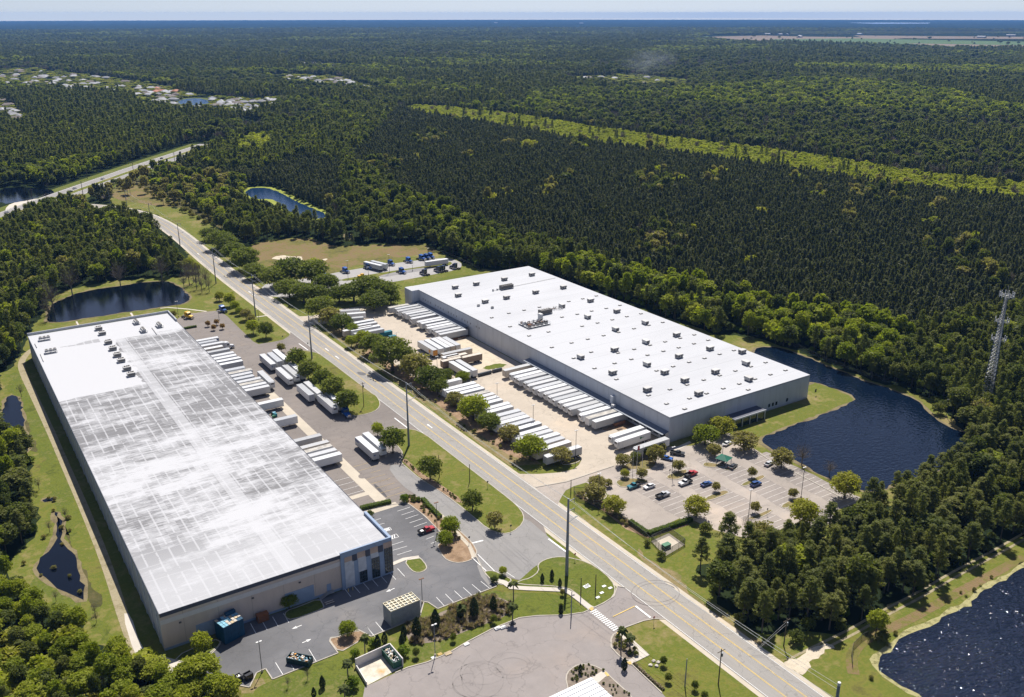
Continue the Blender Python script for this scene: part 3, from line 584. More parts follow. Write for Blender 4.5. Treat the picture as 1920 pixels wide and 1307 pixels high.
m_wAw = metal_wall('grey_panel_wall', (.33, .37, .44), 7.6, amt=.5); m_pil = flat('pale_pilaster', (.50, .53, .58), .8)
m_canopy = flat('canopy_metal', (.17, .19, .225), .5); m_dark = flat('dark_opening', (.015, .016, .02), .6); m_tan = flat('tan_panel', (.50, .37, .29), .9); m_lite = flat('light_panel', (.55, .56, .58), .9)
m_glass, t, b = new_mat('window_glass'); b.inputs['Base Color'].default_value = (.02, .035, .035, 1); b.inputs['Roughness'].default_value = .05; b.inputs['Metallic'].default_value = 0; b.inputs['Specular IOR Level'].default_value = 1
m_hvac = paint('hvac_casing', (.50, .485, .46), .6, .15); m_hvd = flat('hvac_dark', (.13, .12, .11), .6); m_hvl = flat('hvac_light', (.60, .59, .57), .5); m_steel = flat('galvanised_steel', (.42, .43, .44), .4, .6); m_rust = flat('rusty_steel', (.22, .11, .06), .8, var=.3)
m_wood = flat('weathered_wood', (.16, .115, .085), .9, var=.25); m_doorw = flat('dock_door', (.55, .56, .57), .6)
# left warehouse
AX0, AX1, AY0, AY1, AH = 32.1, 98.3, 217.0, 478.5, 11.5
A = thing('warehouse', 'long warehouse with streaked weathered white roof and beige front wall', 'warehouse', (AX0, AY0, 0))
def loc(p): return (p[0] - AX0, p[1] - AY0)
wl, dl = AX1 - AX0, AY1 - AY0
MB().box(0, wl, 0, .4, 0, AH - .15).build('front_wall', m_wA, A)
wm = MB().box(0, .4, .4, dl - .4, 0, AH - .15); wm.build('side_wall', m_wAw, A)
MB().box(wl - .4, wl, .4, dl - .4, 0, AH - .15).build('side_wall', m_wAw, A)
MB().box(0, wl, dl - .4, dl, 0, AH - .15).build('rear_wall', m_wAw, A)
MB().box(.02, wl - .02, .02, dl - .02, AH - .15, AH).build('roof', m_rA, A)
for i in range(34): MB().box(-.16, 0, 3.8 + i * 7.6, 4.7 + i * 7.6, 0, AH - .35).build('pilaster', m_pil, A)
for i in range(16): MB().box(-.09, -.02, 10 + i * 15.6, 11.1 + i * 15.6, .1, 2.3).build('side_door', m_blue, A)
MB().box(-.12, .05, -.12, dl + .1, AH - .1, AH + .12).box(wl - .05, wl + .12, 20, dl, AH - .1, AH + .1).build('roof_edge', m_navy, A)
MB().box(-.1, wl + .1, dl - .15, dl + .35, AH + .12, AH + 1.25).box(wl - .25, wl + .2, dl - 17, dl - .15, AH + .12, AH + 1.2).build('parapet', m_trim, A)
fx = W(627, 1031, 11.5)[0] - AX0
MB().box(0, fx, -.12, 0, 10.45, AH + .13).build('top_band', m_navy, A)
MB().box(.0, fx, -.07, 0, 8.1, 9.5).build('pale_band', m_band, A); MB().box(.0, fx, -.09, 0, 0, .75).build('base_band', m_blue, A)
for px0, px1, z0, z1 in ((365, 421, .75, 4.6), (529, 582, .75, 4.9)):
    x0 = W(px0, 1190 - (px0 - 365) * .355, 0)[0] - AX0; x1 = W(px1, 1190 - (px1 - 365) * .355, 0)[0] - AX0
    MB().box(x0, x1, -.1, 0, z0, z1).build('loading_door', m_blue, A)
for x_ in (4.5, 24, 37.5): MB().box(x_, x_ + .6, -.35, 0, 7.0, 7.3).build('wall_lamp', m_hvd, A)
x_ = fx - 4.6; MB().box(x_, x_ + 1.3, -.08, 0, 1.2, 3.4).build('front_door', m_blue, A)
MB().box(x_ - .2, x_ + 1.6, -1.6, -.1, 1.0, 1.15).build('door_landing', m_steel, A)
st = MB()
for i in range(6): st.box(x_ - .6 - i * .4, x_ - .2 - i * .4, -1.5, -.2, .95 - i * .17 - .08, .95 - i * .17)
st.bar((x_ - 2.8, -1.5, .9), (x_ - .2, -1.5, 2.0), .06, .06); st.build('steps', m_steel, A)
# office corner
OW = wl - fx + .25; O = MB().box(fx, fx + OW, -.55, -.02, 0, AH + .9).build('office_facade', m_blue, A)
MB().box(wl + .01, wl + .35, -.02, 17.5, 0, AH + .9).box(wl - .45, wl + .009, -.02, 17.5, AH + .12, AH + .9).build('office_side_wall', m_blue, A)
def fxx(px): return fx + (px - 172) / (775 - 172) * OW
fb = MB()
for a_, b_, z0, z1, mi in ((212, 300, 9.0, 10.6, 0), (212, 318, .5, 9.0, 1), (302, 358, 8.6, 10.7, 2), (362, 455, 9.0, 10.9, 0), (368, 462, 4.3, 9.0, 1), (456, 512, 8.6, 10.8, 2), (516, 605, 9.0, 11.0, 0), (518, 610, 7.4, 9.0, 1), (607, 667, 8.6, 10.8, 2), (672, 776, 9.3, 11.2, 0)):
    fb.box(fxx(a_), fxx(b_), -.62, -.56, z0, z1, mi)
fb.build('facade_panels', [m_tan, m_lite, m_navy], A)
for a_, b_, z0, z1 in ((378, 464, .6, 4.3), (526, 616, .6, 7.4), (680, 776, .8, 9.3)):
    w_ = MB().box(fxx(a_), fxx(b_), -.64, -.57, z0, z1).build('window', m_glass, A)
    mu = MB(); n = 3
    for i in range(n + 1): x = fxx(a_) + (fxx(b_) - fxx(a_)) * i / n; mu.box(x - .05, x + .05, -.70, -.645, z0, z1)
    z = z0
    while z <= z1 + .01: mu.box(fxx(a_), fxx(b_), -.69, -.643, z - .04, z + .04); z += 1.1
    mu.build('mullions', m_navy, w_)
ws = MB().box(wl + .36, wl + .42, .4, 9, .8, 9.3).build('window', m_glass, A)
# railing, units on the office corner
for k_, w_ in ((1, 'left'), (2.4, 'right')): tag(MB().tube((0, 0, 0), (0, 0, 1.1), .12).build('bollard', m_yel, loc=(AX0 + fx + k_, AY0 - 2.2, .1)), '%s of two yellow bollards at the office facade' % w_, 'bollard')
# dock doors along the yard side
for i in range(52):
    y = 22 + i * 4.0
    if y > dl - 14: break
    MB().box(wl, wl + .1, y, y + 2.7, 1.2, 4.2).build('dock_door', m_doorw, A)
# right warehouse
BX0, BX1, BY0, BY1, BH = 228.0, 309.0, 237.5, 454.6, 11.0
B = thing('warehouse', 'wide pale grey metal warehouse with clean white roof beside the lake', 'warehouse', (BX0, BY0, 0))
bw, bl = BX1 - BX0, BY1 - BY0
MB().box(0, bw, 0, .4, 0, BH - .3).build('front_wall', m_wB, B); MB().box(0, .4, .4, bl - .4, 0, BH - .3).build('side_wall', m_wB, B)
MB().box(bw - .4, bw, .4, bl - .4, 0, BH - .3).build('side_wall', m_wB, B); MB().box(0, bw, bl - .4, bl, 0, BH - .3).build('rear_wall', m_wB, B)
MB().box(-.04, bw + .04, -.04, bl + .04, BH - .3, BH).build('roof', m_rB, B)
MB().box(-4.6, -.05, bl - 9, bl, 0, BH).build('corner_bay', [m_wB, m_rB], B)
MB().box(-4.62, -.02, bl - 9.02, bl + .02, BH + .001, BH + .1).build('corner_bay_roof', m_rB, B)
MB().box(-.08, .0, 0, bl - 9, BH - .75, BH - .32).box(0, bw, -.08, 0, BH - .75, BH - .32).build('eaves_gutter', m_trim, B)
MB().box(-.02, bw, -.03, 0, 0, .8).build('base_band', m_trim, B)
for y0, y1 in ((0, 97), (153, bl - 9)):
    c = MB().quad([(-3.4, y0, 4.35), (-3.4, y1, 4.35), (-.02, y1, 4.9), (-.02, y0, 4.9)]).quad([(-3.4, y0, 4.2), (-3.4, y1, 4.2), (-.02, y1, 4.75), (-.02, y0, 4.75)]).box(-3.46, -3.4, y0, y1, 4.15, 4.4)
    c.build('dock_canopy', m_canopy, B)
    y = y0 + 2
    while y < y1 - 3:
        MB().box(-.12, -.02, y, y + 2.7, 1.2, 3.9).build('dock_door', m_dark, B); y += 3.95
    y = y0 + 4
    while y < y1: MB().bar((-3.3, y, 4.3), (-.1, y, 3.3), .08, .08).build('canopy_brace', m_trim, B); y += 8
for i in range(22):
    y = bl - 14 - i * 2.9
    if i % 5 != 4: MB().box(-.1, -.02, y, y + .5, 6.4, 7.3).build('high_window', m_hvd, B)
for k in range(3): MB().box(-1.5, -.05, 33 - k * 0.0, 34.6, 4.9, 8.2 + k * 0).build('dust_duct', m_lite, B) if k == 0 else None
MB().box(-3.0, -1.6, 30.5, 32, .2, 5.6).build('dust_hopper', m_hvl, B)
# south entrance canopy
ex0 = W(1370, 790, 3)[0] - BX0; ex1 = W(1432, 768, 4)[0] - BX0
E = MB().box(ex0, ex1, -5.2, -.02, 3.9, 4.2).box(ex0, ex1, -5.4, -5.2, 3.75, 4.4, 1).build('entrance_canopy', [m_navy, m_lite], B)
for i in range(5): x = ex0 + .4 + (ex1 - ex0 - .8) * i / 4; MB().box(x - .12, x + .12, -5.3, -5.05, 0, 3.75).build('canopy_post', m_lite, B)
MB().box(ex0 + .5, ex1 - .3, -4.9, -.1, .1, 3.4).build('entrance_lobby', m_glass, B)
for px_, py_ in ((1434, 758), (1441, 756), (1448, 754), (1466, 747), (1510, 726)):
    x = W(px_, py_, 2.5)[0] - BX0; MB().box(x, x + 1.1, -.1, -.02, 1.6, 3.1).build('window', m_glass, B)
# rooftop plant
def local(o, c): return Vector(c)
g = MB().box(-1.5, 1.5, -1.1, 1.1, .35, 1.75).box(-1.55, 1.55, -1.15, 1.15, 1.75, 1.85)
hv = thing('rooftop_unit', '', 'air conditioner')
g.build('casing', m_hvac, hv); MB().box(-1.52, -.2, -1.13, -1.1, .6, 1.5).box(.3, 1.2, -1.13, -1.1, .6, 1.5).box(-1.53, -1.5, -.8, .8, .6, 1.5).build('grille', m_hvd, hv); MB().box(-1.3, 1.3, -1, 1, 0, .35).build('curb', m_hvd, hv); MB().box(1.5, 2.2, -.7, .7, .7, 1.6).build('hood', m_hvl, hv)
bpx = '638,305 757,286 915,260 1070,234 655,350 807,385 927,363 1091,333 1247,306 1240,410 1400,380 1548,440 1384,472 1541,542 1708,505 1712,613 1535,656 1884,573 1897,693 1718,738 1345,698 1524,785 1817,783 1719,881'
bl_ = q(640, 436, 3, bpx, 12.0) + q(1280, 436, 3, '152,650 333,668 355,733 182,780 370,822 10,828 88,903', 12.0)
ords = ['first', 'second', 'third', 'fourth', 'fifth', 'sixth', 'seventh', 'eighth', 'ninth', 'tenth', 'eleventh', 'twelfth', 'thirteenth', 'fourteenth', 'fifteenth', 'sixteenth', 'seventeenth', 'eighteenth', 'nineteenth', 'twentieth']
def nth(i): return ords[i] if i < 20 else (['twenty', 'thirty', 'forty', 'fifty', 'sixty', 'seventy', 'eighty'][i // 10 - 1 - 1 + 0] if (i + 1) % 10 else None) if False else ('%s-%s' % (['twenty', 'thirty', 'forty', 'fifty', 'sixty', 'seventy', 'eighty', 'ninety'][(i + 1) // 10 - 2], ords[(i + 1) % 10 - 1]) if (i + 1) % 10 else ['twentieth', 'thirtieth', 'fortieth', 'fiftieth', 'sixtieth', 'seventieth', 'eightieth', 'ninetieth'][(i + 1) // 10 - 2])
rnd = random.Random(5)
for i, (x, y) in enumerate(sorted(bl_, key=lambda p: -p[1])):
    place(hv, (x, y, BH + .01), rnd.choice((0, 0, PI / 2)) if y < 380 else 0, '%s boxy grey air conditioner counted from the far end of the clean white roof' % nth(i), 'air conditioners on the clean white roof', (1, 1, 1))
sk_ = thing('roof_vent', '', 'roof vent')
MB().box(-.9, .9, -.6, .6, 0, .25).build('curb', m_hvd, sk_); MB().box(-.7, .3, -.45, .45, .25, .42).build('hatch', m_hvac, sk_)
vpx = '845,478 941,453 1027,436 1113,419 1278,387 1357,372 1433,356 948,528 1240,475 1326,459 1407,441 1489,426 1566,409 1055,580 1164,558 1353,526 1440,508 1523,490 1605,472 1684,456 1183,645 1294,620 1385,599 1474,579 1558,561 1645,540 1728,521 1807,505 1404,672 1646,656 1555,677 1735,633 1820,614 1905,594 1306,706 1423,763 1536,735 1630,712 1721,689 1810,667 1896,647 1546,825 1772,777 1865,753 1727,915 1847,882 1828,963'
vl = q(640, 436, 3, vpx, 11.2) + q(1280, 436, 3, '64,575 142,605 62,625 287,663 207,684 122,707 35,729 465,731 382,754 295,778 207,804 117,829 23,856 577,775 492,799 405,824 317,851 227,877 133,905 37,933 367,884 10,992', 11.2)
for i, (x, y) in enumerate(sorted(vl, key=lambda p: -p[1])):
    place(sk_, (x, y, BH + .01), 0, '%s small low hatch vent counted from the far end of the clean white roof' % nth(i), 'small roof vents on the clean white roof')
# big plant
def cond(name, label, loc_, L, Wd, mats=(None,)):
    c = thing(name, label, 'cooling plant', loc_); MB().box(-L / 2, L / 2, -Wd / 2, Wd / 2, .5, .65).build('platform', m_steel, c)
    lg = MB()
    for x in (-L / 2 + .3, 0, L / 2 - .3):
        for y in (-Wd / 2 + .3, Wd / 2 - .3): lg.box(x - .1, x + .1, y - .1, y + .1, 0, .5)
    lg.build('legs', m_steel, c); return c
c = cond('condenser_bank', 'large dark condenser bank near the far end of the clean white roof', (*q(640, 436, 3, '927,306', 12)[0], BH), 8.5, 3.2)
MB().box(-4, 4, -1.4, 1.4, .65, 2.3).build('casing', m_hvd, c)
for i in range(6): MB().tube((-3.4 + i * 1.35, 0, 2.3), (-3.4 + i * 1.35, 0, 2.6), .55).build('fan', m_hvd, c)
MB().bar((-9, 0, .3), (-4, 0, .3), .2, .15).bar((4, 1, .25), (36, 2.4, .25), .22, .15).box(-9.3, -8.6, -.4, .4, 0, 1.2).box(-6.2, -5.4, 0, .8, 0, .9).build('pipe_run', m_hvac, c)
c = cond('condenser_bank', 'long dark condenser bank between the pipework and the big plant platform', (*q(640, 436, 3, '1145,447', 12)[0], BH), 7.5, 3.4)
MB().box(-3.5, 3.5, -1.5, 1.5, .65, 2.5).build('casing', m_hvd, c)
for i in range(5): MB().tube((-2.8 + i * 1.4, 0, 2.5), (-2.8 + i * 1.4, 0, 2.8), .55).build('fan', m_hvac, c)
c = thing('pipe_manifold', 'tangle of rusty valves and pipes beside the dark condenser bank', 'pipework', (*q(640, 436, 3, '1208,427', 11.5)[0], BH))
pp = MB(); r_ = random.Random(3)
for i in range(26): x, y = r_.uniform(-2.8, 2.8), r_.uniform(-1.8, 1.8); pp.bar((x, y, r_.uniform(.2, 1.3)), (x + r_.uniform(-2, 2), y + r_.uniform(-1, 1), r_.uniform(.2, 1.5)), .16, .16, r_.randint(0, 2))
pp.build('pipes', [m_rust, m_hvl, m_hvd], c)
c = cond('plant_platform', 'largest rooftop plant platform crowded with compressors and pipes', (*q(640, 436, 3, '1085,512', 11.5)[0], BH), 13.5, 9.5)
for i in range(16):
    x, y = -5.2 + (i % 5) * 2.5 + r_.uniform(-.3, .3), -3.3 + (i // 5) * 2.2 + r_.uniform(-.2, .2)
    k = MB().box(x - .8, x + .8, y - .6, y + .6, .65, 1.2 + r_.random(), r_.randint(0, 2)).tube((x - .5, y, 1.5), (x + .6, y, 1.5 + r_.random() * .6), .45, m=r_.randint(0, 2)); k.build('compressor', [m_hvl, m_rust, m_hvd], c)
MB().box(5.2, 6.6, 2, 4.6, .65, 3.8).build('tall_tank', m_hvl, c)
rl = MB()
for a_, b_ in (((-6.7, -4.7), (6.7, -4.7)), ((-6.7, -4.7), (-6.7, 4.7)), ((6.7, -4.7), (6.7, 4.7))):
    rl.bar((*a_, 1.6), (*b_, 1.6), .08, .08); rl.bar((*a_, 1.1), (*b_, 1.1), .06, .06)
rl.build('railing', m_steel, c)
for s, lb in (('770,410', 'small dark exhaust box on the clean roof beside the near eaves'), ('848,422', 'small lone pale exhaust box on the clean white roof')):
    x, y = q(640, 436, 3, s, 11.5)[0]; tag(MB().box(-.7, .7, -.5, .5, 0, 1.0).box(-.5, .5, -.35, .35, 1.0, 1.3).build('exhaust_box', m_hvac, loc=(x, y, BH)), lb, 'roof vent')
# left roof plant
ha = thing('rooftop_unit', '', 'air conditioner')
MB().box(-1.6, 1.6, -1.2, 1.2, .3, 1.7).build('casing', m_hvac, ha); MB().box(-1.4, 1.4, -1.22, -1.2, .5, 1.4).build('grille', m_hvd, ha)
for s_ in (-.8, .1, .9): MB().tube((s_, .2, 1.7), (s_, .2, 2.0), .38).build('fan', m_hvd, ha)
for i, p in enumerate(q(20, 560, 6.4, '1052,355 1095,412 1168,520 1222,595 1276,672 1323,738 1392,835 1442,905', 12.2)):
    place(ha, (*p, AH + .01), 0, '%s grey air conditioner from the far end in the line down the streaked roof' % nth(i), 'air conditioners in line on the streaked roof')
hc = thing('condenser_rack', '', 'condenser')
MB().box(-2.6, 2.6, -1.5, 1.5, 1.0, 1.1).build('rack', m_hvl, hc)
lg = MB()
for x in (-2.4, 0, 2.4):
    for y in (-1.3, 1.3): lg.box(x - .08, x + .08, y - .08, y + .08, 0, 1.0)
lg.build('legs', m_hvl, hc)
for x in (-1.7, 0, 1.7):
    k = MB().box(x - .7, x + .7, -.9, .9, 1.1, 1.9).build('condenser', m_hvac, hc); MB().tube((x, 0, 1.9), (x, 0, 2.05), .55).build('fan', m_hvd, k)
for s_, rz, lb in (('402,472', 0, 'condenser rack at the far left corner of the streaked roof'), ('478,622', 0, 'condenser rack near the left edge, second from the far corner'), ('1505,275', PI / 2, 'condenser rack nearest the far parapet of the streaked roof'), ('1588,372', PI / 2, 'condenser rack with trailing pipes on the streaked roof'), ('1780,312', PI / 2, 'condenser rack closest to the far right roof corner')):
    place(hc, (*q(20, 560, 6.4, s_, 12.4)[0], AH + .01), rz, lb, 'condenser racks on the streaked roof')
for s_, lb in (('285,530 310,580', 'thin pipe stub at the far left edge of the streaked roof'), ('350,650 390,745', 'thin pipe run at the left edge below the second condenser rack'), ('1690,340 1750,420', 'thin pipe run by the condenser rack with trailing pipes')):
    a_, b_ = q(20, 560, 6.4, s_, 11.9); o = MB().bar((*a_, 11.9), (*b_, 11.9), .18, .3).build('roof_pipe', m_hvac); tag(o, lb, 'pipe')
# small metal building at the bottom edge
rc = W(1107, 1271, 4.6); rl_ = W(1034, 1304, 4.6); C_ = thing('metal_building', 'white ribbed metal roof of a small building at the bottom edge', 'building', (rc[0] - 17, rc[1] - 22, 0))
m_rib = metal_wall('white_ribbed_roof', (.78, .78, .78), 1.2, amt=.55)
MB().box(0, 17, 0, 22, 0, 4.3).build('walls', m_band, C_)
rr = MB().box(-.3, 17.3, -.3, 22.3, 4.3, 4.45); 
for i in range(16): rr.box(-.3, 17.3, .3 + i * 1.4, .5 + i * 1.4, 4.45, 4.62)
rr.build('roof', flat('white_roof_sheet', (.72, .72, .72), .5, var=.04), C_)
# ------------------------------------------------------------------ lorry trailers
m_tw = paint('trailer_white', (.62, .62, .62), .4, .22); m_troof = paint('trailer_roof', (.52, .525, .53), .45, .32); m_tgrey = paint('trailer_grey', (.42, .43, .44), .4, .12)
m_ttan = paint('trailer_tan', (.50, .44, .36), .6, .15); m_tbrown = paint('trailer_brown', (.27, .20, .15), .8, .15); m_tyre = flat('tyre_rubber', (.02, .02, .021), .9); m_frame = flat('chassis_black', (.03, .03, .032), .7)
m_orange = flat('orange_panel', (.62, .28, .05), .5); m_teal = flat('teal_paint', (.01, .14, .18), .5); m_blu = paint('blue_cab', (.015, .09, .33), .25, .35); m_dblu = paint('navy_cab', (.012, .03, .09), .25, .2)
m_cabw = paint('white_cab', (.68, .68, .68), .3, .05); m_yelp = paint('yellow_paint', (.72, .42, .02), .4, .1); m_red = paint('red_paint', (.42, .02, .03), .3, .1); m_blk = paint('black_paint', (.018, .018, .02), .3, .1)
m_silver = paint('silver_paint', (.45, .46, .47), .3, .1); m_screen, t, b = new_mat('windscreen'); b.inputs['Base Color'].default_value = (.01, .013, .016, 1); b.inputs['Roughness'].default_value = .06
m_chrome, t, b = new_mat('chrome'); b.inputs['Base Color'].default_value = (.6, .6, .6, 1); b.inputs['Metallic'].default_value = 1; b.inputs['Roughness'].default_value = .25
m_lamp = flat('lamp_lens', (.75, .75, .7), .2); m_tail = flat('tail_lens', (.35, .02, .02), .3); m_mark = flat('green_mark', (.03, .15, .07), .5); m_dmark = flat('dark_mark', (.04, .05, .07), .5)
TL_ = 16.2
def trailer(body, roof, reefer=False, name='lorry_trailer', L=TL_, deco=None):
    # rear end at the origin, nose towards -X
    r = thing(name, '', 'trailer'); m = MB().box(-L, 0, -1.3, 1.3, 1.12, 4.06)
    n = int(L / 1.25)
    for s in (-1, 1):
        for i in range(n): x = -L + .5 + i * 1.25; m.box(x, x + .06, min(s * 1.3, s * 1.325), max(s * 1.3, s * 1.325), 1.2, 3.98)
        m.box(-L, 0, min(s * 1.3, s * 1.34), max(s * 1.3, s * 1.34), 1.08, 1.2, 1)
    m.build('body', [body, m_frame], r)
    rf = MB().box(-L + .05, -.05, -1.27, 1.27, 4.06, 4.11)
    for i in range(int(L / 2.4)): rf.box(-L + 1 + i * 2.4, -L + 1.06 + i * 2.4, -1.25, 1.25, 4.11, 4.13, 1)
    for s in (-1, 1): rf.box(-L, 0, min(s * 1.24, s * 1.31), max(s * 1.24, s * 1.31), 4.04, 4.13, 1)
    rf.build('roof', [roof, body], r)
    d = MB().box(0, .05, -1.22, -.02, 1.2, 3.95).box(0, .05, .02, 1.22, 1.2, 3.95).build('rear_doors', body, r)
    MB().box(.05, .08, -.55, -.5, 1.25, 3.9).box(.05, .08, .5, .55, 1.25, 3.9).build('lock_rods', m_chrome, d)
    f = MB().box(-L + .5, -.4, -.45, -.33, .85, 1.12).box(-L + .5, -.4, .33, .45, .85, 1.12).box(-.25, -.1, -1.1, 1.1, .5, .65)
    for s in (-1, 1): f.box(-.25, -.15, s * .8 - .06, s * .8 + .06, .5, 1.12)
    f.build('underframe', m_frame, r)
    g_ = MB()
    for s in (-1, 1): g_.box(-L + 3.2, -L + 3.4, s * .8 - .1, s * .8 + .1, .05, 1.12)
    g_.bar((-L + 3.3, -.8, .5), (-L + 3.3, .8, .5), .08, .08).build('landing_gear', m_frame, r)
    for x in (-1.7, -3.0):
        for s in (-1, 1):
            w = MB().tube((x, s * .62, .52), (x, s * 1.25, .52), .52, n=14).build('wheel', m_tyre, r)
            MB().tube((x, s * 1.25, .52), (x, s * 1.27, .52), .27, n=10).build('hub', m_silver, w)
    if reefer:
        u = MB().box(-L - .6, -L, -.95, .95, 2.0, 3.95, 0).box(-L - .63, -L - .6, -.7, .7, 3.0, 3.75, 1).box(-L - .62, -L - .6, -.85, .85, 2.1, 2.85, 0)
        u.build('cooling_unit', [m_tw, m_hvd], r)
    if deco: deco(r, L)
    return r
def d_orange(r, L):
    MB().box(.055, .08, -1.2, 1.2, 1.25, 3.9).build('orange_door_panel', m_orange, r); MB().tube((-3.4, -1.33, 2.6), (-3.4, -1.36, 2.6), .9, n=18).build('orange_roundel', m_orange, r)
def d_green(r, L): MB().tube((-5.2, -1.33, 2.9), (-5.2, -1.36, 2.9), .55, n=6).box(-5.0, -3.4, -1.355, -1.335, 2.75, 3.0).build('green_logo', m_mark, r)
def d_dark(r, L):
    m = MB(); m.tube((-4.9, -1.33, 2.6), (-4.9, -1.36, 2.6), .55, n=12); m.tube((-4.8, -1.361, 2.6), (-4.8, -1.37, 2.6), .38, n=12, m=1); m.box(-4.6, -4.2, -1.38, -1.371, 2.35, 2.85, 1)
    for i in range(6): m.box(-3.9 + i * .42, -3.6 + i * .42, -1.36, -1.335, 2.4, 2.75)
    m.build('dark_logo', [m_dmark, m_tw], r)
T_v = trailer(m_tw, m_troof); T_r = trailer(m_tw, m_troof, True); T_g = trailer(m_tgrey, m_troof); T_t = trailer(m_ttan, m_troof); T_b = trailer(m_tbrown, m_ttan, L=11.0)
T_o = trailer(m_tw, m_troof, deco=d_orange); T_gl = trailer(m_tw, m_troof, True, deco=d_green); T_dl = trailer(m_tw, m_troof, deco=d_dark); T_s = trailer(m_tw, m_troof, L=8.6)
T_rs = trailer(m_tw, m_tgrey, True)
m_dirty = flat('dirty_roof', (.40, .375, .33), .7, var=.35, scale=.5); m_bstripe = flat('blue_stripe', (.04, .08, .25), .5)
def d_blue(r, L): MB().box(-L + .3, -L + 3.6, -1.36, -1.33, 2.9, 3.5).box(-L + .3, -L + 3.6, 1.33, 1.36, 2.9, 3.5).box(.055, .08, -.9, -.2, 2.6, 3.1).build('blue_logo', m_bstripe, r)
T_v2 = trailer(m_tw, m_dirty); T_v3 = trailer(m_tgrey, m_troof, deco=d_blue); T_v4 = trailer(m_tw, m_tgrey, L=14.6)
rnd = random.Random(11)
def put(proto, x, y, rz, lb, grp):
    if proto is T_v: proto = rnd.choice((T_v, T_v, T_v2, T_v3, T_v4))
    return place(proto, (x, y, .11), rz, lb, grp)
# right yard, south docks: noses at x 210, tails under the canopy
ys = [329.2, 323.4, 319.3, 316.1, 311.7, 308.0, 303.9, 300.3, 296.6, 292.7, 288.7, 285.2, 281.4, 277.6, 274.2, 270.3, 266.1, 262.3]
G1 = 'trailers backed onto the south docks of the right warehouse'
for i, y in enumerate(ys):
    p = T_t if i == 0 else (T_g if i == 17 else (T_v if i in (0, 14, 16) else T_rs if i in (4, 6, 10) else T_r))
    lb = {0: 'tan trailer standing beside two dark tanks, first of the long dock row', 17: 'grey ribbed trailer with dirty roof, last of the long dock row'}.get(i, 'white trailer, %s from the tan one in the long dock row' % nth(i))
    put(p, 226.6 + rnd.uniform(-.4, .3), y, rnd.uniform(-.012, .012), lb, G1)
for i, (x, y, p, lb) in enumerate(((223.6, 248.0, T_r, 'white refrigerated trailer behind another at the docks by the car park'), (223.0, 243.6, T_gl, 'white trailer with long bright side, nearer of the pair by the docks'), (224.9, 236.1 - 1.2, T_gl, 'white trailer half hidden by trees at the warehouse corner'))): put(p, x, y, .02, lb, G1)
ysn = [444.4, 440.6, 436.4, 432.1, 428.9, 424.5, 420.4, 413.8, 410.1, 405.3, 401.5, 398.1, 393.3, 389.5]
G2 = 'trailers backed onto the north docks of the right warehouse'
for i, y in enumerate(ysn): put((T_v, T_r, T_r, T_g)[(i * 7) % 4] if i < 13 else T_g, 227.0 + rnd.uniform(-1, .4) - (3 if i == 0 else 0), y, rnd.uniform(-.012, .012), '%s trailer from the far end of the north dock row' % nth(i), G2)
# right yard, row under the trees (tails to the east)
yw = [(324.2, 0), (320.4, 0), (317.0, 0), (312.4, 0), (309.0, 3), (305.4, 0), (301.9, 1), (296.9, 2), (293.6, 0), (288.3, 0), (284.6, 0), (281.5, 0), (277.6, 0), (273.6, 1), (268.7, 0), (265.3, 0), (261.4, 0), (257.4, 0), (253.4, 3), (247.7, 1)]
G3 = 'trailers parked under the roadside trees of the right yard'
for i, (y, k) in enumerate(yw): put((T_v, T_g, T_r, T_t)[k], 192.0 + rnd.uniform(-.5, .5), y, rnd.uniform(-.015, .015), '%s trailer from the far end of the row under the roadside trees' % nth(i), G3)
G4 = 'trailers parked at the north end of the right yard'
for i, (s, k) in enumerate((('765,225', 1), ('735,200', 0), ('720,262', 3), ('800,262', 0), ('808,275', 1), ('600,100', 0), ('655,130', 0), ('635,175', 1))):
    x, y = q(560, 560, 5.333, s, 4.1)[0]; rz = (-.02, -.02, -.02, -.02, -.02, -.33, -.30, -.28)[i]
    put((T_v, T_g, T_r, T_t)[k], x, y - 1.3 + (0, 0, 0, .8, -3, 0, 0, 0)[i], rz, '%s trailer from the near end of the group behind the roadside trees' % nth(i), G4)
# freestanding pack in the middle of the right yard, along Y: tails to the south
G5 = 'trailers packed side by side in the middle of the right yard'
for i, (x, p, lb) in enumerate(((197.0, T_o, 'trailer with orange rear doors, end of the packed block'), (200.6, T_v, 'second trailer of the packed block, beside the orange-doored one'), (204.2, T_g, 'third trailer of the packed block in the yard'), (207.0, T_t, 'fourth trailer of the packed block, dull roof'), (210.0, T_v, 'fifth trailer of the packed block, farthest from the orange doors'))): put(p, x, 370.2, -PI / 2, lb, G5)
for i, (x, p, lb) in enumerate(((195.8, T_r, 'left trailer of the pair below the brown trailers'), (199.4, T_r, 'right trailer of the pair below the brown trailers'))): put(p, x, 336.4, -PI / 2, lb, G5)
for x, y, p, lb in ((213.2, 363.4, T_t, 'long pale trailer behind the brown trailers'), (207.6, 358.2, T_b, 'short trailer touching the brown one'), (213.4, 354.4, T_b, 'short brown trailer with rusty side, nearest the dirt patch'), (203.6, 359.3, T_s, 'short pale trailer in front of the packed block'), (203.2, 355.2, T_b, 'short old trailer with rusty front beside the lamp post'), (188.8, 331.5, T_s, 'short white trailer mostly hidden by the dark trees')): put(p, x, y, .0, lb, G5)
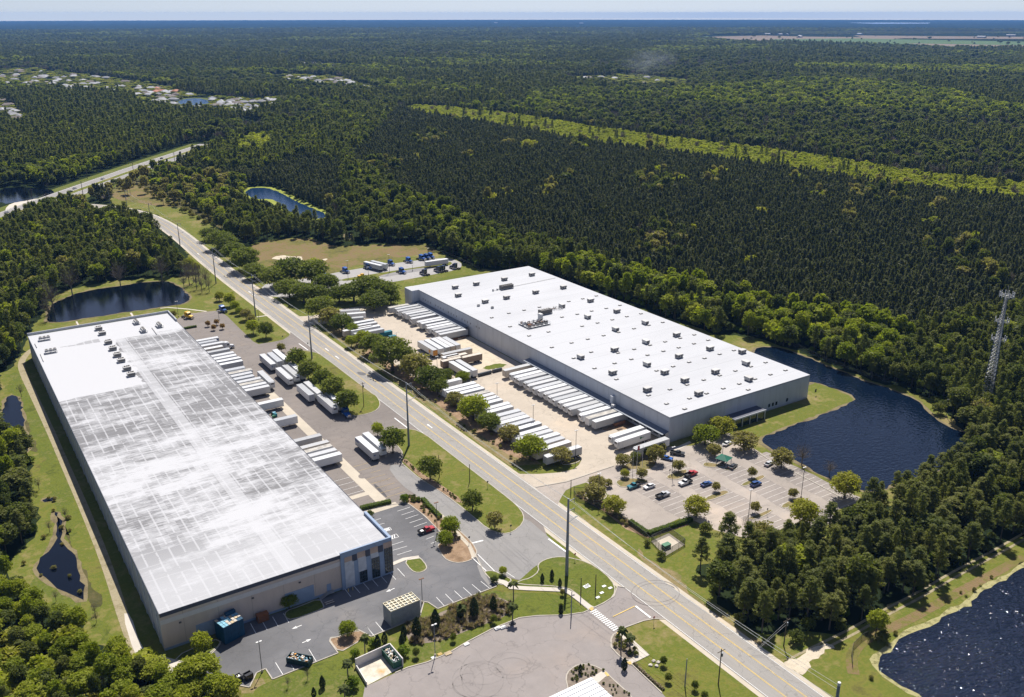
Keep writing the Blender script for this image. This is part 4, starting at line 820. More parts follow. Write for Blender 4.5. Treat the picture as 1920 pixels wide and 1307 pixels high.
# left warehouse docks (tails against the wall x 98.6, noses to the east)
G6 = 'trailers backed onto the docks of the left warehouse'
yA = [(447.6, 0, 0), (443.4, 0, 0), (438.8, 2, 0), (433.2, 3, -2), (427.8, 1, 0), (421.4, 0, 0), (417.0, 0, 0), (412.8, 2, 0), (408.2, 1, 0), (399.2, 0, 0), (394.6, 0, 0), (390.6, 1, -1), (386.4, 0, 0), (382.0, 1, 0), (378.4, 0, 0), (374.6, 0, 0), (370.9, 4, 0), (353.4, 0, 0), (333.8, 5, 0), (311.2, 1, 0), (304.0, 3, 0), (300.0, 0, 0), (296.0, 0, 0), (292.0, 0, 0)]
for i, (y, k, dx) in enumerate(yA):
    p = (T_v, T_g, T_r, T_t, T_dl, T_v)[k]
    lb = {16: 'white trailer with a dark logo on its side at the left docks', 17: 'lone white trailer between two empty bays at the left docks', 18: 'lone trailer next to the blue and green pallets at the left docks'}.get(i, '%s trailer from the far end at the docks of the streaked-roof warehouse' % nth(i))
    put(p, 97.9 + dx + rnd.uniform(-.2, .2), y, PI + rnd.uniform(-.01, .01), lb, G6)
# left yard, parked along Y
G7 = 'trailers parked in pairs across the left yard'
for x, y0, k, lb in ((124.6, 395.0, 0, 'leftmost trailer of the far trio in the left yard'), (128.4, 396.8, 0, 'middle trailer of the far trio in the left yard'), (131.9, 397.8, 1, 'right trailer of the far trio, beside the thin young tree'), (124.9, 373.4, 6, 'left trailer of the second pair in the left yard'), (128.7, 375.0, 6, 'right trailer of the second pair, nose under the dark tree'), (132.2, 376.5, 0, 'trailer hidden behind the second pair under the trees'), (116.5, 374.0, 6, 'lone refrigerated trailer parked close behind the left dock row'), (125.8, 350.4, 0, 'left grey-sided trailer of the third pair in the left yard'), (129.4, 350.0, 1, 'right trailer of the third pair in the left yard'), (129.0, 332.8, 6, 'refrigerated trailer beside the blue tractor in the left yard'), (132.8, 334.2, 1, 'trailer coupled behind the blue tractor under the dark tree'), (125.4, 285.2, 0, 'left trailer of the nearest pair on the open asphalt'), (129.3, 287.0, 7, 'right trailer of the nearest pair, beside the round tree')):
    put({0: T_v, 1: T_g, 6: T_r, 7: T_gl}[k], x, y0, -PI / 2 if k != 6 and k != 7 else PI / 2 * -1, lb, G7) if k not in (6, 7) else put({6: T_r, 7: T_gl}[k], x, y0 + 16.2, PI / 2, lb, G7)
G8 = 'trailers in the far lorry park'
tp = q(600, 460, 6.4, '690,255 750,240', 2)
put(T_v, tp[0][0], tp[0][1] - 6, -PI / 2 + .3, 'left trailer of the pair in the far lorry park', G8); put(T_v, tp[1][0], tp[1][1] - 6, -PI / 2 + .3, 'right trailer of the pair in the far lorry park', G8)
x, y = q(600, 460, 6.4, '1530,215', 1)[0]; put(T_v, x, y, -.08, 'lone trailer across the end of the far lorry park', G8)
# ------------------------------------------------------------------ tractors
def tractor(paint_, name='lorry_tractor', cat='lorry tractor'):     # faces +X, origin on the ground midway
    r = thing(name, '', cat)
    sl_ = MB().prism([(-1.9, -1.2), (.7, -1.2), (.7, 1.2), (-1.9, 1.2)], 1.1, 3.3).box(-1.9, -.1, -1.15, 1.15, 3.3, 3.75)
    sl_.raw([(-.1, -1.1, 3.3), (-.1, 1.1, 3.3), (.7, 1.0, 3.3), (.7, -1.0, 3.3), (-.1, -1.1, 3.75), (-.1, 1.1, 3.75)], [(0, 3, 4), (1, 5, 2), (4, 3, 2, 5)])
    sl_.build('sleeper_cab', paint_, r)
    h = MB().raw([(.7, -1.05, .8), (3.1, -.95, .75), (3.1, .95, .75), (.7, 1.05, .8), (.7, -.95, 2.1), (2.9, -.8, 1.7), (2.9, .8, 1.7), (.7, .95, 2.1)], [(4, 5, 6, 7), (0, 1, 5, 4), (1, 2, 6, 5), (2, 3, 7, 6)]); h.build('bonnet', paint_, r)
    MB().raw([(.72, -1.1, 2.12), (1.0, -.95, 2.1), (1.0, .95, 2.1), (.72, 1.1, 2.12), (.71, -1.1, 3.1), (.71, 1.1, 3.1)], [(0, 1, 4), (1, 2, 5, 4), (2, 3, 5)]).build('windscreen', m_screen, r)
    for s in (-1, 1):
        MB().box(-.5, .4, min(s * 1.2, s * 1.23), max(s * 1.2, s * 1.23), 2.1, 2.9).build('side_window', m_screen, r); MB().tube((-2.05, s * .95, 1.1), (-2.05, s * .95, 4.0), .09).build('exhaust_stack', m_chrome, r)
        MB().tube((-1.7, s * 1.0, .75), (-.1, s * 1.0, .75), .33, n=12).build('fuel_tank', m_chrome, r); MB().box(2.95, 3.12, s * .8 - .18, s * .8 + .18, .95, 1.2).build('headlight', m_lamp, r)
    MB().box(3.0, 3.14, -.5, .5, .85, 1.6).build('grille', m_chrome, r); MB().box(3.05, 3.3, -1.15, 1.15, .4, .75).build('bumper', m_chrome, r)
    MB().box(-4.6, 2.8, -.42, -.3, .65, .95).box(-4.6, 2.8, .3, .42, .65, .95).box(-3.9, -2.9, -.5, .5, .95, 1.1).build('chassis', m_frame, r)
    for x in (2.2, -2.9, -4.1):
        for s in (-1, 1):
            w = MB().tube((x, s * (.95 if x > 0 else .6), .52), (x, s * 1.22, .52), .52, n=14).build('wheel', m_tyre, r); MB().tube((x, s * 1.22, .52), (x, s * 1.24, .52), .28, n=10).build('hub', m_chrome, w)
    return r
K_b = tractor(m_blu); K_d = tractor(m_dblu); K_w = tractor(m_cabw); K_y = tractor(m_yelp)
GT = 'tractors in the far lorry park'
fw = -PI / 2 + .3
for i, (s, k, rz, lb) in enumerate((('30,335', 0, fw, 'blue tractor at the tree edge, first in the far lorry park'), ('305,305', 0, fw, 'second blue tractor in the far lorry park row, near the first lamp'), ('585,258', 0, fw, 'dark blue tractor left of the trailer pair in the lorry park'), ('848,215', 0, fw, 'blue tractor beside the lamp post, right of the trailer pair'), ('1064,182', 0, fw, 'lone blue tractor mid-row at the meadow edge'), ('1220,152', 0, fw, 'left of three blue tractors together at the meadow edge'), ('1278,143', 0, fw, 'middle of three blue tractors together at the meadow edge'), ('1328,132', 0, fw, 'right of three blue tractors together at the meadow edge'), ('982,310', 0, fw, 'blue tractor on the worn inner row of the lorry park'), ('1242,325', 1, PI / 2 + .3, 'dark tractor at the near kerb of the lorry park'), ('1412,290', 1, PI / 2 + .3, 'left of two dark tractors below the lone lorry-park trailer'), ('1462,280', 1, PI / 2 + .3, 'right of two dark tractors below the lone lorry-park trailer'), ('1605,255', 1, PI / 2 + .5, 'black tractor at the rounded end of the lorry park'))):
    x, y = q(600, 460, 6.4, s, 1.5)[0]; place((K_b, K_d)[k], (x, y, .13), rz, lb, GT)
x, y = W(353, 592, 1.5); place(K_y, (x, y, .12), -PI / 2 + .5, 'yellow yard tractor parked north of the left warehouse', 'yard tractors')
x, y = W(417, 580, 1.5); place(K_b, (x, y, .12), -PI / 2 + .3, 'bright blue tractor under the trees at the north car park', 'yard tractors')
x, y = 132.8, 330.2; place(K_b, (x, y, .12), -PI / 2, 'blue tractor coupled to a trailer at the tip of the grass island', 'yard tractors')
place(K_w, (116.2, 438.8, .12), 0, 'white tractor coupled to a docked trailer at the left warehouse', 'yard tractors')
x, y = W(676, 516.5, 1); o = thing('yard_truck', 'small yellow flatbed utility vehicle in the far lorry park', 'utility vehicle', (x, y, .13), .3)
MB().box(-2.2, .4, -.95, .95, .7, 1.3).build('bed', m_yelp, o); MB().box(.4, 2.1, -.9, .9, .5, 1.9).build('cab', m_yelp, o); MB().box(.6, 2.12, -.85, .85, 1.2, 1.75).build('windows', m_screen, o)
for x in (-1.4, 1.4):
    for s in (-1, 1): MB().tube((x, s * .7, .4), (x, s * .97, .4), .4, n=12).build('wheel', m_tyre, o)
# ------------------------------------------------------------------ cars and pickups (face +X)
def hull(mb, prof, w, m=0, taper=.06):
    n = len(prof); v = []
    for s in (-1, 1):
        for x, z in prof: v.append((x, s * (w - (taper * max(0, z - .8) / .6)), z))
    f = [tuple(range(n)), tuple(range(2 * n - 1, n - 1, -1))] + [(i, i + n, (i + 1) % n + n, (i + 1) % n) for i in range(n)]
    mb.raw(v, f, m); return mb
def car(mat, suv=False):
    r = thing('parked_car', '', 'car'); h = .25 if suv else 0
    hull(MB(), [(-2.25, .35), (2.2, .35), (2.3, .6), (2.15, .85 + h / 2), (1.1, .98 + h / 2), (-1.7, 1.0 + h / 2), (-2.2, .95 + h / 2)], .9).build('body', mat, r)
    hull(MB(), [(-1.85 - h, .99 + h / 2), (1.05, .97 + h / 2), (.35, 1.42 + h), (-1.2 - h * 1.5, 1.42 + h)], .82, taper=.25).build('windows', m_screen, r)
    MB().box(-1.1 - h * 1.5, .25, -.58, .58, 1.40 + h, 1.45 + h).build('roof', mat, r)
    for s in (-1, 1): MB().box(2.15, 2.3, s * .65 - .2, s * .65 + .2, .62, .78).build('headlight', m_lamp, r); MB().box(-2.27, -2.2, s * .68 - .18, s * .68 + .18, .7, .9).build('tail_light', m_tail, r)
    for x in (-1.4, 1.4):
        for s in (-1, 1):
            w = MB().tube((x, s * .68, .33), (x, s * .92, .33), .33, n=12).build('wheel', m_tyre, r); MB().tube((x, s * .92, .33), (x, s * .935, .33), .2, n=8).build('rim', m_silver, w)
    return r
def pickup(mat, bed=None):
    r = thing('pickup_truck', '', 'pickup truck'); bed = bed or mat
    hull(MB(), [(-.6, .45), (2.7, .45), (2.8, .8), (2.65, 1.15), (1.3, 1.22), (-.6, 1.25)], .98).build('body', mat, r)
    hull(MB(), [(-.6, 1.24), (1.35, 1.2), (.75, 1.78), (-.5, 1.8)], .92, taper=.22).build('windows', m_screen, r); MB().box(-.45, .65, -.68, .68, 1.78, 1.83).build('roof', mat, r)
    MB().box(-2.8, -.62, -.98, .98, .5, .75).box(-2.8, -.62, -.98, -.88, .75, 1.25).box(-2.8, -.62, .88, .98, .75, 1.25).box(-2.8, -2.72, -.88, .88, .75, 1.22).build('load_bed', bed, r)
    for s in (-1, 1): MB().box(2.65, 2.82, s * .72 - .2, s * .72 + .2, .8, 1.02).build('headlight', m_lamp, r)
    for x in (-1.75, 1.85):
        for s in (-1, 1):
            w = MB().tube((x, s * .74, .4), (x, s * 1.0, .4), .4, n=12).build('wheel', m_tyre, r); MB().tube((x, s * 1.0, .4), (x, s * 1.015, .4), .24, n=8).build('rim', m_silver, w)
    return r
m_cblue = paint('car_blue', (.02, .07, .22), .25, .1); m_cteal = paint('car_teal', (.01, .16, .2), .25, .1); m_cdark = paint('car_dark', (.05, .055, .06), .25, .1)
def parkcar(maker, s, rz, lb, z=.07, org=(1060, 760, 5.333)):
    x, y = q(*org, s, .8)[0]; maker['label'] = lb; maker['group'] = 'vehicles in the right car park'; maker.location = (x, y, z); maker.rotation_euler = (0, 0, rz)
parkcar(pickup(m_cteal, m_blk), '682,803', PI + .05, 'teal pickup truck parked against the oval grass island'); parkcar(car(m_cabw), '835,808', PI, 'small white car next to the teal pickup truck')
parkcar(pickup(m_silver, m_blk), '972,895', 0.03, 'black and silver pickup truck standing alone in the open row'); parkcar(pickup(m_cabw, m_blk), '1195,770', PI + .02, 'dark pickup with white bonnet below the red one')
parkcar(pickup(m_red, m_blk), '1250,685', .03, 'dark red pickup truck by the grass island with the small tree'); parkcar(car(m_cblue), '1405,783', 0, 'blue saloon car alone in the middle of the car park')
parkcar(car(m_cblue, True), '1900,785', 0, 'blue car beside the long island with the small tree'); parkcar(pickup(m_cdark, m_blk), '1118,478', -.9, 'black pickup parked in the warehouse shade'); parkcar(car(m_blu), '1012,525', -1.1, 'bright blue car half hidden under the olive tree')
parkcar(car(m_cabw), '1615,378', 0.2, 'white car under the trees by the entrance'); parkcar(car(m_cdark), '1672,608', .3, 'dark saloon beside the green pavilion'); parkcar(car(m_silver), '645,367', .2, 'silver car at the lake-side kerb', org=(1320, 800, 5.333))
p_ = pickup(m_red, m_blk); parkcar(p_, '1272,215', .02, 'red pickup truck with black bed in the small lot by the office corner', .12, (600, 960, 6.4)); p_['group'] = 'vehicles in the office lot'
MB().box(-2.2, -1.2, -.6, .5, .76, 1.1).build('load', m_white, p_)
CWm = car(m_cabw); CDk = car(m_cdark)
hx = math.atan2(1082 - 920, 225 - 104)
for s, k, f, lb in (('1025,405', 0, 0, 'white car heading away on the far carriageway'), ('745,500', 0, 0, 'white car on the highway behind the dark one'), ('705,532', 1, 0, 'dark car on the highway in front of a white one'), ('65,740', 0, 0, 'white van-like car at the left edge of the highway'), ('1622,243', 1, 1, 'dark car far along the highway, near carriageway'), ('1615,200', 1, 0, 'dark car far along the highway, far carriageway')):
    x, y = q(0, 260, 5.333, s)[0]; place((CWm, CDk)[k], (x, y, .12), hx + PI * f, lb, 'cars on the highway', (1.15, 1.15, 1.15))
# ------------------------------------------------------------------ skips, bins, crates, tanks
def skip(name, lb, cat, loc_, rz, L, Wd, H, mat, fill=None, seed=1):
    r = thing(name, lb, cat, loc_, rz); t_ = .09
    w = MB().box(-L / 2, L / 2, -Wd / 2, -Wd / 2 + t_, .2, H).box(-L / 2, L / 2, Wd / 2 - t_, Wd / 2, .2, H).box(-L / 2, -L / 2 + t_, -Wd / 2 + t_, Wd / 2 - t_, .2, H).box(L / 2 - t_, L / 2, -Wd / 2 + t_, Wd / 2 - t_, .2, H).box(-L / 2, L / 2, -Wd / 2, Wd / 2, .1, .2)
    for s in (-1, 1):
        for i in range(int(L / .7)): x = -L / 2 + .35 + i * .7; w.box(x, x + .12, min(s * Wd / 2, s * (Wd / 2 + .09)), max(s * Wd / 2, s * (Wd / 2 + .09)), .2, H - .05)
    w.build('body', mat, r)
    MB().box(-L / 2, L / 2, -Wd / 2 - .06, -Wd / 2 + .1, H, H + .08).box(-L / 2, L / 2, Wd / 2 - .1, Wd / 2 + .06, H, H + .08).build('rim', mat, r)
    if fill:
        g_ = MB(); rr_ = random.Random(seed)
        for i in range(70):
            x, y, z = rr_.uniform(-L / 2 + .4, L / 2 - .4), rr_.uniform(-Wd / 2 + .3, Wd / 2 - .3), H - .5 + rr_.uniform(-.1, .5); s_ = rr_.uniform(.2, .5)
            g_.bar((x, y, z), (x + rr_.uniform(-1, 1) * s_, y + rr_.uniform(-1, 1) * s_, z + rr_.uniform(-.2, .3)), s_, s_ * .6, rr_.randint(0, len(fill) - 1))
        g_.build('rubbish', fill, r)
    return r
m_cyan = flat('pale_blue_wrap', (.20, .42, .52), .6); m_pal = flat('pale_wood', (.55, .44, .28), .8, var=.2)
def dirang(a, b): return math.atan2(b[1] - a[1], b[0] - a[0])
k = q(400, 1080, 6.4, '890,1040 1130,1090'); x, y = q(400, 1080, 6.4, '1030,1010', .8)[0]
skip('skip', 'open skip heaped with cardboard and rubbish on the left lot', 'skip', (x, y, .1), dirang(*k), 6.4, 2.5, 1.7, m_teal if False else flat('dark_green_steel', (.015, .05, .06), .6), [m_white, m_orange, m_pal, m_cyan, m_doorw], 4)
for s, rz, lb in (('287,1232', .2, 'black wheelie skip with a white sheet on its lid'), ('412,1200', .2, 'black bin nearest the lamp post on the left lot')):
    x, y = q(400, 1080, 6.4, s, .8)[0]; o = skip('bin', lb, 'bin', (x, y, .1), rz, 2.0, 1.7, 1.5, m_blk); MB().box(-1.02, 1.02, -.85, 0, 1.6, 1.66).build('lid', m_blk, o)
    if s[0] == '2': MB().box(-.3, .5, -.6, .2, 1.67, 1.7).build('sheet', m_white, o)
# stacks
def stack_grid(name, lb, cat, rx0, ry0, rx1, ry1, H, nx, ny, mats, seed):
    pass
# grey stack of bins: base corners from its foot
bq = q(640, 1100, 6.4, '598,495 945,350 510,405'); p0 = Vector(bq[0]); p1 = Vector(bq[1]); L = 11.6; rz = dirang(bq[0], bq[1]); Hs = 5.0
sx0 = thing('crate_stack', 'tall grey stack of plastic bins with a cream grid of open tops', 'stack of crates', (*bq[0], .1), rz)
m_bin = flat('grey_bin_plastic', (.30, .315, .32), .6, var=.12, scale=.9); m_cream = flat('cream_plastic', (.66, .60, .44), .6)
L = (p1 - p0).length; D = 4.6; g_ = MB(); ny, nx, nz = 3 + 1, 8, 9
for k_ in range(nz): z0 = .05 + k_ * Hs / nz; g_.box(0, L, 0, D, z0, z0 + Hs / nz - .09)
g_.box(.1, L - .1, .1, D - .1, 0, Hs - .6, 1); g_.build('bin_tiers', [m_bin, m_dark], sx0)
tg = MB()
for i in range(nx + 1): x = L * i / nx; tg.box(max(0, x - .13), min(L, x + .13), 0, D, Hs - .05, Hs + .28)
for j in range(ny + 1): y = D * j / ny; tg.box(0, L, max(0, y - .13), min(D, y + .13), Hs - .045, Hs + .285)
tg.build('open_tops', m_cream, sx0)
bl2 = MB(); rr_ = random.Random(2)
for i in range(nx):
    for j in range(ny): bl2.box(L * i / nx + .2, L * (i + 1) / nx - .2, D * j / ny + .2, D * (j + 1) / ny - .2, Hs - .04, Hs + .0 + .0, rr_.randint(0, 1))
bl2.build('bin_floors', [m_cream if False else m_bin, flat('tan_plastic', (.30, .26, .18), .7)], sx0)
# blue stack
bq = q(400, 1080, 6.4, '140,830 380,700'); rz = dirang(*bq); L = (Vector(bq[1]) - Vector(bq[0])).length; o = thing('crate_stack', 'tall stack of blue crates topped with pale lids beside the beige wall', 'stack of crates', (*bq[0], .1), rz)
m_crate = flat('blue_crate_plastic', (.006, .06, .12), .5, var=.2, scale=.8); g_ = MB().box(.08, L - .08, .08, 4.6, 0, 5.2); n = 9
for i in range(n): x = L * i / n; g_.box(x + .05, x + L / n - .12, 0, 4.7, .0, 5.0 + rr_.uniform(0, .3))
g_.box(3.2, L - .1, 3.6, 4.7, 5.2, 6.2); g_.build('crates', m_crate, o)
tg = MB()
for i in range(7):
    for j in range(4):
        if rr_.random() < .86: tg.box(L * i / 7 + .06, L * (i + 1) / 7 - .06, 4.7 * j / 4 + .06, 4.7 * (j + 1) / 4 - .06, 5.31, 5.42, rr_.choice((0, 0, 1, 1, 2)))
tg.build('lids', [m_pal, m_cyan, m_walk], o)
x, y = q(400, 1080, 6.4, '550,440', 1)[0]; o = thing('wooden_crate', 'brown slatted crate against the beige wall beside the blue stack', 'crate', (x, 215.4, .1)); g_ = MB()
for i in range(5): g_.box(-1.6, 1.6, -.9, .9, .1 + i * .45, .42 + i * .45)
g_.build('slats', flat('orange_brown_wood', (.26, .10, .04), .8), o); MB().box(-1.5, -1.35, -.95, -.9, 0, 2.3).box(1.35, 1.5, -.95, -.9, 0, 2.3).build('posts', m_wood, o)
x, y = q(400, 1080, 6.4, '1385,310', .3)[0]; o = tag(MB().box(-1.4, 1.4, -.8, .8, .05, .2).box(-1.3, 1.3, -.75, -.5, .2, .32, 1).box(-1.3, 1.3, .1, .4, .2, .32, 1).build('pallet', [m_wood, m_walk], loc=(x, y, .1)), 'flat wooden pallet half in the wall shade on the left lot', 'pallet')
# walled enclosure with a green skip
E0, E1, E2, E3 = q(640, 1100, 6.4, '165,965 580,775 735,960 300,1190'); o = thing('bin_enclosure', 'low pale walled enclosure with rust-stained floor at the plaza edge', 'enclosure', (*E0, 0))
def rel(p): return (p[0] - E0[0], p[1] - E0[1])
def wall_(a, b, h, w, mb): mb.bar((*rel(a), h / 2), (*rel(b), h / 2), w, h); return mb
wall_(E0, E1, 2.6, .25, MB()).build('wall', m_band, o); wall_(E0, E3, 1.2, .22, MB()).build('wall', m_band, o); wall_(E1, E2, 2.6, .25, MB()).build('wall', m_band, o)
m_pad, t, b = new_mat('stained_slab'); f1 = noise(t, pos(t), .35, 5, .6); f2 = noise(t, pos(t), .2, 4, .5)
c_ = ramp(t, f1, [(.35, (.42, .38, .30)), (.6, (.62, .57, .46))]); c_ = mixc(t, ramp(t, f2, [(.52, g3(0)), (.66, g3(1))]), c_, (.52, .30, .10)); t.links.new(c_, b.inputs['Base Color']); b.inputs['Roughness'].default_value = .8
MB().prism([rel(p) for p in (E0, E1, E2, E3)], .05, .11).build('floor_slab', m_pad, o)
c1 = tuple(E1[i] * .45 + E2[i] * .45 + (E0[i] + E3[i]) * .05 for i in (0, 1)); sk2 = skip('skip', 'green skip full of white bags inside the walled enclosure', 'skip', (c1[0] - .4, c1[1], .12), dirang(E1, E2), 6.6, 2.3, 2.0, flat('green_steel', (.02, .09, .06), .6), [m_white, m_walk, m_pal, m_doorw], 9)
for s, L_, Wd, mt, lb in (('1495,685', 1.5, 1.0, m_white, 'small white board lying by the plaza kerb'), ('1272,795', 1.9, 1.3, m_pal, 'pale wooden pallet by the plaza kerb'), ('1175,805', 1.2, 1.0, m_yel, 'yellow crate top by the plaza kerb'), ('1100,845', 1.3, .9, m_white, 'white box at the foot of the grey lamp post')):
    x, y = q(640, 1100, 6.4, s, .3)[0]; o = MB().box(-L_ / 2, L_ / 2, -Wd / 2, Wd / 2, .0, .12)
    for i in range(4): o.box(-L_ / 2, L_ / 2, -Wd / 2 + i * Wd / 4, -Wd / 2 + i * Wd / 4 + Wd / 6, .12, .25)
    tag(o.build('pallet', mt, loc=(x, y, .06)), lb, 'pallet'); bpy.context.scene.objects
for s, lb in (('875,918', 'left white block by the plaza kerb'), ('907,912', 'right white block by the plaza kerb'), ('960,890', 'grey machine parts heaped at the plaza kerb under the palm')):
    x, y = q(640, 872, 3, s, .3)[0]; tag(MB().box(-.8, .8, -.5, .5, 0, .4).box(-.5, .5, -.3, .3, .4, .6).build('block', m_white if 'white' in lb else m_cdark, loc=(x, y, .06)), lb, 'block')
# things in the right yard
for s, lb in (('470,325', 'long dark tank lying beside the tan trailer, farther one'), ('595,292', 'long dark tank lying beside the tan trailer, nearer one')):
    x, y = q(820, 640, 5.333, s, .6)[0]; o = thing('tank', lb, 'tank', (x, y, .1), .03); MB().tube((-3.6 if s[0] == '4' else -2.4, 0, .8), (3.6 if s[0] == '4' else 2.4, 0, .8), .75, n=16).build('drum', m_cdark, o); MB().box(-2.5, -2.2, -.7, .7, 0, .5).box(2.0, 2.3, -.7, .7, 0, .5).build('saddles', m_frame, o)
x, y = q(820, 640, 5.333, '1800,815', 1)[0]; skip('skip', 'rusty skip of scrap wood beside the last docked trailer', 'skip', (x + .5, y, .1), 0.05, 5.5, 2.2, 1.6, m_rust, [m_wood, m_rust, m_pal], 6)
x, y = q(820, 640, 5.333, '1820,880', .2)[0]; tag(MB().box(-1.2, 1.2, -.6, .6, 0, .15).box(-1.1, 1.0, -.3, .5, .15, .3).build('pallet', m_wood, loc=(x, y, .1)), 'loose boards on the ground below the rusty skip', 'pallet')
for s, L_, lb, mt in (('860,345', 7.5, 'teal container behind the roadside trees, longer one', m_teal), ('935,385', 3.6, 'short teal container with orange patches by the lamp', m_teal), ('905,440', 6.5, 'low white box trailer among the trees beside the teal containers', m_tw)):
    x, y = q(560, 560, 5.333, s, 1.5)[0]; o = thing('container', lb, 'container', (x, y, .1), -.02); g_ = MB().box(-L_ / 2, L_ / 2, -1.2, 1.2, .15, 2.3)
    for i in range(int(L_ / .5)): x_ = -L_ / 2 + .2 + i * .5; g_.box(x_, x_ + .2, -1.26, -1.2, .25, 2.2); g_.box(x_, x_ + .2, 1.2, 1.26, .25, 2.2)
    g_.build('body', mt, o); MB().box(L_ / 2, L_ / 2 + .05, -1.1, 1.1, .2, 2.2).build('doors', m_frame, o)
o = thing('pallet_heap', 'blue and green wrapped pallets in the empty bay of the left docks', 'pallets', (*q(340, 600, 5.333, '930,935', 1)[0], .1)); r_ = random.Random(8)
for i in range(9):
    x_, y_ = r_.uniform(-5, 5), r_.uniform(-1.8, 1.8); h_ = r_.uniform(.5, 1.5); MB().box(x_ - .6, x_ + .6, y_ - .5, y_ + .5, .15, h_).box(x_ - .65, x_ + .65, y_ - .55, y_ + .55, 0, .15, 1).build('pallet_load', [r_.choice((m_teal, m_cyan, m_frame, m_mark)), m_wood], o)
o = thing('pallet_heap', 'brown timber heap by the end of the north docks', 'pallets', (*q(560, 560, 5.333, '1600,390', .5)[0], .1))
for i in range(12): x_, y_ = r_.uniform(-6, 6), r_.uniform(-1.5, 1.5); MB().box(x_ - 1.2, x_ + 1.2, y_ - .5, y_ + .5, 0, .3 + r_.random() * .7).build('timber_bundle', r_.choice((m_wood, m_rust, m_pal)), o)
o = thing('pavilion', 'small open pavilion with green hipped roof in the car park', 'pavilion', (*q(1060, 760, 5.333, '1578,590', 0)[0], .1), .3)
MB().raw([(-2.4, -2.4, 2.5), (2.4, -2.4, 2.5), (2.4, 2.4, 2.5), (-2.4, 2.4, 2.5), (0, 0, 3.9)], [(0, 1, 4), (1, 2, 4), (2, 3, 4), (3, 0, 4), (3, 2, 1, 0)]).build('roof', flat('green_roof', (.02, .14, .09), .5), o)
for a_ in (-2, 2):
    for c_2 in (-2, 2): MB().box(a_ - .08, a_ + .08, c_2 - .08, c_2 + .08, 0, 2.5).build('post', m_trim, o)
MB().box(-1.2, 1.2, -.4, .4, .7, .78).box(-1.2, 1.2, -.9, -.6, .4, .46).box(-1.2, 1.2, .6, .9, .4, .46).build('picnic_table', m_wood, o)
# fenced utility box
ub = q(640, 872, 3, '1740,430 1840,385 1930,450 1820,515'); o = thing('utility_enclosure', 'chain-link enclosure around a green utility box by the lawn', 'enclosure', (*ub[0], 0))
MB().prism([(p[0] - ub[0][0], p[1] - ub[0][1]) for p in ub], .05, .1).build('gravel_pad', m_slab, o)
m_mesh, t, b = new_mat('chain_link'); b.inputs['Base Color'].default_value = (.05, .055, .05, 1)
tr_ = t.nodes.new('ShaderNodeBsdfTransparent'); mx_ = t.nodes.new('ShaderNodeMixShader'); mx_.inputs[0].default_value = .32; t.links.new(tr_.outputs[0], mx_.inputs[1]); t.links.new(b.outputs[0], mx_.inputs[2]); t.links.new(mx_.outputs[0], t.nodes['Material Output'].inputs[0])
def fence(name, lb, pts, h=2.0, closed=False, parent=None, step=3.0, sag=True):
    o = parent or thing(name, lb, 'fence', (*pts[0], 0)); ox, oy = (parent.location.x, parent.location.y) if parent else pts[0]; n = len(pts); ms = MB(); ps = MB()
    for i in range(n if closed else n - 1):
        a = Vector(pts[i]) - Vector((ox, oy)); c = Vector(pts[(i + 1) % n]) - Vector((ox, oy)); ms.bar((a.x, a.y, h / 2 + .05), (c.x, c.y, h / 2 + .05), .03, h)
        ps.bar((a.x, a.y, h + .07), (c.x, c.y, h + .07), .06, .06); L_ = (c - a).length; k_ = max(1, int(L_ / step))
        for j in range(k_): p = a + (c - a) * (j / k_); ps.tube((p.x, p.y, 0), (p.x, p.y, h + .12), .045, n=5)
    ms.build('mesh', m_mesh, o); ps.build('posts_and_rail', m_cdark, o); return o
fence('f', '', ub, 2.2, True, o)
x, y = q(640, 872, 3, '1825,455', .8)[0]; o2 = thing('transformer_box', 'green utility cabinet inside the chain-link enclosure', 'utility box', (x, y, .1)); MB().box(-1.3, 1.3, -.8, .8, 0, 1.3).build('cabinet', flat('utility_green', (.03, .085, .055), .5), o2); MB().box(-1.36, 1.36, -.86, .86, 1.3, 1.38).build('lid', m_mark, o2); MB().tube((-1.8, 1.4, 0), (-1.8, 1.4, 2.4), .08).build('vent_pipe', m_hvl, o2)
fence('chain_link_fence', 'chain-link fence along the roadside of the right car park', q(640, 872, 3, '1305,170 1320,195 1420,235 1520,290 1620,345 1700,405 1735,440'))
fence('chain_link_fence', 'chain-link fence curving round the lorry park and far forest edge', q(600, 460, 6.4, '1290,95 1400,85 1500,100 1600,150 1740,210 1920,300'))
fence('chain_link_fence', 'chain-link fence on the far lake bank', q(1280, 436, 3, '370,610 440,590 540,610 640,650 700,680 860,750 1000,800 1160,850') )
fence('chain_link_fence', 'chain-link fence around the grassy bank of the rippled pond', q(1280, 872, 3, '950,1140 945,1080 955,1030 1000,985 1040,960'), 1.6)
x, y = q(0, 872, 3, '1150,1250')[0]; fence('chain_link_fence', 'small square chain-link pen at the bottom edge by the woods', q(0, 872, 3, '1105,1230 1160,1215 1195,1290 1150,1320'), 1.8, True)
g_ = thing('gate', 'grey metal swing gate at the car park entrance', 'gate', (*q(1060, 760, 5.333, '80,880')[0], .1), -.5)
MB().box(0, .15, -.07, .07, 0, 2.6).box(4, 4.15, -.07, .07, 0, 2.6).build('gate_posts', m_cdark, g_); gb = MB()
for i in range(12): gb.box(.3 + i * .31, .36 + i * .31, -.03, .03, .2, 2.2)
gb.box(.2, 4, -.04, .04, 2.1, 2.2).box(.2, 4, -.04, .04, .3, .4).build('gate_leaf', m_cdark, g_)
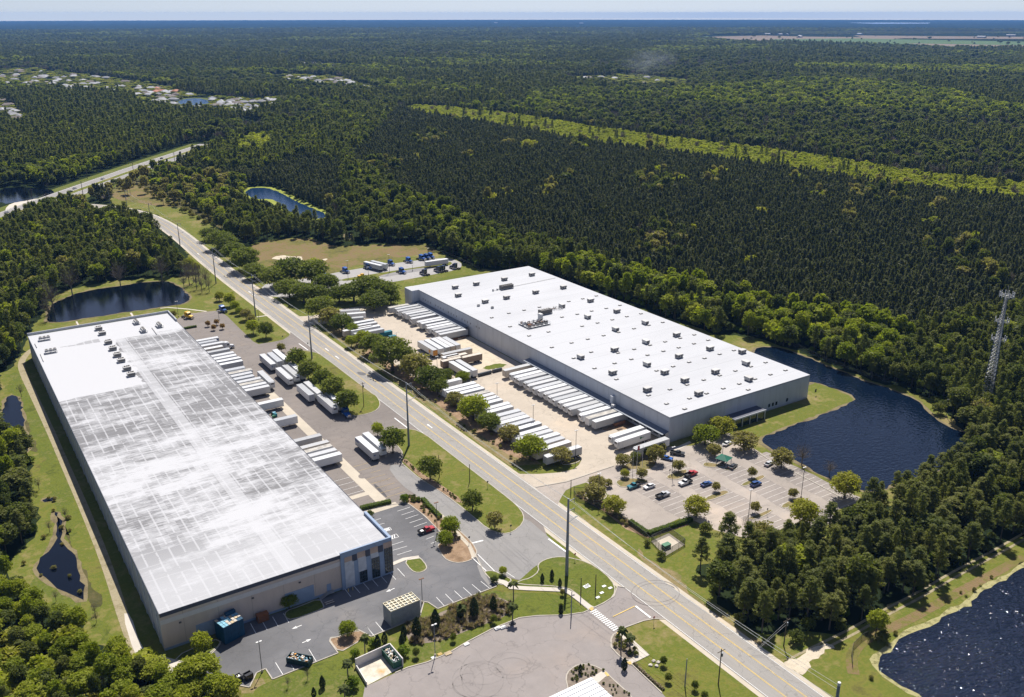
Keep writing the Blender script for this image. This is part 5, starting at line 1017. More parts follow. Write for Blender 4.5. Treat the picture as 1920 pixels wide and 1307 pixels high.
# ------------------------------------------------------------------ poles, wires, lamps, signs, tower
m_pole = flat('steel_pole', (.20, .22, .245), .6, .2); m_wpole = flat('timber_pole', (.10, .08, .06), .95, var=.25); m_wire = flat('wire', (.46, .46, .45), .5)
def hgt(base, top): # pole height from its foot and top in the photo
    bx, by = W(*base); lo, hi = 0.0, 120.0
    for _ in range(40):
        m = (lo + hi) / 2
        if px_of(bx, by, m)[1] > top[1]: lo = m
        else: hi = m
    return lo
wire_pts = []
def steel_pole(base, top, lb, r=.42, arms=2, arm_x=2.2):
    x, y = W(*base); h = hgt(base, top); o = thing('transmission_pole', lb, 'power pole', (x, y, 0), 0, 'steel power poles along the road')
    MB().tube((0, 0, 0), (0, 0, h), r, r * .5, 12).build('shaft', m_pole, o); A_ = []
    for i in range(arms):
        z = h - .6 - i * 3.2; MB().bar((0, 0, z - .5), (arm_x, .0, z), .16, .2).tube((arm_x, 0, z), (arm_x, 0, z - 1.2), .1, n=6).build('arm', m_pole, o); A_.append((x + arm_x, y, z - 1.2))
    z = h - 8; MB().bar((0, 0, z), (3.2, .4, z + .8), .12, .12).box(2.9, 3.7, .2, .6, z + .72, z + .9).build('lamp_arm', m_pole, o)
    wire_pts.append((x, y, h, A_)); return o
z1 = lambda *a: tuple((a[0] + a[3] / a[2], a[1] + a[4] / a[2]))
def Zp(o, x, y): return (o[0] + x / o[2], o[1] + y / o[2])
Z0 = (0, 260, 5.333); Z2 = (340, 400, 5.333); Z3 = (560, 560, 5.333)
steel_pole((1061.7, 1079), (1068, 935), 'tallest steel power pole, on the lawn by the stop sign', .55)
steel_pole((766, 836), (761.5, 717), 'steel power pole on the island with the bright lime grass', .45)
steel_pole(Zp(Z3, 130, 600), Zp(Z3, 97, 165), 'steel power pole on the island with the clipped dark trees', .42)
steel_pole(Zp(Z2, 740, 1025), Zp(Z2, 700, 605), 'steel power pole by the path to the road, north of the left yard', .38)
steel_pole(Zp(Z2, 345, 700), Zp(Z2, 303, 335), 'steel power pole beside the road opposite the large round oaks', .36)
steel_pole(Zp(Z0, 1800, 1080), Zp(Z0, 1765, 840), 'steel power pole beside the road below the bend', .34, 1)
steel_pole(Zp(Z0, 1520, 930), Zp(Z0, 1480, 640), 'steel power pole inside the road bend', .34, 1)
steel_pole(Zp(Z0, 1275, 730), Zp(Z0, 1250, 510), 'steel power pole at the top of the road bend, right one', .34, 1)
steel_pole(Zp(Z0, 1110, 725), Zp(Z0, 1075, 480), 'steel power pole at the top of the road bend, left one', .34, 1)
hw_poles = [(Zp(Z0, 830, 570), Zp(Z0, 812, 420)), (Zp(Z0, 470, 645), Zp(Z0, 452, 540)), (Zp(Z0, 290, 700), Zp(Z0, 272, 600)), (Zp(Z0, 1340, 380), Zp(Z0, 1325, 235)), (Zp(Z0, 1745, 222), Zp(Z0, 1735, 130)), (Zp(Z0, 872, 400), Zp(Z0, 860, 310)), (Zp(Z0, 482, 525), Zp(Z0, 472, 440)), (Zp(Z0, 320, 590), Zp(Z0, 310, 495)), (Zp(Z0, 1405, 835), Zp(Z0, 1402, 748))]
for i, (b_, t_) in enumerate(hw_poles):
    x, y = W(*b_); h = hgt(b_, t_); o = thing('power_pole', '%s timber power pole counted from the near end of the highway' % nth([2, 1, 0, 5, 6, 4, 3, 7, 8][i]) if i < 8 else 'small timber pole beside the road bend', 'power pole', (x, y, 0), 0, 'timber poles along the highway')
    MB().tube((0, 0, 0), (0, 0, h), .3, .2, 8).build('shaft', m_wpole, o); MB().bar((-1.5, .3, h - 1), (1.5, -.3, h - 1), .2, .2).build('crossarm', m_wpole, o)
# wires along the road
def wire(name, pts, lb, r=.035, sag=.02):
    P_ = []; mb_ = MB()
    for i in range(len(pts) - 1):
        a, c = Vector(pts[i]), Vector(pts[i + 1]); L_ = (c - a).length
        for j in range(12 if i < len(pts) - 2 else 13): f = j / 12; p = a + (c - a) * f; p.z -= 4 * f * (1 - f) * L_ * sag; P_.append(p)
    for a, c in zip(P_, P_[1:]): mb_.tube(a, c, r, n=4, cap=False)
    return tag(mb_.build(name, m_wire), lb, 'wire')
wp = wire_pts[:]; lx, ly = W(1571.7, 1287, 22)
o = thing('transmission_pole', 'steel power pole rising at the bottom edge right of the road', 'power pole', (lx, ly, 0), 0, 'steel power poles along the road'); MB().tube((0, 0, 0), (0, 0, 22.4), .5, .34, 12).build('shaft', m_pole, o); MB().tube((0, 0, 22.2), (0, 0, 23), .36, n=10).build('cap', m_hvl, o)
top = [(lx, ly, 22.2)] + [(x, y, h - .1) for x, y, h, A_ in wp]
wire('power_line', top, 'highest power line strung along the pole tops')
for k_ in (0, 1):
    wire('power_line', [(lx, ly, 21 - k_ * 2.5)] + [A_[min(k_, len(A_) - 1)] if k_ < len(A_) or k_ == 0 else (x, y, h - 5) for x, y, h, A_ in wp], ['upper power line hung from the pole arms', 'lower power line hung from the pole arms'][k_])
wire('power_line', [(lx - .2, ly, 16)] + [(x + .3, y, h - 12) for x, y, h, A_ in wp[:6]], 'lowest communication line along the steel poles')
hwp = [wp_ for wp_ in [(*W(*b_), hgt(b_, t_)) for b_, t_ in hw_poles[:5]]]; hwp.sort()
wire('power_line', [(x, y, h - 1) for x, y, h in hwp], 'power line along the near side of the highway', .05)
# timber poles near the road
for b_, t_, lb, arm in (((681.6, 762), (679, 716.5), 'timber pole with crossarm on the grass island tip', 1), ((1345.7, 1284), (1352, 1217), 'timber pole with transformer near the bottom edge, left of the road', 1), ((1283, 1288), (1285.5, 1236), 'grey timber pole on the bottom lawn', 0), ((1468.3, 1212), (1475.6, 1160), 'timber pole with guy wires at the pine stand edge', 1), ((880, 904), (880.3, 870.6), 'thin bare pole among the trees of the lime-grass island', 0), ((1088, 1119), (1088.3, 1084), 'left of two short dark poles on the green corner lawn', 0), ((1115.5, 1111), (1116.7, 1077.5), 'right of two short dark poles on the green corner lawn', 0), ((1070, 1157), (1071.7, 1110), 'slim grey lamp pole standing at the plaza edge', 0), ((823, 895), (823.7, 853), 'thin pole hidden in the round island tree', 0), ((1069.5, 925), (1069.5, 925 - 25), 'flag post stub by the car park gate', 0)):
    x, y = W(*b_); h = hgt(b_, t_); o = thing('utility_pole', lb, 'pole', (x, y, .05)); MB().tube((0, 0, 0), (0, 0, h), .17, .11, 8).build('shaft', m_wpole if 'grey' not in lb else m_pole, o)
    if arm: MB().bar((-1.3, 0, h - .7), (1.3, 0, h - .7), .14, .14).build('crossarm', m_wpole, o); MB().tube((.35, 0, h - 2.4), (.35, 0, h - 1.4), .26).build('transformer', m_pole, o)
    if 'guy' in lb: g_ = MB().tube((0, 0, h - 1), (-11, 2, .1), .03, n=4).tube((0, 0, h - 2), (-10, 2, .1), .03, n=4); g_.build('guy_wires', m_wire, o)
# lamp posts
for i, (b_, t_, lb) in enumerate((((1258.8, 892), (1263, 839), 'lamp post in the middle of the car park beside the pickups'), ((1121, 945), (1122.8, 889), 'lamp post among the shrubs by the car park gate'), ((1078.5, 861), (1080, 808), 'lamp post on the yard island tip'), ((1401.6, 979), (1408.5, 919.5), 'lamp post at the pine stand side of the car park'), ((1501, 934), (1508, 877.5), 'lamp post at the lake side of the car park'), ((1353.5, 857), (1355.5, 835), 'lamp post behind the green pavilion'), ((931.6, 757), (931.6, 719), 'far lamp post in the right yard, behind parked trailers'), ((999, 803), (999.5, 760), 'middle lamp post in the right yard, behind parked trailers'), ((819, 1002), (820.3, 943), 'rust-headed lamp post beside the red pickup'), ((791, 1131), (786.7, 1086), 'rust-headed lamp post at the grey crate stack'), ((490.7, 1260), (482.5, 1204), 'lamp post on the kerb tip of the left lot'), ((815, 1231), (816.8, 1172), 'grey lamp post at the plaza kerb'), ((652.5, 525), (651, 489), 'first lamp in the lorry park from the oaks'), ((690.5, 515), (690.5, 501), 'short lamp by the yellow utility vehicle'), ((730, 511), (729.7, 477.5), 'lamp in the lorry park beside a blue tractor'), ((803.5, 497), (802.3, 465.5), 'lamp in the lorry park beside three tractors'), ((773.3, 508), (773.5, 497), 'short sign-like lamp on the lorry park island'), ((743, 640), (743, 624), 'short lamp beside the teal containers'), ((819.5, 700), (820, 669), 'lamp beside the short old trailer'), ((410.5, 600), (409.5, 583), 'lamp at the corner of the north car park'), ((334, 594), (333.5, 565), 'lamp at the far corner of the streaked roof'), ((485, 600), (485, 580), 'dark sign post by the road, north yard'), ((1773, 783), (1769, 750), 'lamp on the far lake bank'))):
    x, y = W(*b_); h = hgt(b_, t_); o = thing('lamp_post', lb, 'lamp post', (x, y, .1), 0, 'lamp posts of the yards and car parks'); MB().tube((0, 0, 0), (0, 0, h), .11, .08, 8).build('shaft', m_cdark if i not in (11,) else m_pole, o)
    MB().tube((0, 0, 0), (0, 0, .7), .28, n=10).build('footing', m_slab, o); MB().box(-.75, -.15, -.22, .22, h - .05, h + .12).box(.15, .75, -.22, .22, h - .05, h + .12).box(-.2, .2, -.04, .04, h, h + .06).build('lamp_head', m_rust if 'rust' in lb else m_hvl, o)
# flagpoles
for i, (s, t_) in enumerate((('668,690', '668,440'), ('708,660', '706,395'), ('762,650', '768,410'))):
    b_ = Zp((1060, 760, 5.333), *map(float, s.split(','))); t2 = Zp((1060, 760, 5.333), *map(float, t_.split(','))); x, y = W(*b_); h = hgt(b_, t2)
    o = thing('flagpole', '%s flagpole from the left on the grass by the car park drive' % nth(i), 'flagpole', (x, y, .05), 0, 'flagpoles by the drive'); MB().tube((0, 0, 0), (0, 0, h), .09, .05).build('shaft', m_hvl, o); MB().tube((0, 0, h), (0, 0, h + .2), .12, .05).build('finial', m_hvl, o)
    if i == 1: MB().box(.05, 1.0, -.02, .02, h - 2.4, h - .6, 0).build('flag', [m_red], o)
# stop signs and small posts
m_stop = flat('stop_sign_red', (.5, .02, .02), .5)
def txt(body, size, mat, parent, loc_, rot, ext=.004):
    c = bpy.data.curves.new('lettering', 'FONT'); c.body = body; c.size = size; c.extrude = ext; c.align_x = 'CENTER'; c.align_y = 'CENTER'; c.materials.append(mat); o_ = bpy.data.objects.new('lettering', c); COL.objects.link(o_); bpy.context.view_layer.update(); me_ = bpy.data.meshes.new_from_object(o_.evaluated_get(bpy.context.evaluated_depsgraph_get())); bpy.data.objects.remove(o_); o = bpy.data.objects.new('lettering', me_); COL.objects.link(o); o.parent = parent; o.location = loc_; o.rotation_euler = rot; return o
for b_, rz, lb in (((1077, 1052), 0, 'stop sign on the green corner lawn by the tall pole'), ((1224.5, 1172), 0, 'stop sign on the lawn beside the plaza exit'), ((913.5, 915), 0, 'small sign on the round grass island'), ((957, 998), 0, 'small post sign at the rounded tip of the shrub island'), ((577, 652), 0, 'small sign at the opening to the left yard'), ((530, 639), PI, 'dark sign by the yard opening kerb'), ((879, 1020), 0, 'small round sign at the mulch strip tip'), ((1166, 898), 0, 'sign on the oval grass island'), ((1254.5, 893), 0, 'sign on the island with the small round tree'), ((1324, 868), 0, 'sign near the pavilion'), ((1437, 967), 0, 'sign on the island by the pines')):
    x, y = W(*b_); o = thing('road_sign', lb, 'sign', (x, y, .1), rz); MB().box(-.04, .04, -.03, .03, 0, 2.3).build('post', m_steel, o); f = MB()
    f.raw([(.38 * math.cos(PI / 8 + i * PI / 4), yy, 2.4 + .38 * math.sin(PI / 8 + i * PI / 4)) for yy in (-.06, -.03) for i in range(8)], [tuple(range(8)), tuple(range(15, 7, -1))] + [(i, (i + 1) % 8, (i + 1) % 8 + 8, i + 8) for i in range(8)])
    fo = f.build('sign_plate', m_stop if 'stop' in lb else m_cdark, o)
    if 'stop' in lb: txt('STOP', .27, m_white, fo, (0, -.065, 2.4), (PI / 2, 0, 0))
# hydrant, valve boxes on the corner lawn and by the roads
for s, lb in (('1378,685', 'white hydrant group on the corner lawn'), ('1462,722', 'small white box on the corner lawn near the road'), ('1440,748', 'flat pale slab on the corner lawn'), ('1510,695', 'flat cream slab nearest the road on the corner lawn'), ('1475,685', 'left flat cream slab on the corner lawn')):
    x, y = q(640, 872, 3, s)[0]; mb_ = MB().box(-.6, .6, -.4, .4, 0, .12)
    if 'hydrant' in lb: mb_.tube((-.3, 0, .1), (-.3, 0, .8), .16).tube((.4, 0, .1), (.4, 0, .7), .2).box(-1, 1, -.7, .7, 0, .08)
    tag(mb_.build('valve_box', m_white, loc=(x, y, .15)), lb, 'valve box')
# rocks near the right-hand bed
for i, s in enumerate(('1400,950', '1435,900', '1470,960', '1495,915')):
    x, y = q(1000, 1100, 6.4, s)[0]; bm = bmesh.new(); bmesh.ops.create_icosphere(bm, subdivisions=2, radius=.55); rr_ = random.Random(i)
    for v in bm.verts: v.co *= rr_.uniform(.8, 1.15); v.co.z *= .6
    me = bpy.data.meshes.new('rock'); bm.to_mesh(me); bm.free(); me.materials.append(m_walk); o = bpy.data.objects.new('rock', me); COL.objects.link(o); o.location = (x, y, .2); tag(o, '%s pale boulder from the left in the heap on the bottom lawn' % nth(i), 'rock', 'pale boulders on the lawn')
# lattice phone mast
tb = W(1848, 758); TH = hgt((1848, 758), (1887, 546)); o = thing('phone_mast', 'tall lattice phone mast with three rings of antennas above the trees', 'phone mast', (*tb, 0), .2); legs = []
for k_ in range(3):
    a_ = 2 * PI * k_ / 3; m = MB(); m.tube((2.9 * math.cos(a_), 2.9 * math.sin(a_), 0), (.55 * math.cos(a_), .55 * math.sin(a_), TH - 2), .19, .11, 6); m.build('leg', m_pole, o)
br = MB()
def lp(k_, z): r_0 = 2.9 + (.55 - 2.9) * z / (TH - 2); a_ = 2 * PI * k_ / 3; return (r_0 * math.cos(a_), r_0 * math.sin(a_), z)
z = 0; i = 0
while z < TH - 3:
    st_ = 2.1 - z * .018
    for k_ in range(3): br.bar(lp(k_, z), lp((k_ + 1) % 3, z + st_), .15, .15); br.bar(lp((k_ + 1) % 3, z), lp(k_, z + st_), .15, .15); br.bar(lp(k_, z + st_), lp((k_ + 1) % 3, z + st_), .08, .08)
    z += st_
br.build('bracing', m_hvl, o); MB().bar((.3, 0, 1), (.25, 0, TH - 3), .35, .25).build('cable_run', m_frame, o)
MB().tube((0, 0, TH - 2), (0, 0, TH + 2), .06).build('lightning_rod', m_hvl, o)
for zz, rr0, nn_, hh in ((TH - 1.5, 2.6, 12, 2.3), (TH - 12.5, 2.5, 9, 2.1), (TH - 20.5, 2.7, 9, 2.1)):
    f = MB()
    for i in range(12): a0, a1 = 2 * PI * i / 12, 2 * PI * (i + 1) / 12; f.bar((rr0 * math.cos(a0), rr0 * math.sin(a0), zz - .6), (rr0 * math.cos(a1), rr0 * math.sin(a1), zz - .6), .14, .14)
    for i in range(6): a0 = 2 * PI * i / 6; f.bar((0, 0, zz - .6), (rr0 * math.cos(a0), rr0 * math.sin(a0), zz - .6), .14, .14)
    pl = f.build('platform', m_hvl, o)
    for i in range(nn_): a0 = 2 * PI * (i + rnd.random() * .3) / nn_; x_, y_ = rr0 * 1.06 * math.cos(a0), rr0 * 1.06 * math.sin(a0); MB().box(x_ - .17, x_ + .17, y_ - .13, y_ + .13, zz - .6 - hh * .3, zz - .6 + hh * .7).build('antenna', m_hvl, pl)
# gabled equipment hut hidden by the mast
# hedges are with the plants
# ------------------------------------------------------------------ foliage
L_pine = leafmat('pine_needles', [(.105, .122, .036), (.165, .180, .048), (.225, .225, .064)], .48); L_plant = leafmat('plantation_needles', [(.078, .090, .046), (.118, .128, .060), (.165, .168, .082)], .42)
L_oak = leafmat('oak_leaves', [(.075, .094, .026), (.125, .146, .033), (.185, .188, .050)], .46); L_bright = leafmat('spring_leaves', [(.165, .20, .018), (.245, .28, .028), (.33, .34, .04)], .5)
L_lime = leafmat('lime_leaves', [(.22, .25, .022), (.32, .34, .035), (.40, .39, .07)], .5); L_olive = leafmat('olive_leaves', [(.20, .185, .065), (.27, .24, .085), (.33, .285, .11)], .45)
L_land = leafmat('garden_leaves', [(.105, .130, .026), (.160, .185, .034), (.215, .23, .05)], .48)
L_yel = leafmat('yellow_green_leaves', [(.24, .25, .036), (.32, .31, .05), (.38, .35, .08)], .48); L_grey = leafmat('bare_twigs', [(.12, .10, .078), (.165, .138, .108), (.21, .178, .14)], .1, (1, 1, 1))
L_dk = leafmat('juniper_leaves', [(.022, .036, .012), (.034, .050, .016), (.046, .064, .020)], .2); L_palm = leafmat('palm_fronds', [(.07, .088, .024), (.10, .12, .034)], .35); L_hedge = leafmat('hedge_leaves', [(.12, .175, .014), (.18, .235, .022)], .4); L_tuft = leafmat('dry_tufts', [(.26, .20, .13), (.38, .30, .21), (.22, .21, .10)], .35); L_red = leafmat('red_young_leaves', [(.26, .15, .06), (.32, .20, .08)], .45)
m_bark = flat('bark', (.10, .08, .065), .95, var=.3); m_bark2 = flat('grey_bark', (.17, .15, .125), .95, var=.25)
def quads(P, Nn, size, rng, asp=1.0):
    n = len(P); rv = rng.normal(size=(n, 3)); t1 = np.cross(Nn, rv); t1 /= np.linalg.norm(t1, axis=1, keepdims=True) + 1e-9; t2 = np.cross(Nn, t1); s = size * rng.uniform(.6, 1.25, (n, 1))
    a = t1 * s * asp; b_ = t2 * s / asp * .8
    V = np.stack([P - a, P - b_ * .9, P + a, P + b_], 1).reshape(-1, 3); F = np.arange(4 * n).reshape(n, 4); return V, F
def lobes(rng, n, R_, z0, z1, rl, flatten=.8, n_leaf=60, size=.4, jit=.8, top=1.0):
    Ps, Ns = [], []; zc = (z0 + z1) / 2; hz = (z1 - z0) / 2; C = []
    for i in range(n):
        a = 2.39996 * i + rng.uniform(-.3, .3); u = (i + .5) / n; zz = -0.75 + 1.7 * u ** .9; zz = min(zz, .95); rr = math.sqrt(max(.04, 1 - zz * zz)) * rng.uniform(.55, .80)
        C.append((math.cos(a) * rr * R_, math.sin(a) * rr * R_, zc + zz * hz * .72))
    C = np.array(C)
    for c in C:
        r = rl * rng.uniform(.8, 1.2); d = rng.normal(size=(n_leaf, 3)); d /= np.linalg.norm(d, axis=1, keepdims=True); d[:, 2] = np.where(d[:, 2] < -.35, -d[:, 2], d[:, 2])
        P = c + d * np.array([r, r, r * flatten]) * rng.uniform(.5, 1.15, (n_leaf, 1)); Ps.append(P); nn = d + rng.normal(size=d.shape) * jit; nn /= np.linalg.norm(nn, axis=1, keepdims=True); Ns.append(nn)
    return np.concatenate(Ps), np.concatenate(Ns), C
def arr_mesh(name, V, F, mat):
    me = bpy.data.meshes.new(name); n = len(F); k = F.shape[1]; me.vertices.add(len(V)); me.vertices.foreach_set('co', V.astype(np.float32).ravel()); me.loops.add(n * k); me.loops.foreach_set('vertex_index', F.astype(np.int32).ravel())
    me.polygons.add(n); me.polygons.foreach_set('loop_start', np.arange(0, n * k, k, dtype=np.int32)); me.polygons.foreach_set('loop_total', np.full(n, k, dtype=np.int32)); me.materials.append(mat); me.update(calc_edges=True); return me
def crown(kind, seed, mat, dens=1.0):
    g = np.random.default_rng(seed); k = kind
    if k == 'oak': P, Nn, C = lobes(g, 24, 4.4, .9, 9.0, 1.8, .85, int(130 * dens), .33); V, F = quads(P, Nn, .33 / math.sqrt(dens), g)
    elif k == 'round': P, Nn, C = lobes(g, 18, 2.5, .9, 6.2, 1.2, .9, int(100 * dens), .3); V, F = quads(P, Nn, .27 / math.sqrt(dens), g)
    elif k == 'wood': P, Nn, C = lobes(g, 22, 3.3, 3.2, 13.2, 1.4, .95, int(95 * dens), .35); V, F = quads(P, Nn, .37 / math.sqrt(dens), g)
    elif k == 'bush': P, Nn, C = lobes(g, 9, 1.5, .1, 2.9, .9, .9, int(70 * dens), .3); V, F = quads(P, Nn, .26 / math.sqrt(dens), g)
    elif k == 'pine':
        Ps, Ns = [], []; C = []
        for i in range(40):
            t_ = (i + .5) / 40; z = 7.2 + 10 * t_; rad = (2.25 * (1 - t_) ** .7 + .25) * g.uniform(.4, 1.15); a = i * 2.39996 + g.uniform(-.5, .5); c = np.array([math.cos(a) * rad, math.sin(a) * rad, z - rad * .12]); C.append(c); m = int(50 * dens)
            d = g.normal(size=(m, 3)); d /= np.linalg.norm(d, axis=1, keepdims=True); r = g.uniform(.6, 1.05); Ps.append(c + d * np.array([r, r, r * .62]) * g.uniform(.4, 1.05, (m, 1))); nn = d + np.array([0, 0, .5]) + g.normal(size=d.shape) * .8; nn /= np.linalg.norm(nn, axis=1, keepdims=True); Ns.append(nn)
        P = np.concatenate(Ps); V, F = quads(P, np.concatenate(Ns), .25 / math.sqrt(dens), g, 1.5); C = np.array(C)
    elif k == 'young': # plantation pine
        m = int(260 * dens); t_ = g.uniform(0, 1, m) ** 1.2; a = g.uniform(0, 2 * PI, m); rad = (2.0 * (1 - t_) ** .6 + .1) * g.uniform(.55, 1.05, m); rad *= 1 + .25 * np.sin(a * 3 + t_ * 19)
        P = np.stack([np.cos(a) * rad, np.sin(a) * rad, 3.2 + 6.8 * t_], 1); Nn = np.stack([np.cos(a), np.sin(a), .7 + 0 * a], 1) + g.normal(size=(m, 3)) * .55; Nn /= np.linalg.norm(Nn, axis=1, keepdims=True); V, F = quads(P, Nn, .62 / math.sqrt(dens), g, 1.15); C = P[:4]
    elif k == 'bare':
        m = int(420 * dens); t_ = g.uniform(0, 1, m); a = g.uniform(0, 2 * PI, m); el = g.uniform(.2, 1.3, m); r = 3.4 * t_ ** .8; P = np.stack([np.cos(a) * np.cos(el) * r, np.sin(a) * np.cos(el) * r, 3.0 + np.sin(el) * r * 1.6], 1)
        d = np.stack([np.cos(a) * np.cos(el), np.sin(a) * np.cos(el), np.sin(el) + .4], 1) + g.normal(size=(m, 3)) * .35; d /= np.linalg.norm(d, axis=1, keepdims=True); sd_ = np.cross(d, g.normal(size=(m, 3))); sd_ /= np.linalg.norm(sd_, axis=1, keepdims=True)
        ln = g.uniform(.5, 1.1, (m, 1)) / math.sqrt(dens); w_ = .035 / dens ** .6 * (2.4 if dens < .5 else 1); V = np.stack([P - d * ln * .5 - sd_ * w_, P - d * ln * .5 + sd_ * w_, P + d * ln + sd_ * w_ * .3, P + d * ln - sd_ * w_ * .3], 1).reshape(-1, 3); F = np.arange(4 * m).reshape(m, 4); C = P[:6]
    elif k == 'column': m = int(700 * dens); t_ = g.uniform(0, 1, m); a = g.uniform(0, 2 * PI, m); rad = (.95 * np.sin(np.clip(t_ * .92 + .08, 0, 1) * PI) ** .6 * (1 - t_ * .45)) * g.uniform(.7, 1.08, m); P = np.stack([np.cos(a) * rad, np.sin(a) * rad, .3 + 3.6 * t_], 1); Nn = np.stack([np.cos(a), np.sin(a), .3 + 0 * a], 1) + g.normal(size=(m, 3)) * .5; Nn /= np.linalg.norm(Nn, axis=1, keepdims=True); V, F = quads(P, Nn, .17, g); C = P[:1]
    elif k == 'tuft': m = 90; a = g.uniform(0, 2 * PI, m); el = g.uniform(.5, 1.5, m); d = np.stack([np.cos(a) * np.cos(el), np.sin(a) * np.cos(el), np.sin(el)], 1); ln = g.uniform(.6, 1.2, (m, 1)); sd_ = np.stack([-np.sin(a), np.cos(a), 0 * a], 1); P = d * .05; V = np.stack([P - sd_ * .03, P + sd_ * .03, P + d * ln * .7 + sd_ * .09, P + d * ln - sd_ * .05 - np.array([0, 0, .12])], 1).reshape(-1, 3); F = np.arange(4 * m).reshape(m, 4); C = P[:1]
    return arr_mesh(k + '_crown', V, F, mat), C
def trunk_mb(h, r, C=None, n=5):
    m = MB().tube((0, 0, 0), (0, 0, h * .55), r, r * .75, 7, cap=False).tube((0, 0, h * .55), (.05 * h * .3, 0, h), r * .75, r * .25, 6, cap=False)
    if C is not None:
        for c in list(C)[::max(1, len(C) // n)][:n]: m.tube((0, 0, min(h * .7, max(h * .35, c[2] - 2.2))), tuple(c), r * .42, r * .12, 5, cap=False)
    return m
def tree(kind, mat, seed, bark=None, dens=1.0, name='tree', cat='tree', th=None, tr=None):
    me, C = crown(kind, seed, mat, dens); r = thing(name, '', cat); o = bpy.data.objects.new('crown', me); COL.objects.link(o); o.parent = r
    th = th or {'oak': 7, 'round': 4.6, 'wood': 11.5, 'pine': 17, 'bare': 7, 'bush': 1.6, 'young': 9.6, 'column': 2.5}[kind]; tr = tr or {'oak': .36, 'round': .17, 'wood': .24, 'pine': .20, 'bare': .2, 'bush': .08, 'young': .12, 'column': .08}[kind]
    trunk_mb(th, tr, C if kind in ('oak', 'round', 'wood', 'bare', 'pine') else None, 6).build('trunk', bark or m_bark, r); return r
def protoset(kind, mat, n, name, seed=1, bark=None, dens=1.0, cat='tree'): return [tree(kind, mat, seed * 31 + i, bark, dens, name, cat) for i in range(n)]
P_ = dict(oakd=protoset('oak', L_land, 3, 'oak_tree', 1), lime=protoset('round', L_lime, 2, 'broadleaf_tree', 2), bright=protoset('oak', L_bright, 2, 'broadleaf_tree', 3, dens=.9), olive=protoset('oak', L_olive, 2, 'broadleaf_tree', 4, m_bark2, .55), yel=protoset('oak', L_yel, 2, 'broadleaf_tree', 5, m_bark2, .8),
    rnd=protoset('round', L_land, 3, 'round_tree', 6), small=protoset('round', L_olive, 2, 'young_tree', 7, m_bark2, .6), bare=protoset('bare', L_grey, 3, 'bare_tree', 8, m_bark2), pine=protoset('pine', L_pine, 4, 'pine_tree', 9), wood=protoset('wood', L_oak, 3, 'broadleaf_tree', 10), woodb=protoset('wood', L_bright, 2, 'broadleaf_tree', 11), bush=protoset('bush', L_hedge, 2, 'bush', 12, cat='bush'), dbush=protoset('bush', L_oak, 2, 'bush', 13, cat='bush'), obush=protoset('bush', L_olive, 2, 'bush', 14, dens=.8, cat='bush'), col=protoset('column', L_dk, 2, 'cypress_tree', 15), red=protoset('round', L_red, 1, 'young_tree', 16, m_bark2, .3))
BASE = dict(oakd=(9.9, 9.4), lime=(5.8, 6.3), bright=(9.9, 9.4), olive=(9.9, 9.4), yel=(9.9, 9.4), rnd=(5.8, 6.3), small=(5.8, 6.3), bare=(6.5, 8.5), pine=(5.2, 17.5), wood=(7.8, 14.0), woodb=(7.8, 14), bush=(3.9, 3.2), dbush=(3.9, 3.2), obush=(3.9, 3.2), col=(1.8, 4), red=(5.8, 6.3))
rt = random.Random(21); cnt_ = {}
def T(kind, px, py, wpx, label, hs=1.0, group=None, mid=.56):
    wpx *= 1.12
    bw_, bh_ = BASE[kind]; w_ = wpx * mpp(px, py, 5); s = w_ / bw_; h = bh_ * s * hs; x, y = W(px, py, h * mid); i = cnt_.get(kind, 0); cnt_[kind] = i + 1; p = P_[kind][i % len(P_[kind])]
    return place(p, (x, y, 0), rt.uniform(0, 6.28), label, group, (s, s, s * hs))
Ga = 'roadside trees in front of the right yard'
for k, px, py, w_, lb in (('oakd', 599, 574, 54, 'dark oak at the north drive of the right yard, first of the roadside row'), ('olive', 618, 592, 42, 'olive tree second in the roadside row of the right yard'), ('oakd', 640, 603, 42, 'green tree third in the roadside row of the right yard'), ('bright', 660, 616, 28, 'thin light green tree fourth in the roadside row'), ('lime', 658, 639, 24, 'small lime-coloured tree lowest of the clump by the teal containers'), ('bright', 681, 631, 32, 'light green tree behind the small lime-coloured one'), ('oakd', 700, 643, 50, 'green tree in front of the teal containers'), ('oakd', 734, 660, 74, 'widest dark tree of the roadside row'), ('olive', 778, 684, 60, 'grey-green soft tree in the middle of the roadside row'), ('oakd', 806, 706, 54, 'green tree right of the grey-green soft one'), ('oakd', 832, 704, 36, 'narrow dark tree by the short old white trailer'), ('bright', 867, 706, 28, 'lone small tree between the parked trailers'), ('olive', 852, 747, 34, 'sparse olive tree with long shadow on the mulch'), ('bright', 886, 762, 58, 'broad light green tree on the mulch strip'), ('oakd', 917, 790, 46, 'upright green tree on the mulch strip'), ('olive', 955, 811, 42, 'brownish green tree on the mulch strip'), ('bright', 992, 837, 58, 'last broad green tree of the roadside row'), ('olive', 1052, 852, 40, 'low olive tree at the rounded end of the yard'), ('oakd', 820, 722, 40, 'low green tree in the dark clump of the roadside row'), ('oakd', 759, 668, 40, 'small tree wedged between the widest dark one and the grey-green one')): T(k, px, py, w_, lb, .8, Ga)
Gb = 'clipped dark trees beside the left yard'
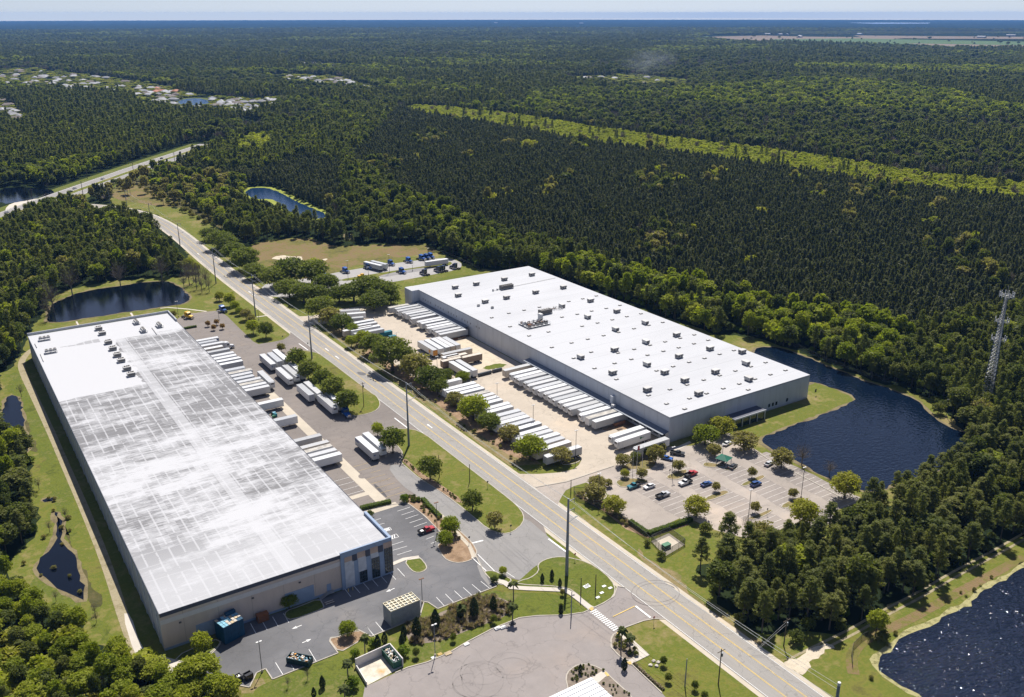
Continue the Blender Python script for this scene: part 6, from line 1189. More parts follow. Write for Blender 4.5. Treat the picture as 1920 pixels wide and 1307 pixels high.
for k, px, py, w_, lb in (('rnd', 556, 671, 36, 'first dark tree behind the far trio of trailers'), ('rnd', 576, 692, 38, 'second dark tree beside the left yard trailers'), ('rnd', 590, 694, 26, 'narrow dark tree squeezed third in the island row'), ('rnd', 604, 710, 38, 'fourth dark tree of the island row'), ('rnd', 623, 726, 42, 'fifth and brightest dark tree of the island row'), ('rnd', 650, 750, 42, 'last dark tree of the island row, by the blue tractor'), ('rnd', 497, 617, 28, 'round dark tree on the grass corner by the opening'), ('lime', 473, 611, 24, 'bright lime tree next to the round dark one'), ('small', 527, 651, 16, 'thin young tree at the yard opening'), ('lime', 707, 804, 23, 'small upright tree behind the nearest trailer pair'), ('rnd', 735, 824, 46, 'round tree touching the nearest trailer pair'), ('rnd', 805, 876, 45, 'large round tree midway down the lime-grass island'), ('rnd', 885, 938, 38, 'round tree with its shadow on the drive'), ('small', 927, 975, 32, 'olive round tree near the island rounded end'), ('bright', 843, 985, 38, 'light green tree on the mulch island behind the red pickup'), ('bright', 835, 1008, 32, 'front light green tree on the mulch island'), ('lime', 942, 1070, 16, 'young thin tree on the small island by the drive'), ('bright', 650, 1178, 34, 'bushy light tree with round shadow on the left lot edge'), ('lime', 376, 1204, 38, 'lime tree at the foot of the blue crate stack'), ('bright', 540, 1126, 32, 'loose light green tree in front of the beige wall')): T(k, px, py, w_, lb, .95 if k != 'rnd' else .9, Gb)
for px, py, lb in ((519, 489, 0),): pass
Gc = 'big round oaks east of the road'
for px, py, w_, hs, lb in ((515, 517, 56, .75, 'leftmost oak of the big clump by the lorry park'), (545, 505, 62, .8, 'back left oak of the big clump by the lorry park'), (583, 508, 62, .8, 'back middle oak of the big clump by the lorry park'), (612, 528, 46, .8, 'right oak of the big clump by the lorry park'), (541, 538, 48, .75, 'front pale oak of the big clump by the lorry park'), (568, 546, 50, .75, 'front right oak of the big clump by the lorry park'), (594, 548, 42, .75, 'small front oak at the drive corner'), (635, 549, 42, .75, 'left end oak of the second clump beside the warehouse'), (662, 545, 50, .8, 'second oak of the clump beside the warehouse'), (690, 538, 56, .85, 'tallest oak of the clump beside the warehouse'), (718, 545, 52, .85, 'right oak of the clump beside the warehouse'), (700, 562, 54, .7, 'front oak of the clump beside the warehouse'), (732, 557, 36, .8, 'oak nearest the warehouse corner'), (409, 447, 44, .8, 'first round oak along the road below the bend'), (423, 454, 42, .8, 'second round oak along the road below the bend'), (437, 470, 46, .8, 'third round oak along the road below the bend'), (459, 483, 52, .85, 'largest round oak beside the meadow'), (475, 507, 42, .7, 'low spreading oak at the lorry park entrance'), (393, 437, 36, .7, 'small oak at the tree belt end by the road'), (488, 512, 26, .7, 'small oak beside the lorry park entrance')): T('oakd', px, py, w_ * 1.06, lb, hs * .9, Gc)
T('lime', 588, 497, 24, 'yellow-green tree behind the big oak clump', 1)
Gd = 'bare trees by the pond north of the left warehouse'
for i, (px, py, w_) in enumerate(((347, 500, 16), (352, 512, 18), (360, 507, 18), (366, 522, 16), (371, 510, 18), (376, 528, 16), (384, 515, 18), (390, 530, 14), (343, 525, 14), (82, 548, 26), (95, 555, 24), (130, 522, 26), (300, 500, 24), (222, 512, 24), (88, 575, 20))): T('bare', px, py, w_ * 1.25, '%s bare grey tree around the pond north of the streaked-roof warehouse' % nth(i), 1.25, Gd)
Ge = 'young trees along the north end of the left yard'
for i, (k, px, py, w_) in enumerate((('yel', 352, 495, 26), ('yel', 410, 554, 18), ('lime', 430, 560, 22), ('lime', 440, 573, 18), ('olive', 460, 588, 22), ('bright', 448, 582, 16), ('small', 470, 598, 16), ('small', 325, 588, 12), ('yel', 365, 500, 20))): T(k, px, py, w_, '%s light spring tree from the pond along the yard north end' % nth(i), 1, Ge)
for px, py, lb in ((389, 606, 'small orange-tinged tree by the north car park'), (405, 603, 'small orange-tinged tree in the round bed'), (416, 611, 'small orange-tinged tree nearest the yard'), (400, 613, 'small orange-tinged tree behind the docked trailers')): T('red', px, py, 10, lb, 1)
Gf = 'trees of the right car park'
for k, px, py, w_, hs, lb in (('bright', 1322, 814, 52, .75, 'dense bright green tree at the warehouse corner'), ('yel', 1354, 797, 48, .75, 'yellow-green tree in front of the entrance canopy'), ('olive', 1396, 826, 50, .7, 'broad olive tree between the entrance and the lake'), ('olive', 1339, 843, 28, .9, 'small olive tree beside the pavilion'), ('olive', 1229, 850, 34, 1.0, 'olive tree over the bright blue car'), ('olive', 1167, 862, 30, .8, 'sparse shrubby tree at the yard gate'), ('small', 1272, 873, 23, .85, 'small round tree on the island beside the red pickup'), ('yel', 1171, 887, 19, .9, 'small flat tree on the oval island, left'), ('small', 1203, 888, 21, .9, 'small flat tree on the oval island, right'), ('olive', 1119, 904, 34, .8, 'upper olive tree by the gate lamp'), ('olive', 1115, 922, 42, .8, 'lower olive tree by the gate lamp'), ('yel', 1152, 946, 42, .85, 'yellow-green tree by the chain-link fence'), ('yel', 1306, 949, 46, .9, 'yellow-green tree at the end of the hedge'), ('small', 1342, 913, 16, 1, 'thin bare tree on the middle island'), ('small', 1410, 886, 18, 1, 'small tree beside the blue car on the long island'), ('small', 1487, 925, 18, 1, 'small grey tree beside the lake-side lamp'), ('small', 1416, 951, 20, 1, 'small tree on the island near the pines'), ('olive', 1466, 858, 42, .9, 'olive spreading tree on the lake-side kerb'), ('bare', 1505, 850, 34, .9, 'bare pale tree on the lake shore'), ('bare', 1556, 877, 26, .9, 'bare pale tree low against the lake'), ('yel', 1586, 908, 54, .95, 'large rounded yellow-green tree at the lake end of the car park'), ('yel', 1509, 960, 56, .95, 'large rounded yellow-green tree at the car park corner'), ('olive', 1428, 1002, 54, 1, 'big olive tree in front of the pines'), ('bare', 1402, 985, 26, 1.3, 'tall bare tree next to the big olive one')): T(k, px, py, w_, lb, hs, Gf)
for k, px, py, w_, lb in (('dbush', 1323, 988, 24, 'rounded bush below the end of the hedge'), ('dbush', 1213, 1018, 14, 'small bush at the corner of the utility enclosure'), ('dbush', 1239, 1040, 18, 'bush in front of the utility enclosure'), ('dbush', 926, 1086, 16, 'clipped bush on the small island by the drive'), ('bush', 757, 933, 18, 'clipped bush at the top of the mulch strip'), ('bush', 783, 935, 10, 'small round bush by the drive'), ('dbush', 693, 963, 16, 'dark bush at the office wall end'), ('dbush', 1492, 1192, 30, 'low round bush at the pine stand corner'), ('woodb', 1645, 1165, 38, 'bright tree standing alone by the rippled pond'), ('dbush', 1655, 1192, 26, 'dark bush at the foot of the lone bright tree'), ('bush', 660, 1278, 28, 'round bush at the bin enclosure, left'), ('bush', 756, 1220, 24, 'leafy bush behind the bin enclosure'), ('bush', 700, 1206, 22, 'leafy bush behind the enclosure back wall'), ('bush', 664, 1224, 20, 'light bush beside the enclosure'), ('obush', 1240, 838, 20, 'olive shrub beside the warehouse corner wall'), ('obush', 1140, 905, 18, 'low olive shrub by the gate'), ('dbush', 1190, 856, 22, 'shrub group at the warehouse corner drive'), ('dbush', 1215, 845, 24, 'second shrub at the warehouse corner drive'), ('dbush', 1760, 765, 26, 'pale shrub by the far lake bank pole'), ('olive', 1840, 772, 48, 'grey-green tree hiding the foot of the phone mast'), ):
    if lb: T(k, px, py, w_, lb, 1 if k != 'woodb' else .8)
# clipped cypresses and small trees of the bottom lawns
Gg = 'dark pointed cypresses on the lawns'
for i, (px, py, w_) in enumerate(((707, 1204, 14), (756, 1183, 12), (752, 1200, 12), (780, 1175, 18), (815, 1160, 18), (862, 1146, 14), (888, 1138, 18), (924, 1131, 14), (720, 1196, 12), (1016, 1083, 8), (1034, 1077, 9), (1049, 1092, 8), (1087, 1254, 9), (603, 1278, 12), (587, 1298, 10), (1051, 1142, 9), (1170, 1245, 12))): T('col', px, py, w_, '%s dark pointed cypress counted along the bottom lawns' % nth(i), 1.0, Gg, .5)
for i, (px, py, w_) in enumerate(((779, 1223, 14), (925, 1160, 13), (849, 1195, 12), (1243, 1239, 14), (1252, 1270, 14), (1302, 1285, 14), (1320, 1304, 14), (1054, 1110, 10), (1051, 1137, 10))): T('rnd' if i != 7 else 'small', px, py, w_, '%s small round tree counted from the left on the bottom lawns' % nth(i), 1.25, 'small round trees of the bottom lawns')
for i, (px, py) in enumerate(((538, 1277), (575, 1262), (70, 905), (120, 960), (90, 985), (175, 1140), (102, 1115), (178, 1155), (37, 730), (45, 990))): T('bare', px, py, 14, '%s leafless young tree on the left and bottom grass' % nth(i), 1.3, 'leafless young trees on the grass')
# palms
def palm(seed):
    r = thing('palm_tree', '', 'palm'); g = random.Random(seed); MB().tube((0, 0, 0), (.15, .05, 5.6), .19, .15, 8).build('trunk', m_bark2, r); v, f = [], []
    for i in range(34):
        a = g.uniform(0, 6.28); e = g.uniform(-.5, 1.35); L_ = g.uniform(1.5, 2.0); dx, dy = math.cos(a), math.sin(a); n0 = len(v); w0 = .34
        for j in range(5): t_ = j / 4; rr = L_ * t_ * math.cos(e * .75); z = 5.6 + math.sin(e) * L_ * t_ * .8 - .55 * t_ * t_ * L_; ww = w0 * (.25 + 1.1 * math.sin(PI * min(1, t_ * .9 + .08))); v += [(.15 + dx * rr - dy * ww, dy * rr + dx * ww, z - .1 * t_), (.15 + dx * rr, dy * rr, z + .1), (.15 + dx * rr + dy * ww, dy * rr - dx * ww, z - .1 * t_)]
        for j in range(4): b_ = n0 + j * 3; f += [(b_, b_ + 1, b_ + 4, b_ + 3), (b_ + 1, b_ + 2, b_ + 5, b_ + 4)]
    MB().raw(v, f).build('crown', L_palm, r); return r
PL = [palm(1), palm(2)]
for i, (b_, t_, lb) in enumerate((((683.5, 1226), (682, 1192), 'palm on the mulch by the left lot, right of the bushy tree'), ((652, 1275), (651, 1240), 'palm nearest the bottom edge left of the enclosure'), ((647, 1320), (648, 1287), 'palm cut by the bottom edge left of the enclosure'), ((962, 1126), (963, 1091), 'palm beside the footpath bend'), ((960, 1165), (961, 1132), 'palm over the grey machine parts'), ((864, 1160), (862, 1137), 'palm between two pointed cypresses in the tuft bed'), ((1163, 1224), (1164, 1178), 'taller palm of the pair beside the crossing'), ((1180, 1216), (1181, 1192), 'shorter palm of the pair beside the crossing'))):
    x, y = W(*b_); h = hgt(b_, t_); place(PL[i % 2], (x, y, .1), i * 1.1, lb, 'palms of the bottom lawns', (.95, .95, max(.6, h / 6.2)))
# hedges
def hedge(lb, pts, w_, h, mat=L_hedge, seed=1, dens=26):
    g = np.random.default_rng(seed); Ps, Ns = [], []; o_ = pts[0]; mb_ = MB()
    for i in range(len(pts) - 1):
        a = np.array([*pts[i], 0]); c = np.array([*pts[i + 1], 0]); L_ = np.linalg.norm(c - a); n = int(L_ * dens * (w_ + 2 * h)); t_ = (c - a) / L_; s_ = np.array([-t_[1], t_[0], 0]); u = g.uniform(0, L_, n); k_ = g.uniform(0, w_ + 2 * h, n); top = k_ < w_
        side = np.where(k_ < w_ + h, -1, 1); v_ = np.where(top, k_ - w_ / 2, side * w_ / 2); z = np.where(top, h, (k_ - w_) % h); z = z + g.normal(size=n) * .07; v_ = v_ + g.normal(size=n) * .07
        Ps.append(a + u[:, None] * t_ + v_[:, None] * s_ + z[:, None] * np.array([0, 0, 1.]) - np.array([*o_, 0])); nn = np.where(top[:, None], np.array([[0, 0, 1.]]), side[:, None] * s_) + g.normal(size=(n, 3)) * .5; Ns.append(nn / np.linalg.norm(nn, axis=1, keepdims=True))
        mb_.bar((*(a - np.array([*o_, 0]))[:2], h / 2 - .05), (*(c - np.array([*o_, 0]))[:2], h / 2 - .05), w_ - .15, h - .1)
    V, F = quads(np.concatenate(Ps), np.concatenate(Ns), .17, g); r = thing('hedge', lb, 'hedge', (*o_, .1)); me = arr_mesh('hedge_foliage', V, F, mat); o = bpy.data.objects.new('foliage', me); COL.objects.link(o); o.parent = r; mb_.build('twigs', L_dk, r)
hedge('L-shaped clipped hedge at the corner of the right car park', full('1180,981 1214,1004 1296,977'), 1.6, 1.3, seed=3); hedge('clipped hedge along the top of the left lot', full('675,956 732,943'), 1.5, 1.2, seed=4); hedge('clipped hedge beside the drive on the mulch strip', full('792,938 803,950 825,972'), 1.4, 1.1, seed=5)
hedge('low row of small plants behind the lower kerb on the right lawn', q(1000, 1100, 6.4, '1200,925 1340,1060 1560,1250'), .6, .5, L_tuft, 6); hedge('low hedge on the north car park bed', full('345,617 368,613'), 1.2, 1.0, seed=8); hedge('scrubby green hedge at the corner of the pine stand', full('1460,1012 1490,1003 1510,990'), 3, 2.4, L_bright, 7, 18)
hedge('green hedge by the lawn at the car park corner', full('1250,1014 1283,998'), .9, .9, seed=11) if False else None
# ------------------------------------------------------------------ scattering: points -> one object that plants a crown at each
def low(kind, mat, seed, dens, name, trunk=True):           # light tree for the forest: one mesh, crown and trunk
    me, C = crown(kind, seed, mat, dens); o = bpy.data.objects.new(name, me); COL.objects.link(o); me.materials.append(m_bark)
    if trunk:
        bm = bmesh.new(); bm.from_mesh(me); th = {'oak': 6, 'round': 4, 'wood': 10, 'pine': 16, 'bare': 6, 'young': 8.5}[kind]
        r_ = {'pine': .2, 'bare': .18, 'young': .13}.get(kind, .22); vs_ = []
        for z, rr in ((0, r_), (th, r_ * .4)): vs_.append([bm.verts.new((rr * math.cos(2.1 * i), rr * math.sin(2.1 * i), z)) for i in range(3)])
        for i in range(3): f = bm.faces.new((vs_[0][i], vs_[0][(i + 1) % 3], vs_[1][(i + 1) % 3], vs_[1][i])); f.material_index = 1
        bm.to_mesh(me); bm.free()
    return o
def scatter(name, groups, label=None):                     # groups: list of (prototype objects, xyz, scale, rot)
    X, S_, Rz, K = [], [], [], []; protos = []
    for pr, xyz, sc_, rz in groups:
        if len(xyz) == 0: continue
        k0 = len(protos); protos += pr; X.append(xyz); S_.append(sc_); Rz.append(rz); K.append(k0 + np.random.default_rng(len(xyz)).integers(0, len(pr), len(xyz)))
    X = np.concatenate(X).astype(np.float32); S_ = np.concatenate(S_).astype(np.float32); Rz = np.concatenate(Rz).astype(np.float32); K = np.concatenate(K).astype(np.int32)
    me = bpy.data.meshes.new(name); me.vertices.add(len(X)); me.vertices.foreach_set('co', X.ravel())
    a = me.attributes.new('scl', 'FLOAT_VECTOR', 'POINT'); a.data.foreach_set('vector', S_.ravel()); a = me.attributes.new('rz', 'FLOAT', 'POINT'); a.data.foreach_set('value', Rz); a = me.attributes.new('kind_id', 'INT', 'POINT'); a.data.foreach_set('value', K)
    o = bpy.data.objects.new(name, me); COL.objects.link(o); o['kind'] = 'stuff'
    if label: o['label'] = label
    ng = bpy.data.node_groups.new(name, 'GeometryNodeTree'); ng.interface.new_socket('Geometry', in_out='INPUT', socket_type='NodeSocketGeometry'); ng.interface.new_socket('Geometry', in_out='OUTPUT', socket_type='NodeSocketGeometry')
    gi = ng.nodes.new('NodeGroupInput'); go = ng.nodes.new('NodeGroupOutput'); jn = ng.nodes.new('GeometryNodeJoinGeometry')
    def attr(nm, dt): n = ng.nodes.new('GeometryNodeInputNamedAttribute'); n.data_type = dt; n.inputs[0].default_value = nm; return n.outputs[0]
    ak = attr('kind_id', 'INT'); as_ = attr('scl', 'FLOAT_VECTOR'); ar = attr('rz', 'FLOAT'); cb = ng.nodes.new('ShaderNodeCombineXYZ'); ng.links.new(ar, cb.inputs[2]); er = ng.nodes.new('FunctionNodeEulerToRotation'); ng.links.new(cb.outputs[0], er.inputs[0])
    for i, p in enumerate(protos):
        oi = ng.nodes.new('GeometryNodeObjectInfo'); oi.transform_space = 'ORIGINAL'; oi.inputs['Object'].default_value = p; oi.inputs['As Instance'].default_value = True
        cmp_ = ng.nodes.new('FunctionNodeCompare'); cmp_.data_type = 'INT'; cmp_.operation = 'EQUAL'; ng.links.new(ak, cmp_.inputs[2]); cmp_.inputs[3].default_value = i
        ip = ng.nodes.new('GeometryNodeInstanceOnPoints'); ng.links.new(gi.outputs[0], ip.inputs['Points']); ng.links.new(cmp_.outputs[0], ip.inputs['Selection']); ng.links.new(oi.outputs['Geometry'], ip.inputs['Instance']); ng.links.new(er.outputs[0], ip.inputs['Rotation']); ng.links.new(as_, ip.inputs['Scale']); ng.links.new(ip.outputs[0], jn.inputs[0])
    ng.links.new(jn.outputs[0], go.inputs[0]); md = o.modifiers.new('plant', 'NODES'); md.node_group = ng; return o
G_ = np.random.default_rng(77)
def fan(r0, r1, s0, rk, half, grow=1.0):                   # jittered points over the ground ahead, wider apart with distance
    xs, ys, ss = [], [], []; r = r0; hd = math.radians(56.85)
    while r < r1:
        s = s0 * max(1.0, (r / rk) ** grow); hw = math.radians(half if r > 700 else half + 7); n = max(2, int(2 * hw * r / s)); a = hd + np.linspace(-hw, hw, n) + G_.uniform(-.42, .42, n) * s / r; rr = r + G_.uniform(-.42, .42, n) * s
        xs.append(rr * np.cos(a)); ys.append(rr * np.sin(a)); ss.append(np.full(n, s / s0)); r += s
    return np.concatenate(xs), np.concatenate(ys), np.concatenate(ss)
fx_, fy_, fs_ = fan(120, 10500, 4.4, 1000, 36, .66)
px_, py_ = px_of(fx_, fy_)
PP = lambda s: [tuple(map(float, t_.split(','))) for t_ in s.split()]
def inn(s): return inpoly(px_, py_, PP(s) if isinstance(s, str) else s)
rr_d = np.hypot(fx_, fy_)
ex = inn(D1p) | inn(D2p)
ex |= (fx_ > 136) & (fx_ < 168) & (fy_ < 700)
clx = np.array(inside(clS, 0)); d2 = np.min((fx_[:, None] - clx[None, ::3, 0]) ** 2 + (fy_[:, None] - clx[None, ::3, 1]) ** 2, 1) if False else None
def near_line(pts, dist):
    out = np.zeros(fx_.shape, bool); P = np.array(pts, float)
    for i in range(len(P) - 1):
        a, c = P[i], P[i + 1]; t_ = c - a; L2 = t_ @ t_; u = np.clip(((fx_ - a[0]) * t_[0] + (fy_ - a[1]) * t_[1]) / L2, 0, 1); out |= (fx_ - a[0] - u * t_[0]) ** 2 + (fy_ - a[1] - u * t_[1]) ** 2 < dist ** 2
    return out
ex |= near_line([cl[0]] + clS[::2], 15) | near_line(hN, 33)
MP = [(455, 362), (465, 350), (490, 347), (515, 350), (540, 362), (562, 376), (607, 393), (620, 402), (615, 432), (590, 432), (548, 424), (525, 412), (500, 398), (478, 396), (456, 384)]
ex |= inn(MP) | inn('326,190 345,183 370,182 392,186 398,195 372,200 345,199 330,196') | inn('-8,350 60,348 112,356 64,378 -8,388') | inn('455,220 470,224 503,230 472,241 452,234') | inn('640,432 658,430 664,452 648,460')
ex |= inn('316,312 332,310 338,326 322,330')
ex |= inn('1300,72 1340,66 1925,64 1925,94 1760,91 1640,87 1380,79') & (G_.random(fx_.shape) > .004)
ex |= inn(D1p[-3:] + [(0, 738), (60, 740), (62, 850), (40, 818)])
ex |= inn('150,388 215,384 270,388 320,402 362,448 352,470 318,440 280,424 235,414 180,412')
# kinds
K_ = np.full(fx_.shape, 'young', dtype=object); u = G_.random(fx_.shape)
nz1 = np.sin(fx_ * .0041 + 1.3) * np.cos(fy_ * .0033 + .4) + np.sin(fx_ * .0013 - fy_ * .0021 + 2) + .5 * np.sin(fx_ * .011 + fy_ * .007)
beyond = inn('-50,36 1980,36 1980,352 1740,328 1440,283 1200,253 1000,221 800,199 700,215 500,260 430,262 330,290 200,330 0,355 -50,360')
def setk(mask, table):
    tot = sum(w for _, w in table); c = 0; uu = G_.random(fx_.shape)
    for k, w in table: K_[mask & (uu >= c / tot) & (uu < (c + w) / tot)] = k; c += w
setk(beyond, (('young', 6), ('pine', 2.4), ('wood', .9), ('grey', 1.5), ('woodb', .12)))
nz2 = np.sin(fx_ * .0023 + fy_ * .0009 + 1) + np.sin(fy_ * .0047 - fx_ * .0012) + .4 * np.sin(fx_ * .013 + 2)
setk(beyond & (nz2 > 1.1), (('grey', 4), ('wood', 1.5), ('young', 2)))
setk(beyond & (nz2 < -1.25), (('wood', 2), ('woodb', 1.0), ('young', 2)))
setk(beyond & (nz1 > .9), (('wood', 2.4), ('grey', 3.2), ('young', 2.4)))
setk(beyond & (nz1 < -1.25), (('woodb', 1.3), ('wood', 3), ('young', 3)))
setk(inn('1260,172 1400,165 1500,153 1640,158 1780,180 1925,215 1925,232 1700,222 1500,212 1330,205 1260,190'), (('woodb', 3), ('lime', .9), ('wood', 3), ('grey', 2)))
setk(inn('1480,208 1760,222 1925,236 1925,262 1700,245 1480,226'), (('grey', 4), ('wood', 2), ('young', 1)))
setk(inn('60,175 180,168 330,205 360,245 250,262 120,230'), (('grey', 3), ('wood', 2), ('pine', 1.5))); setk(inn('330,262 390,240 520,225 640,205 760,185 760,200 640,225 500,255 420,268'), (('grey', 3), ('wood', 2), ('young', 1)))
setk(inn('230,130 420,140 640,165 760,180 640,180 420,165 250,150'), (('grey', 2.4), ('wood', 2), ('young', 2)))
setk(inn('1490,125 1925,132 1925,146 1700,142 1490,134'), (('woodb', 3), ('lime', 1), ('wood', 2)))
# hardwood belts nearer in
setk(inn('330,290 430,262 520,262 640,215 745,205 700,260 640,330 660,400 700,440 900,505 1345,640 1500,680 1830,830 1925,850 1925,770 1830,720 1700,640 1500,600 1300,560 1130,505 1000,470 880,430 760,380 700,330 560,300 500,330 400,330'), (('wood', 4), ('pine', 1.3), ('woodb', .7), ('grey', .35)))
setk(inn('990,512 1150,515 1300,545 1450,590 1600,610 1700,650 1720,690 1600,680 1500,650 1400,615 1250,580 1100,540'), (('woodb', 5), ('lime', .8), ('wood', 1.6), ('young', 1)))
setk(inn('1040,530 1345,628 1467,649 1600,700 1710,736 1700,720 1560,670 1460,630 1340,608 1150,548 1040,518'), (('wood', 1.6), ('woodb', 3), ('lime', .4), ('pine', .8)))
setk(inn('1700,640 1925,600 1925,850 1830,830 1760,760 1700,700'), (('wood', 3), ('pine', 3), ('woodb', .6)))
setk(inn('780,380 900,440 1000,470 1000,510 880,500 780,470 640,455 640,330'), (('wood', 5), ('woodb', 1), ('pine', 1)))
setk(inn('330,322 460,350 450,400 455,440 380,420 330,392 250,350 260,330'), (('wood', 2), ('woodb', 2), ('olive', 2), ('none', 9)))
setk(inn('200,372 260,380 330,395 330,372 250,345 210,345'), (('none', 12), ('olive', 1)))
setk(inn('455,262 500,262 515,278 490,302 430,292 410,272'), (('lime', 6), ('wood', 1)))
setk(inn('455,400 560,420 650,460 640,466 560,448 500,452 455,464 400,440'), (('pine', 3), ('wood', 2.5), ('woodb', .8)))
# woods west of the road and around the left warehouse
setk(inn('0,400 60,370 150,362 215,395 330,440 350,520 100,560 40,660 0,700'), (('pine', 3.2), ('wood', 2.6), ('woodb', 1.4), ('olive', .3)))
setk(inn('-60,560 95,560 45,660 0,705 -60,720'), (('wood', 4), ('pine', 2), ('woodb', 1)))
setk(inn('0,352 0,240 120,255 260,262 330,290 200,332 90,345'), (('pine', 4), ('young', 2), ('wood', 2.2), ('woodb', .6)))
setk(inn('0,330 90,318 220,300 230,330 120,352 0,350'), (('wood', 4), ('woodb', 2)))
SW = [(-90, 1000), (0, 1060), (17, 1085), (53, 1118), (107, 1155), (153, 1172), (173, 1202), (247, 1238), (277, 1242), (333, 1272), (433, 1290), (470, 1400), (-150, 1400)]
sw_ = inn(SW); setk(sw_, (('woodb', 6), ('wood', 1.3), ('pine', .4), ('lime', 1.8), ('yel', 1.2), ('grey', .6)))
setk(inn('-90,800 0,812 45,840 60,872 40,905 72,952 72,989 33,1038 0,1062 -90,1080'), (('wood', 4), ('woodb', 1.3), ('pine', 1)))
SE = '1300,1072 1357,1039 1453,1032 1507,1035 1571,1005 1640,960 1740,905 1835,830 1925,800 1990,800 1990,1003 1930,1003 1880,1022 1780,1075 1740,1105 1653,1145 1620,1172 1563,1189 1480,1182 1440,1192 1390,1172 1347,1132 1330,1089'
se = inn(SE); ex &= ~se; setk(se, (('pine', 7), ('wood', 1.0), ('woodb', .25)))
strip = inn(STRIP); setk(strip, (('limeb', 7), ('none', 1.2), ('pine', .14), ('bare', .12)))
pz = (K_ == 'young') & ~beyond & (np.sin(fx_ * .021 + 2) * np.cos(fy_ * .017 + 1) + .6 * np.sin(fx_ * .05 - fy_ * .043) > .95); setk(pz, (('young', 3), ('wood', 1), ('olive', .5), ('grey', .4)))
# single pale clumps standing out of the plantation
for cpx, cpy, r in ((990, 278, 14), (955, 275, 9), (1090, 283, 8), (1340, 333, 16), (1330, 350, 10), (1270, 345, 9), (1490, 345, 12), (1535, 375, 12), (1590, 417, 13), (1690, 360, 14), (1650, 355, 8), (1750, 395, 16), (1740, 425, 12), (1820, 455, 14), (1800, 480, 10), (1430, 410, 10), (950, 370, 9), (1030, 362, 12), (1023, 375, 8), (825, 150, 7), (780, 303, 8), (920, 385, 10), (880, 300, 10), (1240, 327, 8), (1400, 500, 12), (1300, 440, 8)):
    m_ = ((px_ - cpx) / r) ** 2 + ((py_ - cpy - 4) / (r * .38)) ** 2 < 1; setk(m_, (('lime', 3), ('olive', 1.6), ('yel', 1)) if (cpx + cpy) % 3 else (('olive', 2), ('yel', 2)))
# suburbs: lighter trees with gaps for houses
SUB = ['-20,130 60,128 120,135 240,150 330,165 330,190 200,180 60,168 -20,160', '230,165 330,172 440,185 525,183 520,205 460,220 340,212 260,200', '480,142 560,140 640,145 720,170 700,172 560,160', '-20,178 30,200 55,235 40,240 -20,215', '560,118 660,122 660,127 560,125', '1040,148 1180,140 1290,152 1290,168 1150,160']
sub = np.zeros(fx_.shape, bool)
for s in SUB: sub |= inn(s)
setk(sub, (('lime', 1.6), ('yel', 2.4), ('wood', 2.4), ('woodb', 2.0), ('none', 9)))
bad = (K_ == 'none')
gapn = np.sin(fx_ * .031 + 3 * np.sin(fy_ * .013)) * np.cos(fy_ * .037 + 2 * np.cos(fx_ * .017)) + G_.normal(0, .25, fx_.shape); bad |= (gapn > 1.12) & (rr_d > 450)
ok = ~ex & ~bad & ~((py_ > 1285) & (px_ > 433))
# keep trees clear of the near pond shore and out of B and A
ok &= ~((fx_ > 222) & (fx_ < 318) & (fy_ > 225) & (fy_ < 468))
hs_ = np.where(fs_ > 1, 1 / fs_ ** .0, 1.0)
small = sub | inn('1480,60 1925,60 1925,70 1480,70')
rnd1 = np.clip(np.exp(G_.normal(0, .22, fx_.shape)), .55, 1.6); hvar = np.clip(np.exp(G_.normal(0, .17, fx_.shape)), .6, 1.4); rnd1 = np.where(sw_, rnd1 * .72, rnd1); hvar = np.where(sw_, hvar * .62, hvar)
sclx = rnd1 * fs_ ** .95; sclz = hvar * np.where(small, .36, 1.0) * fs_ ** .12
dist = rr_d
spr = {k: 1.0 for k in ('young', 'pine', 'wood', 'woodb', 'grey', 'olive', 'lime', 'yel', 'limeb', 'bare')}
# thin out kinds with wide crowns
wide = ~sw_ & np.isin(K_, ['wood', 'woodb', 'grey', 'olive', 'lime', 'yel']) & (G_.random(fx_.shape) < .50); ok &= ~wide
pth = (K_ == 'pine') & (G_.random(fx_.shape) < .12); ok &= ~pth
sl_d = np.hypot(rr_d, CAM_H)
vis = (px_ > -25) & (px_ < 1945) & (py_ < 1345)
# the nearest trees stand as single objects
def near(kinds, n, maxd):
    m_ = np.where(ok & np.isin(K_, kinds) & vis & (sl_d < maxd))[0]; return m_[np.argsort(sl_d[m_])][:n]
sclz = np.where((K_ == 'pine') & (rr_d < 900), sclz * .84, sclz)
n_p = near(['pine'], 235, 900); n_w = near(['wood', 'woodb'], 235, 900); taken = np.zeros(fx_.shape, bool)
def region(i):
    x, y, a, b_ = fx_[i], fy_[i], px_[i], py_[i]
    if se[i]: return 'in the dense stand between the car park and the rippled pond', 'stand'
    if a < 520 and b_ > 1060: return 'in the bright woods at the bottom left corner', 'corner'
    if a < 100 and b_ > 700: return 'in the dark clump at the left edge beside the small ponds', 'clump'
    if a < 430: return 'in the woods behind the left pond', 'pondwood'
    if a > 900: return 'in the forest edge across the lake', 'lakeedge'
    return 'in the tree belt between the road and the meadow', 'belt'
GL = {}
for idx, kk, word in ((n_p, 'pine', 'pine'), (n_w, None, 'leafy')):
    for i in idx:
        k = K_[i]; taken[i] = True; rg, sh_ = region(i); kd = {'pine': 'tall dark pine', 'wood': 'mid-green leafy tree', 'woodb': 'bright spring-green leafy tree'}[k]; lb = '%s %s' % (kd, rg); lb = ' '.join(lb.split()[:16])
        p = P_[k][int(G_.integers(0, len(P_[k])))]; s = float(sclx[i]); place(p, (float(fx_[i]), float(fy_[i]), 0), float(G_.uniform(0, 6.28)), lb, kd + 's ' + rg, (s, s, float(sclz[i]) * (.80 if k == 'pine' else .88)))
